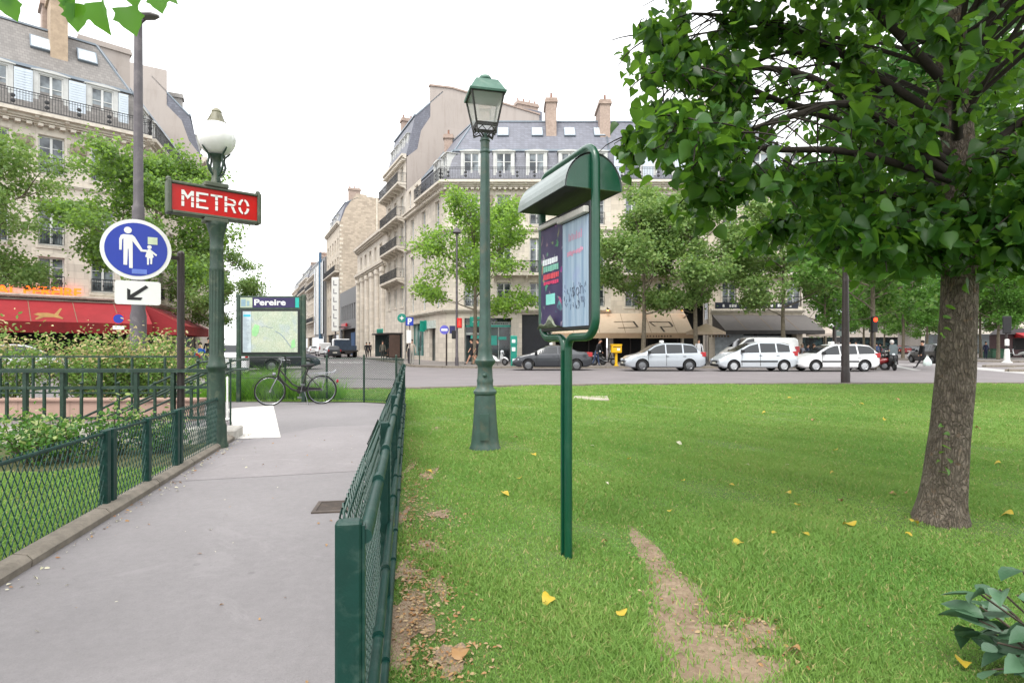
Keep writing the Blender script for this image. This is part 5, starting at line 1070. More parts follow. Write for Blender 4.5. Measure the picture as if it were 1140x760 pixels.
# ---- left street beyond
SL = Vector((-.43, .903)); TH3 = math.atan2(.903, -.43); EL = Vector((-.903, -.43))
B = Bld('gable_building', 'tall house with a blank pink gable rising behind the left cafe building', 'building', tuple(QL)); W = 18
B.wall(tuple(QL), TH3, W, 0, 19.0, floors([1.5+3*i for i in range(6)], 1.2, [(4.8+2.9*i, 6.8+2.9*i, 'bar' if i % 2 else 'case') for i in range(5)]), LIME2); B.band(tuple(QL), TH3, 0, W, 18.7, 19.3, .5); B.balcony(tuple(QL), TH3, .2, W, 16.2, .8, True)
e = QL+SL*W; B.mansard([tuple(QL), tuple(e), tuple(e+EL*16), tuple(QL+EL*16)], 19.2, 23, 26, [1, 0, 0, 0], [4, 0, 0, 0])
for u in (2, 5, 8, 11, 14): B.dormer(tuple(QL), TH3, u, 19.3, 1.1, 2.2, curved=False)
THG = math.atan2(.43, .903); gp = QL+EL*16
gb = MB(); gb.prism([(x, -.06, z) for x, z in [(0, 0), (15.9, 0), (15.9, 19.4), (15.0, 20.6), (14.4, 22.4), (13.2, 23.6), (13.2, 26.8), (5, 27.2), (0, 26.6)]], (0, .3, 0)); B.part(gb, 'gable_wall', PINKR, tuple(gp), THG)
c = QL+EL*2.2+SL*1.5; B.chimney(c.x, c.y, 20, 25.2, 1.1, .9, THG, pots=0, mat=pm('chimney_grey', '#8d8a86', .8))
row_building('row_building', 'stone street house on the left, seen past the tall gabled one', QL+SL*18.3, TH3, 20, 18, 6, LIME4)
row_building('row_building', 'street house on the left, second past the tall gabled one', QL+SL*38.6, TH3, 22, 19, 7, LIME3)
row_building('row_building', 'last street house seen on the left side of the long street', QL+SL*61, TH3, 30, 18, 8, LIME2)
# ---- avenue, right
row_building('avenue_building', 'long beige building facing across the avenue behind the crossing', (66, 136), -.1, 36, 15, 9, LIME4, nfl=4)
row_building('avenue_building', 'beige building at right edge behind the red kiosk', (74, 104), -.3, 36, 16, 9, LIME2, nfl=4)
# ================================================================ far pavements and markings
SW = [GP(420, 401), GP(447, 404.6), (-8.2, 42.5), (-6.6, 38.8), (-4.4, 36.9), (-2.2, 36.3), (20, 36.3), (23.5, 37), (26, 39.5), (27, 43), (27, 112), (24, 112), (24, 60), (24.25, 48), (-5.47, 48), tuple(onS(60)), GP(345, 391.4)]
sheet('pavement', SW, .12, M_WALK, thick=.12)
LP = [tuple(P1+Vector((3.4, -3.6))), tuple(CL+Vector((3.6, -2.6))), tuple(CL+Vector((4.4, 1.2))), tuple(QL+Vector((4.2, 1.2))), tuple(QL+SL*100+Vector((4, 1.8))), tuple(QL+SL*100), tuple(QL), tuple(CL), tuple(P1)]
sheet('pavement', LP, .12, M_WALK, thick=.12)
sheet('pavement', [(40, 54), (44, 50), (110, 50), (110, 97), (74, 104), (42, 108), (40, 90)], .12, M_WALK, thick=.12)
def edging(pts, name='kerb'):
    m = MB()
    for a, b in zip(pts, pts[1:]): m.bar((*a, .065), (*b, .065), .26, .13)
    tag(m.build(name, M_KERB), kind='structure')
edging(SW[0:11]); edging(LP[0:5]); edging([(40, 90), (40, 54), (44, 50), (110, 50)])
def isl(pts): 
    sheet('traffic_island', pts, .14, M_WALK, thick=.14); edging(pts+[pts[0]], 'traffic_island_kerb')
isl([GP(1096, 408.5), GP(1180, 408.5), GP(1180, 405.8), GP(1110, 405.4)]); isl([GP(1122, 413.5), GP(1220, 414.5), GP(1220, 410.6), GP(1132, 410.8)])
mb = MB()
for i in range(9):
    x = 21.5+i*1.5; mb.poly([(x, 41.0, .005), (x+.6, 41.0, .005), (x+1.6, 46, .005), (x+1.0, 46, .005)])
for x0, x1, y in ((-2, 20, 30.6),):
    for i in range(6): mb.poly([(x0+i*4, y, .005), (x0+i*4+1.6, y, .005), (x0+i*4+1.6, y+.12, .005), (x0+i*4, y+.12, .005)])
for i in range(7):
    a = GP(352+i*9, 404); mb.poly([(a[0], a[1], .005), (a[0]+.5, a[1], .005), (a[0]-1.0, a[1]+3.4, .005), (a[0]-1.5, a[1]+3.4, .005)])
mb.poly([(*GP(990, 407), .005), (*GP(1016, 412), .005), (*GP(1026, 412), .005), (*GP(998, 407), .005)]); mb.poly([(*GP(1060, 409), .005), (*GP(1140, 416), .005), (*GP(1160, 415), .005), (*GP(1075, 407.5), .005)])
tag(mb.build('road_marking', M_LINE), kind='structure')
# ================================================================ trees
BARK = pm('plane_bark', '#6b6253', .85, var=.35, scale=7, dirt='#a39a84', dscale=5, damt=.5, bmp=.5, bscale=30); BARK2 = pm('grey_bark', '#4a4036', .9, var=.35, scale=7, bmp=.5, bscale=30)
def grow(mb, rnd, p, d, L, r, lvl, tips, droop=0., spread=.75, kids_=(5, 4, 3), lv=0):
    n = 5; pts = [Vector(p)]; dd = Vector(d).normalized()
    for i in range(n):
        dd = (dd+Vector((rnd.uniform(-1, 1), rnd.uniform(-1, 1), rnd.uniform(-.6, 1)-droop))*.17).normalized(); pts.append(pts[-1]+dd*L/n)
    mb.tube(pts, [r*(1-.62*i/n) for i in range(n+1)], 7 if lv < 1 else 5, caps=False)
    if lv >= lvl: tips += pts[2:]; return
    if lv >= lvl-1: tips += pts[4:]
    k = kids_[lv]
    for j in range(k):
        f = .35+.65*(j+rnd.random()*.6)/k; i = min(n-1, int(f*n)); q = pts[i].lerp(pts[i+1], f*n-i); a = rnd.uniform(0, 2*PI)
        side = Vector((math.cos(a), math.sin(a), rnd.uniform(-.25, .55)-droop)); e = (dd*(1-spread*.5)+side*spread).normalized()
        grow(mb, rnd, q, e, L*rnd.uniform(.55, .78), r*.5, lvl, tips, droop, spread, kids_, lv+1)
def treemesh(seed, h, R, clear, nleaf, lsize, mats, kind='maple', bark=None, tr=.16, flat=1.0, lean=0, zmin=0):
    rnd = random.Random(seed); mb = MB(); tips = []
    base = [Vector((0, 0, -.05)), Vector((.03, .02, clear*.5)), Vector((.08+lean*.4, 0, clear)), Vector((.05+lean, .05, h*.55)), Vector((lean*1.2, 0, h*.78))]
    mb.tube(base, [tr*1.25, tr, tr*.85, tr*.5, tr*.16], 10, caps=False)
    nl = 9
    for i in range(nl):
        f = (i+.3)/nl; z = clear+(h*.74-clear)*f; a = i*2.4+rnd.uniform(-.3, .3); c = Vector((lean*f, 0, z))
        up = .25+.75*f; L = R*(.95-.45*abs(f-.35))*rnd.uniform(.85, 1.1)
        grow(mb, rnd, c, (math.cos(a), math.sin(a)*flat, up*.8), L*.72, tr*.36, 2, tips, 0, .8, (4, 4, 3))
    T = np.array([tuple(t) for t in tips]); 
    # keep the crown inside its size
    c = np.array([lean*.8, 0, clear+(h-clear)*.5]); rr_ = np.array([R, R*flat, (h-clear)*.56]); dn = np.linalg.norm((T-c)/rr_, axis=1); k = dn > 1; T[k] = c+(T[k]-c)/dn[k, None]*RNG.uniform(.8, 1.02, k.sum())[:, None]
    idx = RNG.integers(0, len(T), nleaf); pos = T[idx]+RNG.normal(size=(nleaf, 3))*np.array([.3, .3, .22])*R/4.5
    pos = pos[pos[:, 2] > zmin]; nleaf = len(pos)
    d = rnd_dirs(nleaf, -.35, .6); u = rnd_dirs(nleaf, 1.1, .5)
    mi = (RNG.random(nleaf) < .3).astype(int) if len(mats) > 1 else None
    return mb.mesh('trunk', bark or BARK, 60), make_leaves('crown', pos, lsize*RNG.uniform(.65, 1.25, nleaf), d, u, kind, mats, mi)
PL = leafmat('plane_leaf', '#56783c', '#728f51', '#90b055', .38, .5, .5, .3, '#7f9560'); PL2 = leafmat('plane_leaf_pale', '#72884f', '#8da165', '#9dbb5c', .4, .55, .5, .3)
GR = leafmat('avenue_leaf', '#3f6a2a', '#557f35', '#6fa23a', .4, .5, .5, .3, '#6f8f45'); BR = leafmat('bright_leaf', '#638b33', '#7fa646', '#a5cb52', .45, .5, .5, .3, '#a2bd55'); DK = leafmat('dark_leaf', '#274a20', '#3a6229', '#55903a', .3, .4, .6, .4)
V1 = treemesh(11, 13.2, 5.3, 3.4, 17000, .25, [PL, PL2]); V2 = treemesh(12, 13.2, 5.4, 3.6, 17000, .25, [PL, PL2]); V3 = treemesh(15, 11.5, 5.0, 3.0, 13000, .28, [GR]); V4 = treemesh(23, 12.2, 5.2, 2.6, 13000, .28, [GR, PL])
VB = treemesh(31, 13.4, 5.2, 3.0, 14000, .24, [BR, PL]); VL1 = treemesh(41, 12.0, 4.1, 3.6, 22000, .18, [PL, BR], lean=.9, zmin=4.1); VL2 = treemesh(42, 11.8, 4.8, 3.8, 21000, .18, [PL, PL2], zmin=4.1); VD = treemesh(51, 8.6, 4.6, 2.9, 13000, .15, [DK, GR], 'heart', tr=.13)
def tree(V, x, y, label, rz=0, s=1, group=None, cat='tree'):
    t = thing('tree', label, cat, (x, y, 0), rz, group); t.scale = (s, s, s); inst('trunk', V[0], t); inst('crown', V[1], t); return t
tree(VB, XZ(528, 41), 41, 'bright green street tree in front of the bank shopfront, behind the lamp post', .4)
tree(V1, XZ(716, 40.5), 40.5, 'slender street tree before the beige cafe awning', 0); tree(V2, XZ(775, 40), 40, 'street tree before the dark passage right of the beige awning', 2.1, .98); tree(V1, XZ(872, 40), 40, 'leaning street tree before the grey terrace awning', 3.9, .95)
tree(V4, XZ(972, 34.5), 34.5, 'pale trunked street tree beside the white taxi and the traffic light', 1.0, 1.0); tree(VD, 11.3, 14.6, 'smaller dark leaved lawn tree hidden behind the big trunk', .5, 1.08)
tree(VL1, XZ(150, 27), 27, 'street tree beside the tall mast before the red cafe', 0); tree(VL2, XZ(-40, 25), 25, 'street tree at the left edge before the red cafe', 1.2)
tree(V1, XZ(238, 42), 42, 'small street tree where the left street begins, behind the metro lamp', 2.5, .72)
for i, (px, d, v, s, l) in enumerate([(918, 52, V3, .9, 'avenue tree close behind the terrace corner'), (940, 66, V4, .95, 'avenue tree behind the direction signs'), (962, 84, V3, 1.0, 'avenue tree in the left row, behind the red traffic light'), (1005, 62, V3, .95, 'avenue tree above the stopped motorcycle'), (1032, 76, V4, 1.0, 'avenue tree above the crossing woman'), (1058, 90, V3, 1.0, 'avenue tree hidden partly by the big trunk'), (1006, 100, V4, 1.05, 'far avenue tree over the parked car row'), (984, 112, V3, 1.1, 'farthest avenue tree left of the motorcycle'), (1045, 112, V3, 1.1, 'farthest avenue tree right of the motorcycle'), (1092, 64, V4, .95, 'avenue tree just right of the big trunk, by the green bin'), (1111, 56, V3, .9, 'avenue tree behind the white bollard'), (1150, 60, V4, 1.0, 'avenue tree at the right edge over the red kiosk'), (1085, 84, V3, 1.1, 'avenue tree deep behind the green bin'), (1130, 86, V4, 1.1, 'avenue tree deep behind the red kiosk')]):
    tree(v, XZ(px, d), d, l, i*1.7, s, 'trees along the avenue')
LIMB = pm('shaded_limb_bark', '#2d2620', .9, var=.3, scale=9, bmp=.5, bscale=40)  # limb colour darkened to stand in for missing crown shade
# ---- big tree in the lawn
HL = leafmat('big_leaf', '#1a3612', '#2e5520', '#78a834', .38, .42, 1.3, .4, '#386226'); HL2 = leafmat('big_leaf_pale', '#3c6328', '#527a35', '#86b43a', .4, .4, 1.3, .45)
TX, TY = 3.27, 4.39; t = thing('tree', 'large rough barked lawn tree with broad leaves leaning over the right of the view', 'tree', (TX, TY, 0))
m_, nt, b = newmat('rough_bark'); co = objco(nt); mp = nt.nodes.new('ShaderNodeMapping'); mp.inputs['Scale'].default_value = (1, 1, .3); nt.links.new(co, mp.inputs[0])
vo = nt.nodes.new('ShaderNodeTexVoronoi'); vo.feature = 'DISTANCE_TO_EDGE'; vo.inputs['Scale'].default_value = 52
wn = nt.nodes.new('ShaderNodeTexNoise'); wn.inputs['Scale'].default_value = 9; wn.inputs['Detail'].default_value = 5; nt.links.new(mp.outputs[0], wn.inputs['Vector'])
vm = nt.nodes.new('ShaderNodeMix'); vm.data_type = 'VECTOR'; vm.inputs[0].default_value = .12; nt.links.new(mp.outputs[0], vm.inputs[4]); nt.links.new(wn.outputs['Color'], vm.inputs[5]); nt.links.new(vm.outputs[1], vo.inputs['Vector'])
c0 = ramp(nt, noise(nt, 11, 8, .75, co), .32, .68, lin('#564a3d'), lin('#9a8d7f')); c0 = mixc(nt, ramp(nt, vo.outputs['Distance'], .0, .12, (.5,)*3+(1,), (0, 0, 0, 1)), c0, lin('#382f26'))
c0 = mixc(nt, ramp(nt, noise(nt, 14, 4, .7, co), .6, .7, (0, 0, 0, 1), (.6,)*3+(1,)), c0, lin('#8d6e50')); nt.links.new(c0, b.inputs['Base Color']); b.inputs['Roughness'].default_value = .95
ad = nt.nodes.new('ShaderNodeMath'); ad.operation = 'ADD'; nt.links.new(ramp(nt, vo.outputs['Distance'], 0, .2), ad.inputs[0]); nt.links.new(noise(nt, 60, 5, .7, co), ad.inputs[1]); bump(nt, b, ad.outputs[0], 1.0, .025); BIGB = m_
tr_pts = [(0, 0, -.05, 0.201), (.0, 0, .03, 0.182), (.015, 0, .15, 0.158), (.04, 0, .35, 0.143), (.075, 0, .7, 0.132), (.11, 0, 1.1, 0.125), (.14, .0, 1.6, 0.118), (.155, 0, 2.2, 0.112), (.14, .0, 2.8, 0.108), (.12, .05, 3.6, 0.096), (.2, .1, 4.6, 0.072), (.1, .2, 5.6, 0.040)]
mb = MB(); rings = []; rnd = random.Random(8)
from mathutils import noise as mn
def trunk_ring(cx, cy, z, r, n=56):
    o = []
    for k in range(n):
        a = 2*PI*k/n; q = 1+.1*mn.noise(Vector((math.cos(a)*1.6, math.sin(a)*1.6, z*1.3)))+.035*mn.noise(Vector((math.cos(a)*9, math.sin(a)*9, z*4)))+max(0, .3-z)*.55*max(0, math.cos(3*a+.5))
        o.append((cx+math.cos(a)*r*q, cy+math.sin(a)*r*q, z))
    return o
zs = [i*.06-.05 for i in range(95)]
def itp(z, k):
    for a, b in zip(tr_pts, tr_pts[1:]):
        if a[2] <= z <= b[2]: f = (z-a[2])/(b[2]-a[2]); return a[k]+(b[k]-a[k])*f
    return tr_pts[-1][k]
mb.loft([trunk_ring(itp(z, 0), itp(z, 1), z, itp(z, 3)) for z in zs]); mb.build('trunk', BIGB, t, smooth=80)
limbs = [(2.8, [(950, 140, 4.2), (850, 105, 4.1), (770, 60, 4.1), (715, 40, 4.15)], .04), (2.6, [(950, 170, 4.0), (850, 165, 3.95), (770, 140, 4.0), (706, 150, 4.05)], .04), (2.9, [(900, 60, 4.6), (800, 90, 4.6), (745, 95, 4.6)], .03), # start height on trunk, then sight line (px, py, distance) of each bend; radius
 (2.35, [(985, 215, 4.2), (905, 190, 4.0), (830, 195, 3.85), (775, 205, 3.8)], .045), (2.6, [(1000, 150, 4.1), (900, 85, 3.95), (800, 75, 3.9), (735, 80, 3.9)], .05),
 (3.0, [(1000, 100, 4.4), (900, 40, 4.4), (820, 20, 4.3), (770, 15, 4.3)], .05), (2.2, [(1010, 215, 4.7), (950, 225, 5.0), (890, 240, 5.2), (850, 250, 5.3)], .04),
 (2.5, [(1020, 190, 5.0), (930, 130, 5.6), (830, 110, 6.0), (760, 150, 6.0)], .045), (2.4, [(1110, 170, 3.9), (1150, 190, 3.6), (1180, 230, 3.4)], .045), (2.1, [(1090, 235, 4.0), (1110, 255, 3.7), (1140, 250, 3.5)], .03),
 (2.9, [(1060, 60, 3.6), (1000, -60, 3.0), (930, -140, 2.8)], .05), (3.3, [(940, -20, 4.0), (840, -60, 3.9), (780, -50, 3.9)], .05), (2.3, [(1030, 225, 4.1), (985, 255, 3.9), (930, 245, 3.7)], .03), (2.3, [(1120, 210, 5.2), (1170, 230, 5.8), (1200, 260, 6.0)], .04),
 (2.7, [(960, 120, 3.7), (880, 130, 3.4), (810, 150, 3.3), (750, 130, 3.3)], .04), (2.45, [(1000, 230, 5.6), (960, 265, 6.2), (900, 275, 6.5)], .04), (2.7, [(1180, 110, 4.3), (1250, 120, 4.2)], .05), (2.0, [(1045, 262, 4.3), (1010, 280, 4.1)], .02), (2.2, [(1120, 262, 4.6), (1150, 285, 4.8)], .03)]
bm_ = MB(); tips = []; rnd = random.Random(21)
def smoothp(P, n=5):
    o = []
    for i in range(len(P)-1):
        a, b, c, d = P[max(0, i-1)], P[i], P[i+1], P[min(len(P)-1, i+2)]
        for k in range(n):
            f = k/n; o.append(.5*((2*b)+(c-a)*f+(2*a-5*b+4*c-d)*f*f+(3*b-a-3*c+d)*f**3))
    return o+[P[-1]]
for z, line, r in limbs:
    P = [Vector((itp(z, 0), itp(z, 1), z))]+[Vector((XZ(px, d)-TX, d-TY, HZ(py, d))) for px, py, d in line]; S = smoothp(P); n = len(S)
    bm_.tube(S, [r*.78*(1-.8*i/(n-1)) for i in range(n)], 7, caps=False)
    for i in range(n//4, n):
        f = i/n
        for k in range(2 if f < .5 else 3):
            a = rnd.uniform(0, 2*PI); d = Vector((math.cos(a), math.sin(a), rnd.uniform(-.75, .35))).normalized(); L = rnd.uniform(.22, .55)*(1.1-.4*f); q = [S[i]]
            for j in range(4): d = (d+Vector((rnd.uniform(-.2, .2), rnd.uniform(-.2, .2), -.14))).normalized(); q.append(q[-1]+d*L/4)
            bm_.tube(q, [.007, .006, .005, .004, .003], 4, caps=False); tips += [tuple(v) for v in q[1:]]
# upper crown, out of view above; leaves added thickly to shade the lower ones
for i in range(64):
    a = rnd.uniform(0, 2*PI); h = rnd.uniform(3.6, 6.6); R_ = 3.2*math.sqrt(max(.05, 1-((h-4.4)/3)**2))*rnd.uniform(.55, 1); z = min(5.5, h*.8); p = Vector((itp(z, 0), itp(z, 1), z)); e = Vector((math.cos(a)*R_, math.sin(a)*R_, h)); 
    q = [p, p.lerp(e, .4)+Vector((0, 0, .3)), p.lerp(e, .75)+Vector((0, 0, .25)), e]; S = smoothp(q, 4); bm_.tube(S, [.02*(1-.8*k/(len(S)-1)) for k in range(len(S))], 5, caps=False)
    for v in S[5:]:
        for k in range(7): tips.append(tuple(v+Vector((rnd.gauss(0, .3), rnd.gauss(0, .3), rnd.gauss(0, .2)))))
bm_.build('limb', LIMB, t, smooth=60)
T = np.array(tips); reps = 5; pos = np.repeat(T, reps, 0)+RNG.normal(size=(len(T)*reps, 3))*.05
# leaves of one twig end keep to the sky-facing side of it and hang outwards
W = pos+np.array([TX, TY, 0]); px = 570+640*W[:, 0]/np.maximum(W[:, 1], .3); py = 386-640*(W[:, 2]-EYE)/np.maximum(W[:, 1], .3)
n = len(pos); d = rnd_dirs(n, -.65, .5); u = rnd_dirs(n, 1.25, .5); dist = np.linalg.norm(W-np.array([0, 0, EYE]), axis=1); edge = np.interp(py, [-400, 0, 60, 110, 170, 215, 260, 330], [680, 735, 690, 690, 680, 700, 790, 880]); gap = (px > 835) & (px < 945) & (py > 60+.0*px) & (py < 185); gap2 = (px > 985) & (px < 1035) & (py > 30) & (py < 110); keep = (dist > 3.2) & (W[:, 2] > 1.86+.12*np.sin(W[:, 0]*9)+.1*np.sin(W[:, 1]*7+W[:, 0]*4)) & ((px > edge) | (py < -40)) & ~((gap | gap2) & (RNG.random(n) < .9)) & ~((px < 900) & (py > -20) & (RNG.random(n) < .42)) & ~((px > 765) & (px < 800) & (py > -10) & (py < 45)) & ~((px > 690) & (px < 790) & (py > 92) & (py < 112) & (RNG.random(n) < .85)); pos, d, u = pos[keep], d[keep], u[keep]; n = len(pos)
inst('crown', make_leaves('crown', pos, RNG.uniform(.045, .108, n), d, u, 'heart', [HL, HL2], (RNG.random(n) < .16).astype(int)), t)
# shoots on the trunk
mb = MB(); pp = []; 
for px, py in ((1052, 520), (1046, 505), (1048, 496), (1052, 488), (1043, 515), (1055, 510), (1049, 473), (1051, 482), (1044, 524), (1070, 230), (1066, 255), (1062, 290), (1071, 280), (1052, 340), (1049, 352), (1046, 372), (1050, 366), (1046, 312), (1068, 215)):
    d_ = 4.39-.17; pp.append((XZ(px, d_)-TX, d_-TY, HZ(py, d_)))
pp = np.array(pp); 
for q in pp: inst('shoot_leaf', make_leaves('shoot_leaf', q[None], RNG.uniform(.05, .09, 1), np.stack([RNG.normal(size=1)*.8-.3, -np.abs(RNG.normal(size=1))-.3, RNG.normal(size=1)*.3], 1), rnd_dirs(1, 1.5, .3), 'oval', [HL2]), t)
mb = MB(); mb.tube([(XZ(1048, 4.2)-TX, -.19, HZ(530, 4.2)), (XZ(1050, 4.2)-TX, -.185, HZ(500, 4.2)), (XZ(1051, 4.2)-TX, -.18, HZ(470, 4.2))], .006, 5); mb.build('shoot', BARK2, t); mb = MB(); mb.tube([(XZ(1046, 4.24)-TX, -.16, HZ(380, 4.24)), (XZ(1049, 4.24)-TX, -.15, HZ(340, 4.24)), (XZ(1066, 4.24)-TX, -.15, HZ(300, 4.24)), (XZ(1070, 4.24)-TX, -.15, HZ(230, 4.24))], .005, 5); mb.build('shoot', BARK2, t)
# ---- overhanging branch of the tree left of the camera
t = thing('tree', 'tree at the top left edge with a few lobed leaves hanging into view', 'tree', (-4.2, -.6, 0)); mb = MB(); ob = Vector((-4.2, -.6, 0))
mb.tube([(0, 0, -.05), (.05, 0, 1.2), (.1, .1, 2.4), (.3, .3, 3.4), (.2, .3, 4.6)], [.2, .15, .13, .1, .05], 12); mb.build('trunk', BARK, t, smooth=60)
mb = MB(); lims = [[(.2, .2, 2.9), (1.0, 1.4, 3.3), (1.9, 2.6, 3.35), (2.35, 3.05, 3.1), (2.5, 3.15, 2.98)], [(1.9, 2.6, 3.35), (2.2, 2.9, 3.4), (2.75, 3.2, 3.12)], [(1.0, 1.4, 3.3), (1.5, 2.4, 3.2), (1.8, 3.0, 3.02)]]
for L in lims: S = smoothp([Vector(p) for p in L]); mb.tube(S, [.03*(1-.8*k/(len(S)-1)) for k in range(len(S))], 6)
mb.build('limb', BARK2, t, smooth=60)
sp_ = [(88, 4, 2.5, .12, (-.1, 0, -1)), (113, 2, 2.45, .13, (.1, 0, -1)), (140, 8, 2.45, .12, (.35, 0, -1)), (84, -6, 2.5, .12, (-.3, .1, -1)), (172, -8, 2.45, .09, (.3, 0, -.8)), (180, -4, 2.5, .07, (.9, 0, -.3)), (8, -2, 2.5, .1, (.4, 0, -1)), (4, -18, 2.5, .1, (.2, 0, -1)), (150, -22, 2.5, .12, (0, 0, -1)), (70, -25, 2.5, .12, (0, 0, -1)), (30, -35, 2.5, .12, (0, 0, -1))]
pp = np.array([(XZ(a, d)-ob.x, d-ob.y, HZ(b_, d)) for a, b_, d, _, _ in sp_]); dd = np.array([q[4] for q in sp_], float); uu = np.stack([RNG.normal(size=len(pp))*.4, -np.ones(len(pp)), np.full(len(pp), .8)], 1)
ex = np.array([(ob.x*0+.2+RNG.uniform(-1.6, 1.8), .2+RNG.uniform(-1.4, 1.6), RNG.uniform(3.5, 5.4)) for _ in range(700)])
pp2 = np.concatenate([pp, ex]); n = len(pp2); inst('crown', make_leaves('crown', pp2, np.concatenate([np.array([q[3] for q in sp_]), RNG.uniform(.1, .15, 700)]), np.concatenate([dd, rnd_dirs(700, -.5)]), np.concatenate([uu, rnd_dirs(700, 1)]), 'lobed', [leafmat('overhang_leaf', '#34631c', '#4a7f28', '#78b236', .5, .4, .8, .4)]), t)
# ---- shrubs
def shrub(name, label, loc, rad, n, ls, mats, p2=.3, kind='oval', seed=1, group=None, cat='shrub', stems=14, zlow=.1, up=.6):
    t = thing(name, label, cat, loc, 0, group); rnd = random.Random(seed); mb = MB(); P = []
    for i in range(stems):
        a = rnd.uniform(0, 2*PI); r = math.sqrt(rnd.random()); e = Vector((math.cos(a)*r*rad[0], math.sin(a)*r*rad[1], rad[2]*(1.15-.45*r)*rnd.uniform(.75, 1.05))); q = smoothp([Vector((e.x*.15, e.y*.15, 0)), Vector((e.x*.6, e.y*.6, e.z*.6)), e], 6); mb.tube(q, [.012*(1-.7*k/(len(q)-1)) for k in range(len(q))], 4, caps=False); P += [tuple(v) for v in q[3:]]
    mb.build('stem', BARK2, t); T = np.array(P); idx = RNG.integers(0, len(T), n); sg = np.array([rad[0], rad[1], rad[2]])*.13; pos = T[idx]+RNG.normal(size=(n, 3))*sg; pos[:, 2] = np.maximum(pos[:, 2], zlow*.4)
    top = pos[:, 2] > rad[2]*.72; mi = ((RNG.random(n) < np.where(top, p2*2, p2*.4))).astype(int) if len(mats) > 1 else None
    inst('foliage', make_leaves('foliage', pos, ls*RNG.uniform(.6, 1.25, n), rnd_dirs(n, .1, .7), rnd_dirs(n, 1.1, .5), kind, mats, mi), t); return t
SH = leafmat('shrub_leaf', '#52763a', '#6f9149', '#8cb04e', .35, .5, 1.2, .3, '#8a9a58'); SHT = leafmat('shrub_tip', '#b9a878', '#c7b98c', '#cdbb86', .35, .5, 1.2, .3); RO = leafmat('rose_leaf', '#2f5624', '#547d38', '#74a63f', .35, .45, 2, .35); ROT = leafmat('rose_tip', '#8fa357', '#b3b98a', '#b0c070', .35, .5, 2, .3); PET = leafmat('pale_petal', '#c7bdb0', '#d3c6bc', '#cfc0b4', .3)
for i, (x, h, l) in enumerate([(-10.6, 1.75, 'tall loose shrub at the left edge behind the metro railing'), (-9.0, 1.5, 'tall feathery shrub under the leaping animal on the awning'), (-7.4, 1.55, 'pink tipped shrub left of the mast foot'), (-12.2, 1.5, 'shrub on the far left hiding the parked white car'), (-8.2, 1.35, 'lower leafy shrub in the gap between the two feathery ones')]):
    shrub('shrub', l, (x, 12.0+.25*(i % 2), .02), (1.15, .8, h), 4200, .075, [SH, SHT], .2, seed=60+i, group='shrubs behind the metro stairs', stems=26)
for i, (px, y, s) in enumerate([(20, 6.9, .5), (55, 7.0, .55), (95, 7.1, .5), (130, 7.1, .6), (165, 7.2, .55), (-20, 6.5, .5), (75, 6.6, .4), (185, 7.25, .45), (40, 6.5, .42)]):
    x = XZ(px, y); t = shrub('rose_bush', 'low leafy rose bush in the bed before the near green railing', (x, y, .02), (.42, .32, s), 420, .06, [RO, ROT], .16, seed=80+i, group='low rose bushes in the bed', stems=10)
# dark shrub at the lower right
t = thing('shrub', 'glossy dark leaved shrub at the lower right corner of the lawn', 'shrub', (2.12, 2.2, .02)); rnd = random.Random(5); mb = MB(); P = []; D = []
for i in range(20):
    a = rnd.uniform(0, 2*PI); e = Vector((math.cos(a)*rnd.uniform(.15, .44), math.sin(a)*rnd.uniform(.1, .34), rnd.uniform(.1, .36))); q = smoothp([Vector((0, 0, -.02)), Vector((e.x*.5, e.y*.5, e.z*.7)), e], 5); mb.tube(q, [.008*(1-.6*k/(len(q)-1)) for k in range(len(q))], 5)
    for v in q[4:]:
        for s in (1,): P.append(tuple(v)); dd = Vector((e.x*1.4+rnd.uniform(-.3, .3), e.y*1.2+rnd.uniform(-.3, .3), rnd.uniform(-.12, .12))).normalized(); D.append(tuple(dd))
for px, py, dx in ((1072, 662, -1), (1092, 656, -.3), (1112, 662, .3), (1118, 636, -.7), (1132, 640, .5), (1128, 702, -.8), (1090, 715, -.6), (1108, 742, -.7), (1084, 745, -.4), (1132, 724, -.4)):
    P.append((XZ(px, 2.15)+.07-2.12, -.05, HZ(py, 2.15)-.02)); D.append((dx, -.3, .06)); mb.tube([(XZ(px, 2.15)+.07-2.12, -.05, HZ(py, 2.15)-.02), (.05, .0, .12)], .004, 4)
mb.build('stem', BARK2, t); P = np.array(P); n = len(P); P += RNG.normal(size=P.shape)*.01
m_, nt, b = newmat('glossy_leaf'); geo = nt.nodes.new('ShaderNodeNewGeometry'); c0 = mixc(nt, geo.outputs['Random Per Island'], lin('#34543a'), lin('#547458')); nt.links.new(c0, b.inputs['Base Color']); b.inputs['Roughness'].default_value = .42; b.inputs['Specular IOR Level'].default_value = .5; bump(nt, b, noise(nt, 40, 3, .6, objco(nt)), .25, .01)
inst('foliage', make_leaves('foliage', P, RNG.uniform(.085, .145, n), np.array(D), rnd_dirs(n, 1.5, .35), 'oval', [m_]), t)
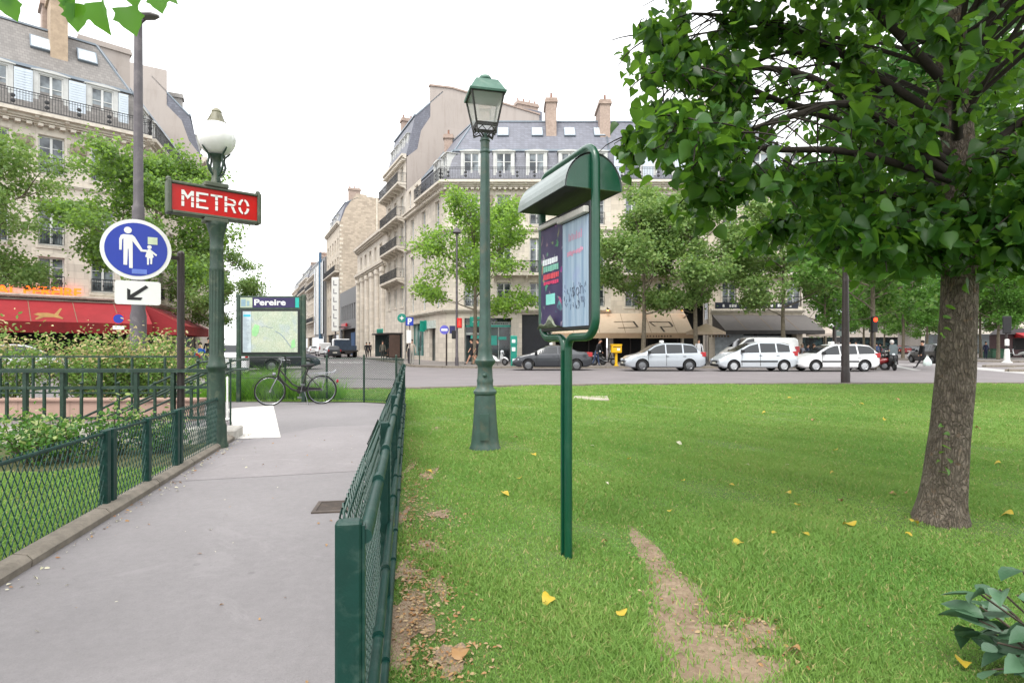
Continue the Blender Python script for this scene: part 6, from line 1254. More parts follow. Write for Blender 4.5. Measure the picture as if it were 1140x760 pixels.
# ================================================================ vehicles
TYRE = RUBBER; RIMM = pm('alloy', '#7d7f82', .3, .7, var=.1); HUB = pm('wheel_cover', '#b9bbbd', .35, .3, var=.05); CGL = pm('car_glass', '#10161a', .05, var=.1, bmp=0, spec=.8); LENS = pm('lamp_lens', '#c9ced2', .1, bmp=0, coat=.5); TAIL = pm('tail_red', '#9c1018', .15, bmp=0, coat=.5); TRIMB = pm('black_trim', '#17181a', .5, bmp=0); PLATE = pm('number_plate', '#d8d6c8', .4)
def paint(name, c, met=0): return pm(name, c, .3, met, var=.03, bmp=0, coat=.7)
CARP = {'wagon': dict(L=4.45, W=1.78, top=[(-2.22, .62), (-2.2, .98), (-1.98, 1.08), (-1.55, 1.50), (-1.0, 1.565), (.1, 1.57), (.55, 1.45), (1.15, 1.06), (1.35, .99), (1.95, .86), (2.18, .68), (2.22, .5)], belt=.95, wx=(-1.29, 1.31), wr=.33, wins=[(-1.75, -1.0), (-.92, -.05), (.02, .98)]),
 'estate': dict(L=4.42, W=1.75, top=[(-2.2, .6), (-2.18, .98), (-2.05, 1.1), (-1.72, 1.44), (-1.2, 1.5), (.2, 1.5), (.6, 1.36), (1.2, 1.0), (1.4, .94), (1.95, .8), (2.18, .62), (2.21, .45)], belt=.9, wx=(-1.32, 1.33), wr=.315, wins=[(-1.9, -1.02), (-.94, -.05), (.02, 1.0)]),
 'mpv': dict(L=4.28, W=1.75, top=[(-2.14, .62), (-2.12, 1.0), (-2.02, 1.15), (-1.75, 1.5), (-1.2, 1.62), (-.1, 1.63), (.45, 1.5), (1.15, 1.12), (1.35, 1.05), (1.85, .85), (2.12, .66), (2.14, .5)], belt=1.0, wx=(-1.36, 1.38), wr=.31, wins=[(-1.7, -1.02), (-.94, -.1), (-.02, .95)]),
 'saloon': dict(L=4.55, W=1.78, top=[(-2.27, .65), (-2.25, 1.0), (-1.85, 1.06), (-1.45, 1.12), (-.85, 1.40), (-.3, 1.45), (.25, 1.43), (.65, 1.3), (1.2, .98), (1.45, .93), (2.05, .78), (2.25, .6), (2.27, .45)], belt=.93, wx=(-1.36, 1.38), wr=.32, wins=[(-1.1, -.35), (-.27, .9)]),
 'van': dict(L=4.78, W=1.9, top=[(-2.39, .7), (-2.37, 1.85), (-2.25, 1.95), (-1.0, 1.97), (.6, 1.97), (.95, 1.9), (1.75, 1.25), (1.9, 1.16), (2.25, .95), (2.37, .7), (2.39, .5)], belt=1.2, wx=(-1.55, 1.45), wr=.34, wins=[(.5, 1.42)]),
 'hatch': dict(L=3.9, W=1.68, top=[(-1.95, .6), (-1.93, 1.0), (-1.8, 1.1), (-1.45, 1.42), (-.9, 1.48), (.1, 1.47), (.5, 1.34), (1.1, 1.0), (1.3, .93), (1.75, .78), (1.93, .6), (1.95, .45)], belt=.92, wx=(-1.2, 1.22), wr=.3, wins=[(-1.5, -.75), (-.67, .92)])}
CM = {}
def carmesh(kind):
    if kind in CM: return CM[kind]
    P = CARP[kind]; top = P['top']; hw = P['W']/2; xs = sorted({x for x, _ in top} | {top[0][0]+(top[-1][0]-top[0][0])*i/44 for i in range(1, 44)})
    def tz(x):
        def lin_(x):
            for a, b in zip(top, top[1:]):
                if a[0] <= x <= b[0]: return a[1]+(b[1]-a[1])*(x-a[0])/(b[0]-a[0]+1e-9)
            return top[-1][1] if x > 0 else top[0][1]
        return lin_(x) if abs(x) > abs(top[0][0])-.1 else (lin_(x-.06)+2*lin_(x)+lin_(x+.06))/4
    L2 = top[-1][0]; roof = max(z for _, z in top)
    def prof(x):
        e = abs(x)/L2; w = hw*(1-.16*max(0, (e-.72)/.28)**2.2); zt = tz(x); zb = .2+.12*max(0, (e-.86)/.14); bl = min(P['belt']+.02*(-x), zt-.04); cab = max(0, min(1, (zt-bl-.04)/(roof-P['belt']-.06)))
        wt = w*(.92-.2*cab*(1 if kind != 'van' else .45)); return w, zb, bl, zt, wt
    rings = []
    for x in xs:
        w, zb, bl, zt, wt = prof(x); ze = zt-.055*(1 if zt-bl > .12 else .3); half = [(w*.86, zb), (w*.97, zb+.07), (w, zb+(bl-zb)*.45), (w*.985, bl-.06), (w*.955, bl), (wt, ze), (wt*.86, zt-.012), (wt*.45, zt)]
        rings.append([(x, y, z) for y, z in half]+[(x, -y, z) for y, z in half[::-1]])
    mb = MB(); mb.loft(rings); me = mb.mesh('body', [TRIMB, TRIMB], None)
    o = bpy.data.objects.new('body', me); COL.objects.link(o); cut = MB(); R = P['wr']+.055
    for wx in P['wx']: cut.prism([(wx+math.cos(2*PI*i/28)*R, -1.2, P['wr']+math.sin(2*PI*i/28)*R) for i in range(28)][::-1], (0, 2.4, 0), 1)
    co_ = cut.build('cut', [TRIMB, TRIMB]); bm = bmesh.new()
    for oo in (o, co_): bm.from_mesh(oo.data); bmesh.ops.recalc_face_normals(bm, faces=bm.faces); bm.to_mesh(oo.data); bm.clear()
    bm.free(); md = o.modifiers.new('b', 'BOOLEAN'); md.object = co_; md.operation = 'DIFFERENCE'; md.solver = 'EXACT'; me = applied(o); bpy.data.objects.remove(o); bpy.data.objects.remove(co_)
    me.polygons.foreach_set('use_smooth', [True]*len(me.polygons)); me.set_sharp_from_angle(angle=math.radians(32))
    def yside(x, z):
        w, zb, bl, zt, wt = prof(x); ze = zt-.055; f = max(0, min(1, (z-bl)/max(.05, ze-bl))); return w*.955+(wt-w*.955)*f+.008
    W_ = []
    for (a, b) in P['wins']:
        for s in (1, -1):
            m = MB(); n = 10; lo = []; hi = []
            for i in range(n+1):
                x = a+(b-a)*i/n; w, zb, bl, zt, wt = prof(x); z0 = bl+.035; z1 = max(z0+.015, zt-.085); lo.append((x, s*yside(x, z0), z0)); hi.append((x, s*yside(x, z1), z1))
            for i in range(n):
                q = [lo[i], lo[i+1], hi[i+1], hi[i]]; m.quad(*(q if s < 0 else q[::-1]))
            W_.append(m.mesh('side_window', CGL))
    # windscreens: slopes of the top line
    cab = [x for x in xs if prof(x)[3] > prof(x)[2]+.1]; xf = max(cab); scr = []
    fr = [x for x in xs if x > .2 and prof(x)[3] < roof-.06 and x <= xf]; bk = [x for x in xs if x < -.5 and prof(x)[3] < roof-.05 and x >= min(cab)]
    for seg_, nm in ((fr, 'windscreen'), (bk, 'rear_window')):
        if len(seg_) < 2 or (kind == 'van' and nm == 'rear_window'): continue
        m = MB()
        for a, b in zip(seg_, seg_[1:]):
            pa, pb = prof(a), prof(b); m.quad((a, -pa[4]*.84, pa[3]+.006), (b, -pb[4]*.84, pb[3]+.006), (b, pb[4]*.84, pb[3]+.006), (a, pa[4]*.84, pa[3]+.006))
        scr.append((nm, m.mesh(nm, CGL)))
    r = P['wr']; m = MB(); m.lathe([(r*.62, -.1), (r*.95, -.1), (r, -.07), (r, .07), (r*.95, .1), (r*.62, .1)], 28, caps=False); ty = m.mesh('tyre', TYRE, 40); m = MB(); m.lathe([(.03, .085), (r*.2, .085), (r*.55, .06), (r*.66, .09), (r*.66, -.08)], 28)
    for k in range(7): a = 2*PI*k/7; m.bar((math.cos(a)*r*.18, math.sin(a)*r*.18, .085), (math.cos(a)*r*.58, math.sin(a)*r*.58, .08), .05, .02)
    rim = m.mesh('rim', RIMM, 40); e = []
    w, zb, bl, zt, wt = prof(L2-.16)
    for s in (1, -1):
        m = MB(); zz = bl-.09; m.loft([[(x, s*y, z) for y, z in ((prof(x)[0]*.985+.006-d, zz-h), (prof(x)[0]*.985+.006-d, zz+h), (prof(x)[0]*.985-.3, zz+h), (prof(x)[0]*.985-.3, zz-h))] for x, h, d in ((L2-.5, .03, .0), (L2-.3, .07, .0), (L2-.06, .07, .02), (L2+.012, .05, .03))]); e.append(('headlight', m.mesh('headlight', LENS, 40)))
        m = MB(); zz = P['belt']-.02; hh = .13 if kind != 'van' else .2; m.rbox(-L2-.014, min(s*hw*.78, s*hw*.9), zz-hh, -L2+.22, max(s*hw*.78, s*hw*.9), zz+hh, .01); m.rbox(-L2-.0, min(s*hw*.86, s*hw*.925), zz-hh*.9, -L2+.3, max(s*hw*.86, s*hw*.925), zz+hh*.9, .01); e.append(('tail_light', m.mesh('tail_light', TAIL)))
        m = MB(); m.rbox(.86 if kind != 'van' else 1.2, min(s*(hw-.04), s*(hw+.17)), P['belt']+.02, 1.02 if kind != 'van' else 1.4, max(s*(hw-.04), s*(hw+.17)), P['belt']+.2, .03); e.append(('wing_mirror', m.mesh('wing_mirror', TRIMB)))
        m = MB(); m.box(-1.0, min(s*hw*.99, s*(hw+.012)), .52, 1.0, max(s*hw*.99, s*(hw+.012)), .6); e.append(('side_moulding', m.mesh('side_moulding', TRIMB)))
        m = MB()
        for x in (.02, -.92): m.box(x-.18, min(s*hw*.97, s*(hw+.006)), P['belt']-.14, x-.02, max(s*hw*.97, s*(hw+.006)), P['belt']-.11)
        e.append(('door_handle', m.mesh('door_handle', TRIMB)))
        m = MB()
        for x in (P['wins'][-1][1], P['wins'][-1][0]-.04): m.box(x-.012, min(s*hw*.96, s*(hw+.003)), .32, x+.006, max(s*hw*.96, s*(hw+.003)), P['belt']-.03)
        e.append(('door_seam', m.mesh('door_seam', TRIMB)))
    m = MB(); m.rbox(L2-.02, -hw*.72, .27, L2+.03, hw*.72, .40, .015); m.rbox(L2-.06, -hw*.5, .46, L2+.012, hw*.5, .58, .015); e.append(('grille', m.mesh('grille', TRIMB)))
    m = MB(); m.rbox(-L2-.03, -hw*.85, .3, -L2+.04, hw*.85, .44, .015); e.append(('rear_bumper', m.mesh('rear_bumper', TRIMB)))
    m = MB(); m.box(L2+.032, -.26, .41, L2+.04, .26, .51); m.box(-L2-.045, -.26, .6, -L2-.03, .26, .7); e.append(('number_plate', m.mesh('number_plate', PLATE)))
    CM[kind] = (me, W_, scr, ty, rim, e, P); return CM[kind]
def car(kind, label, x, y, rz, mat, cat='car', rimmat=None, taxi=False, group='cars on the road', z=0, moulding=True):
    me, W_, scr, ty, rim, e, P = carmesh(kind); t = thing('parked_car' if cat == 'car' else cat.replace(' ', '_'), label, cat, (x, y, z), rz, group)
    b = inst('body', me, t); b.material_slots[0].link = 'OBJECT'; b.material_slots[0].material = mat
    for w in W_: inst('side_window', w, t)
    for nm, m in scr: inst(nm, m, t)
    for nm, m in e:
        if nm == 'side_moulding' and not moulding: continue
        inst(nm, m, t)
    for wx in P['wx']:
        for s in (1, -1):
            w = inst('wheel', ty, t, (wx, s*(P['W']/2-.115), P['wr'])); w.rotation_euler = (-s*PI/2, 0, 0); r = inst('rim', rim, w)
            if rimmat: r.material_slots[0].link = 'OBJECT'; r.material_slots[0].material = rimmat
    if taxi: m = MB(); zr = max(z for _, z in P['top'])+.0; m.rbox(-.25+.2, -.2, zr-.01, -.1+.22, .2, zr+.14, .03); m.build('taxi_sign', WHITE, t)
    return t
SIL = paint('car_silver', '#aab0b6', .35); WHI = paint('car_white', '#d3d4d4'); ANT = paint('car_anthracite', '#2e3136', .3); DBL = paint('car_dark_blue', '#171c2a', .2); BLK = paint('car_black', '#0d0e10'); GRN = paint('car_grey', '#54585c', .3); RDC = paint('car_red', '#7d1216')
car('saloon', 'dark grey car before the navy double door, lowest and darkest of the row', XZ(614, 33.6), 33.6, PI, ANT, taxi=True, moulding=False)
car('wagon', 'silver car with a roof lamp before the beige cafe awning', XZ(737, 32.6), 32.6, PI, SIL, taxi=True, moulding=False)
car('mpv', 'pale silver people carrier with dark side strips in front of the white van', XZ(838, 32.2), 32.2, PI, paint('car_pale_silver', '#bdc3c8', .25), rimmat=HUB)
car('estate', 'white taxi estate beside the dark lamp pole at the lawn edge', XZ(926, 32.0), 32.0, PI, WHI, rimmat=HUB, taxi=True)
car('van', 'white panel van parked behind the pale silver people carrier', XZ(842, 37.4)+.2, 37.8, PI, paint('van_white', '#d6d7d6'), 'van', z=0)
car('hatch', 'white car half hidden behind the shrubs at left', XZ(22, 25.5), 25.5, .75, WHI)
car('hatch', 'white car by the metro lamp and the map board', XZ(256, 27), 27, 2.0, WHI, rimmat=HUB)
car('saloon', 'black car passing behind the left half of the map board', XZ(268, 31), 31.5, .35, BLK); car('hatch', 'dark car passing behind the right half of the map board', XZ(306, 33), 34.5, .4, DBL)
car('van', 'white delivery van driving in the long street beyond the map board', XZ(360, 86), 86, 2.02, WHI, 'van'); car('hatch', 'dark hatchback in the long street just left of the flatbed truck', XZ(370, 72), 72, 2.02, ANT); car('hatch', 'white car far down the long street', XZ(349, 100), 100, 2.02, WHI)
for i, (px, d, k, m, l) in enumerate([(981, 98, 'hatch', ANT, 'dark hatchback at the left end of the distant parked row'), (991, 99, 'saloon', BLK, 'black saloon, second from the left in the distant parked row'), (1001, 97, 'wagon', RDC, 'dark red car in the distant parked row'), (1011, 100, 'hatch', GRN, 'grey hatchback in the distant parked row'), (1020, 97, 'estate', DBL, 'dark blue estate in the distant parked row'), (1030, 99, 'mpv', GRN, 'grey people carrier in the distant parked row'), (1040, 97, 'saloon', ANT, 'dark saloon at the right end of the distant parked row')]):
    car(k, l, XZ(px, d), d, 1.4+.1*(i % 3), m, group='cars parked along the avenue')
car('mpv', 'dark car turning in beside the big tree trunk behind the crossing woman', XZ(1058, 46), 48, 1.5, BLK, taxi=False)
# flatbed truck
t = thing('truck', 'truck with an open box body and a low flatbed in the long street', 'truck', (XZ(384, 74), 74, 0), 2.02)
mb = MB(); mb.box(-3.0, -1.1, .75, 2.2, 1.1, .95); mb.box(-3.0, -.5, .5, 3.0, .5, .75); mb.build('flatbed', pm('truck_frame', '#241f1e', .6), t); mb = MB(); mb.rbox(2.3, -1.05, .5, 3.9, 1.05, 2.4, .12); mb.build('cab', WHI, t); mb = MB(); mb.box(3.5, -.9, 1.5, 3.912, .9, 2.2); mb.box(2.6, -1.06, 1.5, 3.4, 1.06, 2.1); mb.build('cab_window', CGL, t)
mb = MB(); mb.box(-2.9, -.95, .95, -2.82, .95, 1.5); mb.box(1.4, -1.05, .96, 2.1, 1.05, 2.3); mb.build('box_body', pm('truck_box', '#2b3a4c', .5, var=.3), t)
for x in (-2.0, -1.1, 2.9):
    for s in (1, -1): m = MB(); m.lathe([(.28, -.14), (.44, -.13), (.45, 0), (.44, .13), (.28, .14)], 20, caps=False); w = m.build('wheel', TYRE, t, (x, s*.95, .45), smooth=40); w.rotation_euler = (PI/2, 0, 0); m = MB(); m.lathe([(.05, s*-.12), (.27, s*-.1), (.28, s*-.13)], 16); m.build('rim', RIMM, w)
# scooters
def scooter(name, label, x, y, rz, mat, group=None, z=.12, cat='scooter', screen=False):
    t = thing(name, label, cat, (x, y, z), rz, group)
    for wx in (-.62, .66):
        m = MB(); m.lathe([(.14, -.05), (.23, -.055), (.25, 0), (.23, .055), (.14, .05)], 20, caps=False); w = m.build('wheel', TYRE, t, (wx, 0, .25), smooth=50); w.rotation_euler = (PI/2, 0, 0); m = MB(); m.lathe([(.03, -.052), (.14, -.045), (.145, .045), (.03, .052)], 14); m.build('rim', RIMM, w)
    def ov(x, z, w, h): return [(x, w*math.cos(a), z+h*math.sin(a)) for a in (2*PI*i/10 for i in range(10))]
    m = MB(); m.loft([ov(-1.0, .66, .06, .06), ov(-.8, .6, .16, .14), ov(-.45, .52, .19, .2), ov(-.15, .42, .18, .17), ov(.0, .3, .16, .08), ov(.3, .3, .16, .07)]); m.loft([ov(.3, .32, .19, .1), ov(.38, .55, .2, .2), ov(.42, .8, .17, .13), ov(.38, .95, .14, .06)]); m.build('body', mat, t, smooth=60)
    m = MB(); m.loft([ov(.36, .42, .05, .06), ov(.6, .53, .09, .06), ov(.82, .45, .07, .06), ov(.93, .34, .03, .04)]); m.build('mudguard', mat, t, smooth=60)
    m = MB(); m.loft([ov(-.95, .77, .07, .03), ov(-.7, .8, .15, .05), ov(-.3, .76, .15, .05), ov(-.02, .7, .1, .04)]); m.build('seat', RUBBER, t, smooth=60)
    m = MB(); m.tube([(.64, .07, .28), (.5, .06, .6), (.4, 0, .98)], .025, 6); m.tube([(.28, -.33, 1.06), (.36, -.15, 1.04), (.36, .15, 1.04), (.28, .33, 1.06)], .02, 6); m.build('handlebar', TRIMB, t)
    m = MB(); m.ball((.46, 0, .92), .09, nu=10, nv=8, sc=(.6, 1.2, .8)); m.build('headlight', LENS, t, smooth=60)
    for s in (-1, 1): m = MB(); m.tube([(.32, s*.26, 1.06), (.32, s*.34, 1.22)], .01, 5); m.ball((.32, s*.36, 1.26), .06, nu=8, nv=6, sc=(.4, 1.2, .8)); m.build('mirror', TRIMB, t)
    if screen: m = MB(); m.loft([[(x, w*math.cos(a), z) for a in (0, PI*.25, PI*.5, PI*.75, PI)]+[(x-.01, w*math.cos(a), z) for a in (PI, PI*.75, PI*.5, PI*.25, 0)] for x, z, w in ((.5, .9, .2), (.45, 1.3, .22), (.4, 1.5, .16))]); m.build('windscreen', pm('screen_%d' % len(bpy.data.materials), '#4b5658', .1), t)
    m = MB(); m.tube([(-.1, 0, .28), (-.18, .2, .0)], .015, 5); m.build('stand', TRIMB, t); return t
scooter('scooter', 'white scooter parked in front of the bank shopfront behind the lamp post', XZ(554, 38.3), 38.3, -.7, WHI)
scooter('scooter', 'dark scooter parked behind the dark grey car near the yellow post box', XZ(672, 38), 38, -.3, ANT, 'scooters by the post box', screen=True); scooter('scooter', 'black scooter leaning left of the yellow post box', XZ(661, 39.2), 39.2, -.5, BLK, 'scooters by the post box')
scooter('scooter', 'red and white scooter parked behind the white taxi', XZ(966, 34), 33.6, 2.6, RDC, z=0); mo = scooter('motorcycle', 'dark motorcycle with its rider waiting at the avenue crossing', XZ(992, 33.2), 33.2, -1.9, BLK, None, 0, 'motorcycle', True)
scooter('scooter', 'white scooter parked at the red kiosk', XZ(1133, 66), 66, 2.2, WHI)
# ================================================================ people
SKIN = pm('skin', '#b98b72', .55, var=.06, bmp=0); HAIRS = {}
def cloth(c): 
    if c not in HAIRS: HAIRS[c] = pm('cloth_'+c[1:], c, .85, var=.12, scale=9)
    return HAIRS[c]
def person(label, x, y, rz, top, legs, hair='#231a14', walk=0., arms=(.15, -.15), elbow=(.2, .2), z=0, shorts=False, sit=False, shoes='#1a1a1a', s=1.0, lean=0, helmet=False, spread=.0, armside=.06):
    J = {}; V = []; Eg = []; Rd = []; Tg = []
    def j(n, p, r, tg, par=None):
        J[n] = len(V); V.append(Vector(p)); Rd.append(r); Tg.append(tg)
        if par: Eg.append((J[par], J[n]))
    hipz = .92 if not sit else .62
    j('pel', (0, 0, hipz), (.155, .115), 'leg'); j('wai', (.01+lean*.12, 0, hipz+.14), (.135, .1), 'top', 'pel'); j('che', (.01+lean*.3, 0, hipz+.36), (.16, .115), 'top', 'wai'); j('nek', (.0+lean*.45, 0, hipz+.55), (.055, .055), 'skin', 'che'); j('hea', (.03+lean*.52, 0, hipz+.66), (.085, .095), 'skin', 'nek'); j('cro', (.025+lean*.55, 0, hipz+.76), (.075, .085), 'skin', 'hea')
    for sd, nm, ph in ((1, 'l', 1), (-1, 'r', -1)):
        a = walk*ph; k = max(0, -a)*.9+.05
        if sit: kn = Vector((.42, sd*(.11+spread), hipz-.02)); an = kn+Vector((.02, 0, -.45))
        else: kn = Vector((math.sin(a)*.44, sd*.1, hipz-.06-math.cos(a)*.42)); an = kn+Vector((math.sin(a-k)*.43, -sd*.01, -math.cos(a-k)*.42))
        j('hip'+nm, (0, sd*.095, hipz-.07), (.098, .1), 'leg', 'pel'); j('thi'+nm, tuple(Vector((0, sd*.1, hipz-.07)).lerp(kn, .5)), (.082, .086), 'leg', 'hip'+nm); j('kne'+nm, kn, (.058, .06), 'skin' if shorts else 'leg', 'thi'+nm); j('cal'+nm, tuple(kn.lerp(an, .4)), (.055, .056), 'skin' if shorts else 'leg', 'kne'+nm); j('ank'+nm, an, (.036, .038), 'skin' if shorts else 'leg', 'cal'+nm)
        d = Vector((.16, 0, -.05)) if a <= .2 else Vector((.16, 0, .0)); j('toe'+nm, an+d, (.04, .03), 'shoe', 'ank'+nm)
        sh = Vector((lean*.38, sd*.185, hipz+.48)); aa = arms[0 if sd > 0 else 1]; el = sh+Vector((math.sin(aa)*.28, sd*armside, -math.cos(aa)*.28)); eb = elbow[0 if sd > 0 else 1]; wr = el+Vector((math.sin(aa+eb)*.25, 0, -math.cos(aa+eb)*.25)); dh = (wr-el).normalized()
        j('sho'+nm, sh, (.062, .062), 'top', 'che'); j('elb'+nm, el, (.046, .046), 'top', 'sho'+nm); j('wri'+nm, wr, (.032, .032), 'skin' if shorts else 'top', 'elb'+nm); j('han'+nm, wr+dh*.09, (.036, .022), 'skin', 'wri'+nm)
    me = bpy.data.meshes.new('person'); me.from_pydata([tuple(v) for v in V], Eg, []); o = bpy.data.objects.new('person', me); COL.objects.link(o)
    md = o.modifiers.new('s', 'SKIN'); md.use_smooth_shade = True
    for i, sv in enumerate(me.skin_vertices[0].data): sv.radius = Rd[i]; sv.use_root = (i == 0)
    sb = o.modifiers.new('u', 'SUBSURF'); sb.levels = 1; sb.render_levels = 1; nm_ = applied(o)
    for c in (cloth(top), cloth(legs), SKIN, cloth(shoes)): nm_.materials.append(c)
    ix = {'top': 0, 'leg': 1, 'skin': 2, 'shoe': 3}; segs = [(V[a], V[b], Tg[b]) for a, b in Eg]
    for p in nm_.polygons:
        c = p.center; best = 9; tg = 'top'
        for a, b, g in segs:
            ab = b-a; f = max(0, min(1, (c-a).dot(ab)/ab.length_squared)); dd = (c-(a+ab*f)).length
            if dd < best: best = dd; tg = g
        if tg == 'skin' and c.z < hipz+.535 and abs(c.y) < .16 and c.z > hipz+.1: tg = 'top'
        p.material_index = ix[tg]; p.use_smooth = True
    for g, c in (('top', 0),):
        pass
    o.location = (x, y, z); o.rotation_euler = (0, 0, rz); o.scale = (s, s, s); tag(o, label, 'person')
    hd = V[J['cro']]; m = MB(); m.ball((hd.x-.015, 0, hd.z-.01), .118 if helmet else .104, nu=14, nv=10, sc=(1.02, .92, 1.0 if not helmet else 1.15))
    h = m.build('helmet' if helmet else 'hair', cloth(hair), o, smooth=60); 
    if not helmet: h.location = (-.022, 0, .018)
    f = V[J['hea']]; m = MB(); m.ball((f.x+.093, 0, f.z+.01), .018, nu=8, nv=6, sc=(1, .8, 1.4)); m.build('nose', SKIN, o, smooth=60)
    return o
person('pedestrian in a black top and pale shorts walking left past the bank', XZ(525, 38.6), 38.6, PI+.2, '#15161a', '#16171c', walk=.45, arms=(.35, -.35), z=.12, shorts=True)
person('pedestrian in dark clothes walking close behind another past the bank', XZ(532, 39.3), 39.2, PI+.2, '#1b1c22', '#15161b', walk=-.4, arms=(-.3, .3), z=.12, shorts=True)
person('person in a light shirt and pale trousers standing at the blue parking sign', XZ(458.5, 41.5), 41.5, -1.2, '#b9ada0', '#a9a79f', z=.12, arms=(.1, .5), elbow=(.1, .9))
person('dark haired person in black beside the one in light clothes', XZ(456, 42.6), 42.6, -1.6, '#1d1c20', '#2a2a30', z=.12)
person('person in a grey coat waiting at the left end of the bus shelter', XZ(426, 52), 52, -1.0, '#5d5a50', '#33322f', z=.12); person('person sitting on the bench in the bus shelter', XZ(434, 53.5), 53.6, -1.2, '#5a4038', '#2a2a30', z=.07, sit=True); person('person in dark clothes at the right end of the bus shelter', XZ(441, 53), 52.6, -1.4, '#2e2c30', '#1d1d22', z=.12)
person('person in black walking away along the pavement beside the columned building', XZ(408, 66), 66, 1.6, '#131317', '#16161b', walk=.3, z=.12); person('second walker in dark clothes beside the columned building', XZ(411.5, 68), 68, 1.7, '#221f22', '#131317', walk=-.3, z=.12)
w = person('woman in dark clothes striding over the crossing with a white bag', XZ(1027, 34.5), 34.5, PI-.1, '#17171b', '#141419', walk=.55, arms=(.3, .1), elbow=(.2, .1), s=.98)
t = thing('carrier_bag', 'white plastic bag carried by the woman on the crossing', 'bag', (XZ(1031, 34.4), 34.3, 0)); mb = MB(); mb.loft([[(x*w_, y*d_, z) for x, y in ((1, .3), (.5, 1), (-.5, 1), (-1, .3), (-1, -.3), (-.5, -1), (.5, -1), (1, -.3))] for z, w_, d_ in ((.22, .2, .1), (.3, .26, .13), (.5, .24, .12), (.68, .12, .06), (.8, .03, .02))]); mb.build('sack', pm('bag_white', '#cfdcd8', .5), t, smooth=60); mb = MB(); mb.tube([(-.05, 0, .74), (-.03, 0, .88), (.03, 0, .88), (.05, 0, .74)], .008, 5); mb.build('strap', WHITE, t)
person('rider in black with a pale helmet sitting on the motorcycle', XZ(992, 33.2)+.06, 33.3, -1.9, '#121215', '#15151a', hair='#c9c6c2', z=.26, sit=True, arms=(1.0, 1.0), elbow=(.3, .3), lean=.3, helmet=True, spread=.08)
person('person in dark blue standing right of the big tree trunk by the green bin', XZ(1097.5, 60), 60, -1.5, '#1b2140', '#1a1f3a', z=.12); person('person in jeans bending beside the scooters behind the dark grey car', XZ(664, 37.6), 37.6, -.6, '#1a1a1e', '#33425f', z=.12, lean=.5, walk=.2)
person('person in a blue shirt on the red cafe terrace', XZ(211, 29.5), 30.5, -1.0, '#2a5fae', '#25262c', z=.12, sit=True); person('person in black at the corner of the red cafe', XZ(222, 32), 33, -.9, '#17171c', '#1d1d22', z=.12); person('person in grey beside the metro lamp at the red cafe corner', XZ(228, 32), 34, -2, '#3a3a42', '#1d1d22', z=.12, hair='#5b4a38')
person('person in black and white by the trunk at the dark passage', XZ(778, 38.6), 38.6, -1.6, '#c9c9cb', '#17171b', z=.12)
for i, (px, d, c, l) in enumerate([(887, 43.5, '#6d5148', 'guest in a brown top on the grey awning terrace'), (893, 44.2, '#8a8a92', 'guest in a pale grey top on the grey awning terrace'), (899, 43.2, '#2f3a4d', 'guest in a navy top on the grey awning terrace'), (906, 44.0, '#7a2f2c', 'guest in a red top at the end of the grey awning terrace')]):
    person(l, XZ(px, d), d, -1.6+.4*i, c, '#23242a', z=.12, sit=True, hair=['#2a1d15', '#8a7a66', '#15120f', '#4a3222'][i])
for i, (px, d, c) in enumerate([(976, 62, '#3a4a6d'), (980, 70, '#2a2a2e'), (953, 58, '#8d8f96'), (946, 60, '#45352f')]):
    person(['walker in blue on the avenue pavement by the traffic light', 'walker in black on the avenue pavement by the traffic light', 'walker in pale grey behind the white taxi', 'walker in brown behind the dark lamp pole'][i], XZ(px, d), d, 1.2+i, c, '#22232a', walk=.3*(-1)**i, z=.12 if px < 960 else 0)
# cafe seats
def chair_set(x, y, rz, label, c):
    t = thing('terrace_chair', label, 'chair', (x, y, .12), rz, 'chairs on the terraces'); m = MB(); m.rbox(-.22, -.22, .43, .22, .22, .47, .01); m.build('seat', c, t); m = MB(); m.rbox(-.24, -.21, .5, -.2, .21, .9, .01); m.build('backrest', c, t)
    for a in (-.19, .19):
        for b_ in (-.19, .19): m = MB(); m.tube([(a, b_, 0), (a, b_, .43)], .016, 5); m.build('leg', TRIMB, t)
RAT = pm('rattan', '#8a5f3c', .7, var=.2)
for px, d, rz, l in ((887, 43.5, -1.6, 'terrace chair under the guest in the brown top'), (893, 44.2, -1.2, 'terrace chair under the guest in pale grey'), (899, 43.2, -.8, 'terrace chair under the guest in navy'), (906, 44.0, -.4, 'terrace chair under the guest in red'), (211, 30.5, -1.0, 'terrace chair under the person in the blue shirt')): chair_set(XZ(px, d) if px > 300 else XZ(211, 29.5), d, rz, l, RAT)
for i in range(14):
    px = 20+i*14; u = 6+i*1.05; q = P1+FD1*u+Vector((.692, -.722))*(1.0+.6*(i % 2)); chair_set(q.x, q.y, TH1+PI/2*(i % 4), 'rattan terrace chair under the long red awning', RAT)
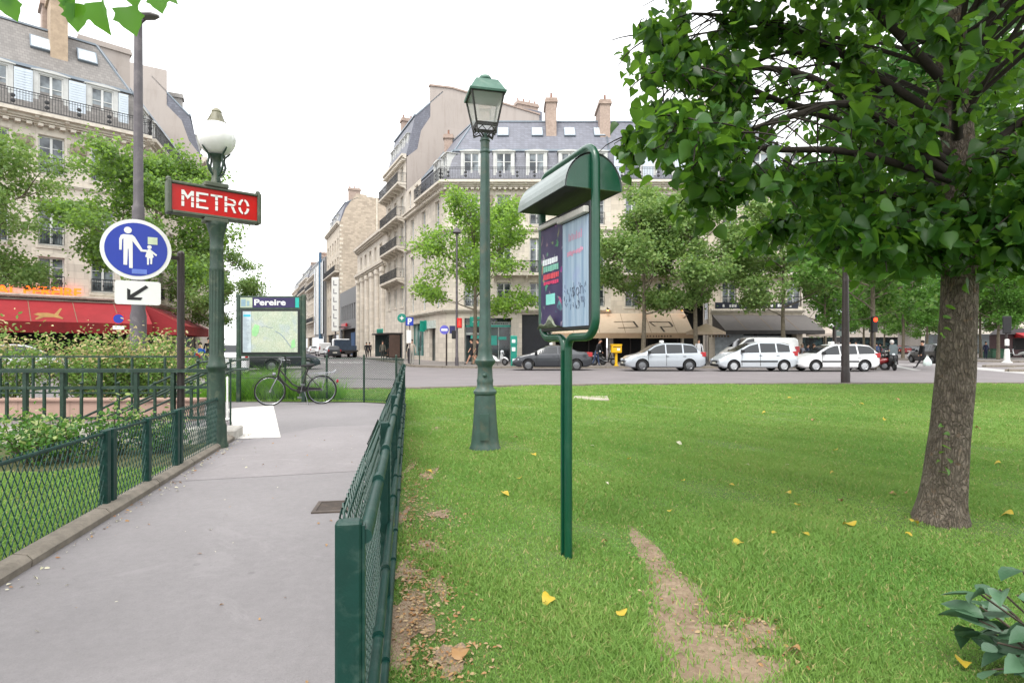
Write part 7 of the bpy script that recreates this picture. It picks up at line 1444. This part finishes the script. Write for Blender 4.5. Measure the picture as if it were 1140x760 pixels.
# ================================================================ street furniture
t = thing('lamp_pole', 'thick dark pole standing at the far edge of the lawn', 'lamp pole', (XZ(943, 21.6), 21.7, 0)); mb = MB(); mb.lathe([(.16, 0), (.16, .35), (.14, .45), (.13, 2.0), (.105, 3.9), (.08, 7.2), (.05, 7.3)], 18); mb.build('column', BROWNP, t, smooth=40); mb = MB(); mb.tube([(0, 0, 7.1), (-.6, -.2, 7.5), (-1.2, -.3, 7.55)], .04, 8); mb.rbox(-1.9, -.5, 7.45, -1.1, -.1, 7.65, .05); mb.build('lantern', GREYP, t)
t = thing('post_box', 'bright yellow post box on a pedestal between the dark and the silver cars', 'post box', (XZ(686, 36.9), 36.9, .12)); mb = MB(); mb.rbox(-.13, -.12, 0, .13, .12, .06, .01); mb.lathe([(.1, .05), (.09, .1), (.085, .8), (.14, .86)], 14); mb.build('pedestal', YELLOW, t, smooth=40); mb = MB(); mb.rbox(-.33, -.2, .84, .33, .2, 1.36, .04); mb.rbox(-.35, -.22, 1.33, .35, .22, 1.4, .02); mb.build('box', YELLOW, t); mb = MB(); mb.box(-.25, -.206, 1.2, .25, -.201, 1.25); mb.build('slot', TRIMB, t); mb = MB(); mb.box(.02, -.206, 1.0, .2, -.201, 1.14); mb.build('notice', SIGNW, t)
MT = pm('meter_teal', '#0c7d6c', .35); t = thing('parking_meter', 'tall teal parking ticket machine at the kerb before the navy door', 'parking meter', (XZ(572, 37.2), 37.2, .12)); mb = MB(); mb.rbox(-.2, -.15, 0, .2, .15, 1.45, .03); mb.rbox(-.22, -.17, 1.3, .22, .17, 1.95, .04); mb.build('cabinet', MT, t); mb = MB(); mb.box(-.12, -.176, .95, .1, -.151, 1.2); mb.box(-.12, -.18, 1.5, .1, -.171, 1.7); mb.build('notice', SIGNW, t)
t = thing('parking_sign', 'square blue parking sign with white P on a grey pole', 'road sign', (XZ(456, 40.5), 40.5, .12)); mb = MB(); mb.tube([(0, .05, 0), (0, .05, 3.3)], .04, 8); mb.build('post', GREYP, t); mb = MB(); mb.rbox(-.27, -.02, 2.72, .27, .02, 3.3, .01); mb.build('plate', BLUE, t); mb = MB(); text_into(mb, 'P', .58, upright(0, -.024, 3.0), .004, bold=.02); mb.build('lettering', SIGNW, t); mb = MB(); mb.rbox(-.22, -.02, 1.5, .12, .02, 2.4, .01); mb.build('notice', SIGNW, t)
t = thing('pharmacy_sign', 'round teal sign jutting from the narrow balcony building', 'sign', (XZ(447.5, 46), 46, 3.2)); mb = MB(); mb.M = Matrix.Translation((0, 0, .45)); disc(mb, .36, -.06, .06, 24); mb.M = None; mb.build('face', MT, t, smooth=40); mb = MB(); mb.prism([(math.cos(a)*r, -.066, .45+math.sin(a)*r) for a, r in ((PI*i/4, .09 if i % 2 else .2) for i in range(8))], (0, .004, 0)); mb.build('star', WHITE, t); mb = MB(); mb.tube([(0, 0, -3.1), (0, 0, .1)], .03, 6); mb.build('post', GREYP, t)
t = thing('street_sign', 'pair of small round and square violet signs on a dark post', 'road sign', (XZ(497, 37.8), 37.8, .12)); mb = MB(); mb.tube([(0, .05, 0), (0, .05, 2.6)], .055, 8); mb.build('post', BROWNP, t); mb = MB(); mb.M = Matrix.Translation((-.13, 0, 2.35)); disc(mb, .3, -.02, .02, 24); mb.build('disc_face', pm('sign_violet', '#5a58b0', .4), t); mb = MB(); mb.box(-.33, -.025, 2.28, .07, -.021, 2.42); mb.build('bar', SIGNW, t); mb = MB(); mb.rbox(.2, -.02, 2.1, .58, .02, 2.62, .01); mb.build('plate', pm('sign_indigo', '#26285a', .4), t)
t = thing('traffic_light', 'traffic light with a red pedestrian signal on a dark pole at the bank corner', 'traffic light', (XZ(508.5, 37.4), 37.4, .12)); mb = MB(); mb.lathe([(.12, 0), (.12, .5), (.09, .6), (.075, 3.2), (.06, 8.6)], 12); mb.build('column', GREYP, t, smooth=40); mb = MB(); mb.rbox(.02, -.15, 2.45, .34, .1, 3.1, .03); mb.build('signal_box', RED, t); mb = MB(); mb.rbox(-.32, -.1, 1.75, -.08, .1, 2.3, .03); mb.build('signal_box', BLACK, t); mb = MB(); mb.prism([(.10, -.156, 2.6), (.26, -.156, 2.6), (.22, -.156, 2.95), (.14, -.156, 2.95)], (0, .004, 0)); mb.build('signal', emis('signal_red', '#ff2a1a', 1.5), t)
mb = MB(); mb.lathe([(.22, 8.6), (.3, 8.65), (.2, 8.85), (.05, 9.0)], 12); mb.build('lantern', GREYP, t)
t = thing('traffic_light', 'traffic light showing red before the pale trunked tree', 'traffic light', (XZ(973, 33.4), 33.4, 0)); mb = MB(); mb.lathe([(.1, 0), (.08, .3), (.06, 2.9)], 10, (0, .15, 0)); mb.build('column', BROWNP, t); mb = MB(); mb.rbox(-.15, -.15, 2.2, .15, .1, 3.1, .03); mb.build('signal_box', BLACK, t); mb = MB(); mb.ball((0, -.15, 2.92), .12, nu=14, nv=8, sc=(1, .4, 1)); mb.build('lens', emis('lens_red', '#ff3010', 3), t)
t = thing('bus_shelter', 'glazed bus shelter with a teal roof sign before the columned building', 'bus shelter', (XZ(434, 53), 53.8, .12), -1.0)
mb = MB(); mb.rbox(-2.1, -1.2, 2.35, 2.1, .3, 2.5, .04); mb.build('roof', pm('shelter_dark', '#2c2826', .5), t); mb = MB(); mb.box(-2, .15, .2, 2, .18, 2.35); mb.box(-2.0, -.9, .3, -1.97, .15, 2.35); mb.build('glass_pane', pm('shelter_glass', '#3d4a4a', .1), t)
for x in (-2, 0, 2): m = MB(); m.tube([(x, .22, 0), (x, .22, 2.36)], .05, 6); m.build('post', TRIMB, t)
mb = MB(); mb.box(-1.6, -.25, .42, 1.4, .1, .48); mb.build('bench', pm('bench_wood', '#5b4632', .6), t); mb = MB(); mb.rbox(-.6, -1.25, 2.5, .9, -1.15, 2.9, .03); mb.build('roof_sign', MT, t); mb = MB(); mb.rbox(1.95, -1.0, .3, 2.1, .0, 2.3, .03); mb.build('poster_case', pm('case_brown', '#4a3830', .4), t)
t = thing('kerb_post', 'thin green post on the pavement right of the parking sign', 'post', (XZ(467, 40), 40, .12)); mb = MB(); mb.tube([(0, 0, 0), (0, 0, 1.1)], .035, 8); mb.rbox(-.08, -.05, .95, .08, .05, 1.25, .02); mb.build('column', RAILG, t)
t = thing('direction_sign', 'cluster of dark direction boards on a pole behind the white taxi', 'road sign', (XZ(937, 47), 47, .12)); mb = MB(); mb.tube([(0, .1, 0), (0, .1, 4.6)], .07, 8); mb.build('post', BROWNP, t)
for i, (z, w, c) in enumerate(((4.0, .5, '#a9b3b5'), (3.3, .75, '#2c3a33'), (2.8, .75, '#16241f'), (2.3, .75, '#5d6a66'), (1.8, .6, '#17181b'))): m = MB(); m.rbox(-w, -.03, z-.2, w*.8, .03, z+.22, .01); m.build('board', pm('board_%d' % i, c, .45), t)
t = thing('globe_lamp', 'dark lamp pole with two white globes left of the direction boards', 'street lamp', (XZ(929, 45), 45, .12)); mb = MB(); mb.lathe([(.22, 0), (.2, 1.2), (.14, 1.4), (.12, 5.0)], 12); mb.build('column', BROWNP, t, smooth=40)
for z in (2.9, 3.35): m = MB(); m.ball((-.3, -.1, z), .2, nu=12, nv=8, sc=(1.2, 1, .8)); m.tube([(0, 0, z-.1), (-.3, -.1, z-.1)], .03, 5); m.build('globe', WHITE, t, smooth=60)
t = thing('advert_column', 'brown street column with a white round top behind the white taxi', 'advert column', (XZ(932, 50), 50, .12)); mb = MB(); mb.lathe([(.35, 0), (.35, .2), (.3, .25), (.3, 1.5), (.34, 1.55)], 16); mb.build('column', pm('column_brown', '#4f2a22', .5), t, smooth=40); mb = MB(); mb.lathe([(.3, 1.55), (.38, 1.65), (.36, 1.85), (.2, 2.0), (.05, 2.05)], 16); mb.build('cap', WHITE, t, smooth=50)
def parasol(x, y, label, c):
    t = thing('parasol', label, 'parasol', (x, y, .12)); m = MB(); m.tube([(0, 0, 0), (0, 0, 2.9)], .03, 6); m.build('pole', TRIMB, t); m = MB(); n = 8; R = 1.5
    m.add([(0, 0, 3.0)]+[(math.cos(2*PI*i/n)*R, math.sin(2*PI*i/n)*R, 2.35) for i in range(n)]+[(math.cos(2*PI*i/n)*R, math.sin(2*PI*i/n)*R, 2.15) for i in range(n)], [(0, 1+i, 1+(i+1) % n) for i in range(n)]+[(1+i, 9+i, 9+(i+1) % n, 1+(i+1) % n) for i in range(n)]); m.build('canopy', c, t)
parasol(XZ(918, 50), 50, 'pale parasol at the avenue side of the terrace', pm('parasol_cream', '#b9ada3', .8)); parasol(XZ(786, 43.5), 43.5, 'beige parasol at the right end of the cafe awning', TAN)
BOL = WHITE; t = thing('island_bollard', 'white conical bollard on the traffic island right of the big tree', 'bollard', (XZ(1121, 43.6), 43.6, .14)); mb = MB(); mb.lathe([(.34, 0), (.34, .05), (.2, .12), (.15, 1.0), (.12, 1.06)], 16); mb.build('body', BOL, t, smooth=40); mb = MB(); mb.lathe([(.14, 1.3), (.14, 1.75), (.1, 1.8)], 12); mb.build('head', BOL, t, smooth=40); mb = MB(); mb.lathe([(.06, 1.0), (.06, 1.31)], 8); mb.build('neck', TRIMB, t)
t = thing('waste_container', 'dark green container on the far pavement right of the big tree', 'container', (XZ(1109, 61), 61, .12)); mb = MB(); mb.rbox(-.95, -.6, .05, .95, .6, .95, .04); mb.build('body', pm('bin_green', '#0e4a2c', .5), t); mb = MB(); mb.rbox(-.98, -.63, .95, .98, .63, 1.05, .03); mb.build('lid', pm('bin_lid', '#123a26', .5), t)
t = thing('kiosk', 'dark red newspaper kiosk with a red awning at the right edge', 'kiosk', (XZ(1135, 68), 68.5, .12)); mb = MB(); mb.rbox(-2.2, -1.2, 0, 2.6, 1.2, 2.7, .05); mb.build('cabin', pm('kiosk_maroon', '#3a1518', .5), t); mb = MB(); mb.prism([(-1.2, -1.2, 2.9), (-1.2, -2.4, 2.5), (-1.2, -2.4, 2.3), (-1.2, -1.2, 2.3)], (3.9, 0, 0)); mb.build('awning', pm('kiosk_red', '#a81c22', .7), t); mb = MB(); mb.prism([(-2.4, -1.4, 2.7), (2.8, -1.4, 2.7), (1.6, -1.0, 3.4), (-1.2, -1.0, 3.4)], (0, 2.4, 0)); mb.build('roof', pm('kiosk_roof', '#2a2022', .5), t); mb = MB(); mb.box(-1.4, -1.23, .9, 2.0, -1.205, 2.2); mb.build('counter', DARK, t)
t = thing('signal_panel', 'tall dark sign panel on a pole right of the big tree trunk', 'road sign', (XZ(1121, 50), 50, .12)); mb = MB(); mb.tube([(0, .06, 0), (0, .06, 3.5)], .08, 8); mb.build('post', BROWNP, t); mb = MB(); mb.rbox(-.42, -.08, 2.4, .38, .02, 3.9, .05); mb.build('panel', BLACK, t)
for i, (px, l) in enumerate(((985, 'grey bollard left of the motorcycle'), (989, 'second grey bollard, nearer the motorcycle'))):
    t = thing('bollard', l, 'bollard', (XZ(px, 35.5), 35.5, 0), 0, 'bollards at the crossing'); mb = MB(); mb.lathe([(.06, 0), (.05, .1), (.045, .95), (.06, .98), (.03, 1.06)], 10); mb.build('body', pm('bollard_%d' % i, '#5d5350', .5), t, smooth=40)
t = thing('no_parking_sign', 'small round blue and red sign before the red awning', 'road sign', (XZ(132, 26), 26, 0), .4); mb = MB(); mb.tube([(0, .05, 0), (0, .05, 2.9)], .035, 6); mb.build('post', GREYP, t); mb = MB(); mb.M = Matrix.Translation((0, 0, 2.62)); disc(mb, .25, -.02, .02, 24); mb.build('rim', RED, t); mb = MB(); mb.M = Matrix.Translation((0, 0, 2.62)); disc(mb, .2, -.024, -.021, 24); mb.build('disc_face', BLUE, t); mb = MB(); mb.rbox(-.22, -.02, 2.13, .22, .02, 2.3, .01); mb.build('plate', SIGNW, t)
t = thing('hanging_sign', 'vertical white sign with dark marks on the grey building', 'sign', (XZ(373.5, 80), 80, 3.5)); mb = MB(); mb.rbox(-.5, -.2, 0, .5, .2, 7.5, .05); mb.build('board', SIGNW, t); mb = MB()
for i in range(6): mb.box(-.25, -.21, .6+i*1.15, .25, -.202, .75+i*1.15); mb.box(-.25, -.21, .75+i*1.15, -.12, -.202, 1.3+i*1.15)
mb.build('lettering', pm('faded_ink', '#7d7d80', .6), t); mb = MB(); mb.box(-.1, -.05, -3.5, .1, .05, 0); mb.box(.3, .0, .5, 2.2, .06, .7); mb.build('bracket', GREYP, t)
# ================================================================ camera, light, sky
cam = bpy.data.cameras.new('camera'); co_ = bpy.data.objects.new('camera', cam); COL.objects.link(co_); SC.camera = co_
co_.location = (0, 0, EYE); co_.rotation_euler = (PI/2, 0, 0); cam.sensor_width = 36; cam.lens = 36*640/1140; cam.shift_y = 6/1140; cam.clip_start = .05; cam.clip_end = 3000
ELEV, AZ = math.radians(58), math.radians(200)      # azimuth of the sun, clockwise from +Y
W = bpy.data.worlds.new('World'); SC.world = W; W.use_nodes = True; nt = W.node_tree; bg = nt.nodes['Background']
sky = nt.nodes.new('ShaderNodeTexSky'); sky.sky_type = 'NISHITA'; sky.sun_disc = False; sky.sun_elevation = ELEV; sky.sun_rotation = AZ; sky.air_density = 1.0; sky.dust_density = 4.0; sky.ozone_density = 1.0
hs = nt.nodes.new('ShaderNodeHueSaturation'); hs.inputs['Saturation'].default_value = .07; hs.inputs['Value'].default_value = 1.0
nt.links.new(sky.outputs[0], hs.inputs['Color'])
# an even white overcast: the cloud deck spreads the sky's light
cl = nt.nodes.new('ShaderNodeMix'); cl.data_type = 'RGBA'; cl.inputs[0].default_value = .75; cl.inputs[7].default_value = (9.2, 9.3, 9.5, 1); nt.links.new(hs.outputs[0], cl.inputs[6])
nt.links.new(cl.outputs[2], bg.inputs['Color']); bg.inputs['Strength'].default_value = .12
sun = bpy.data.lights.new('sun', 'SUN'); so = bpy.data.objects.new('sun', sun); COL.objects.link(so); sun.energy = 1.2; sun.angle = math.radians(25); sun.color = (1, .96, .9)
sd = Vector((math.sin(AZ)*math.cos(ELEV), math.cos(AZ)*math.cos(ELEV), math.sin(ELEV))); so.rotation_euler = sd.to_track_quat('Z', 'Y').to_euler(); so.location = (0, 0, 40)
vs = SC.view_settings; vs.view_transform = 'Standard'; vs.look = 'None'; vs.gamma = 1; vs.use_curve_mapping = False; vs.exposure = 1.15
cy = SC.cycles; cy.use_denoising = True; cy.max_bounces = 8; cy.transparent_max_bounces = 8; cy.sample_clamp_indirect = 8
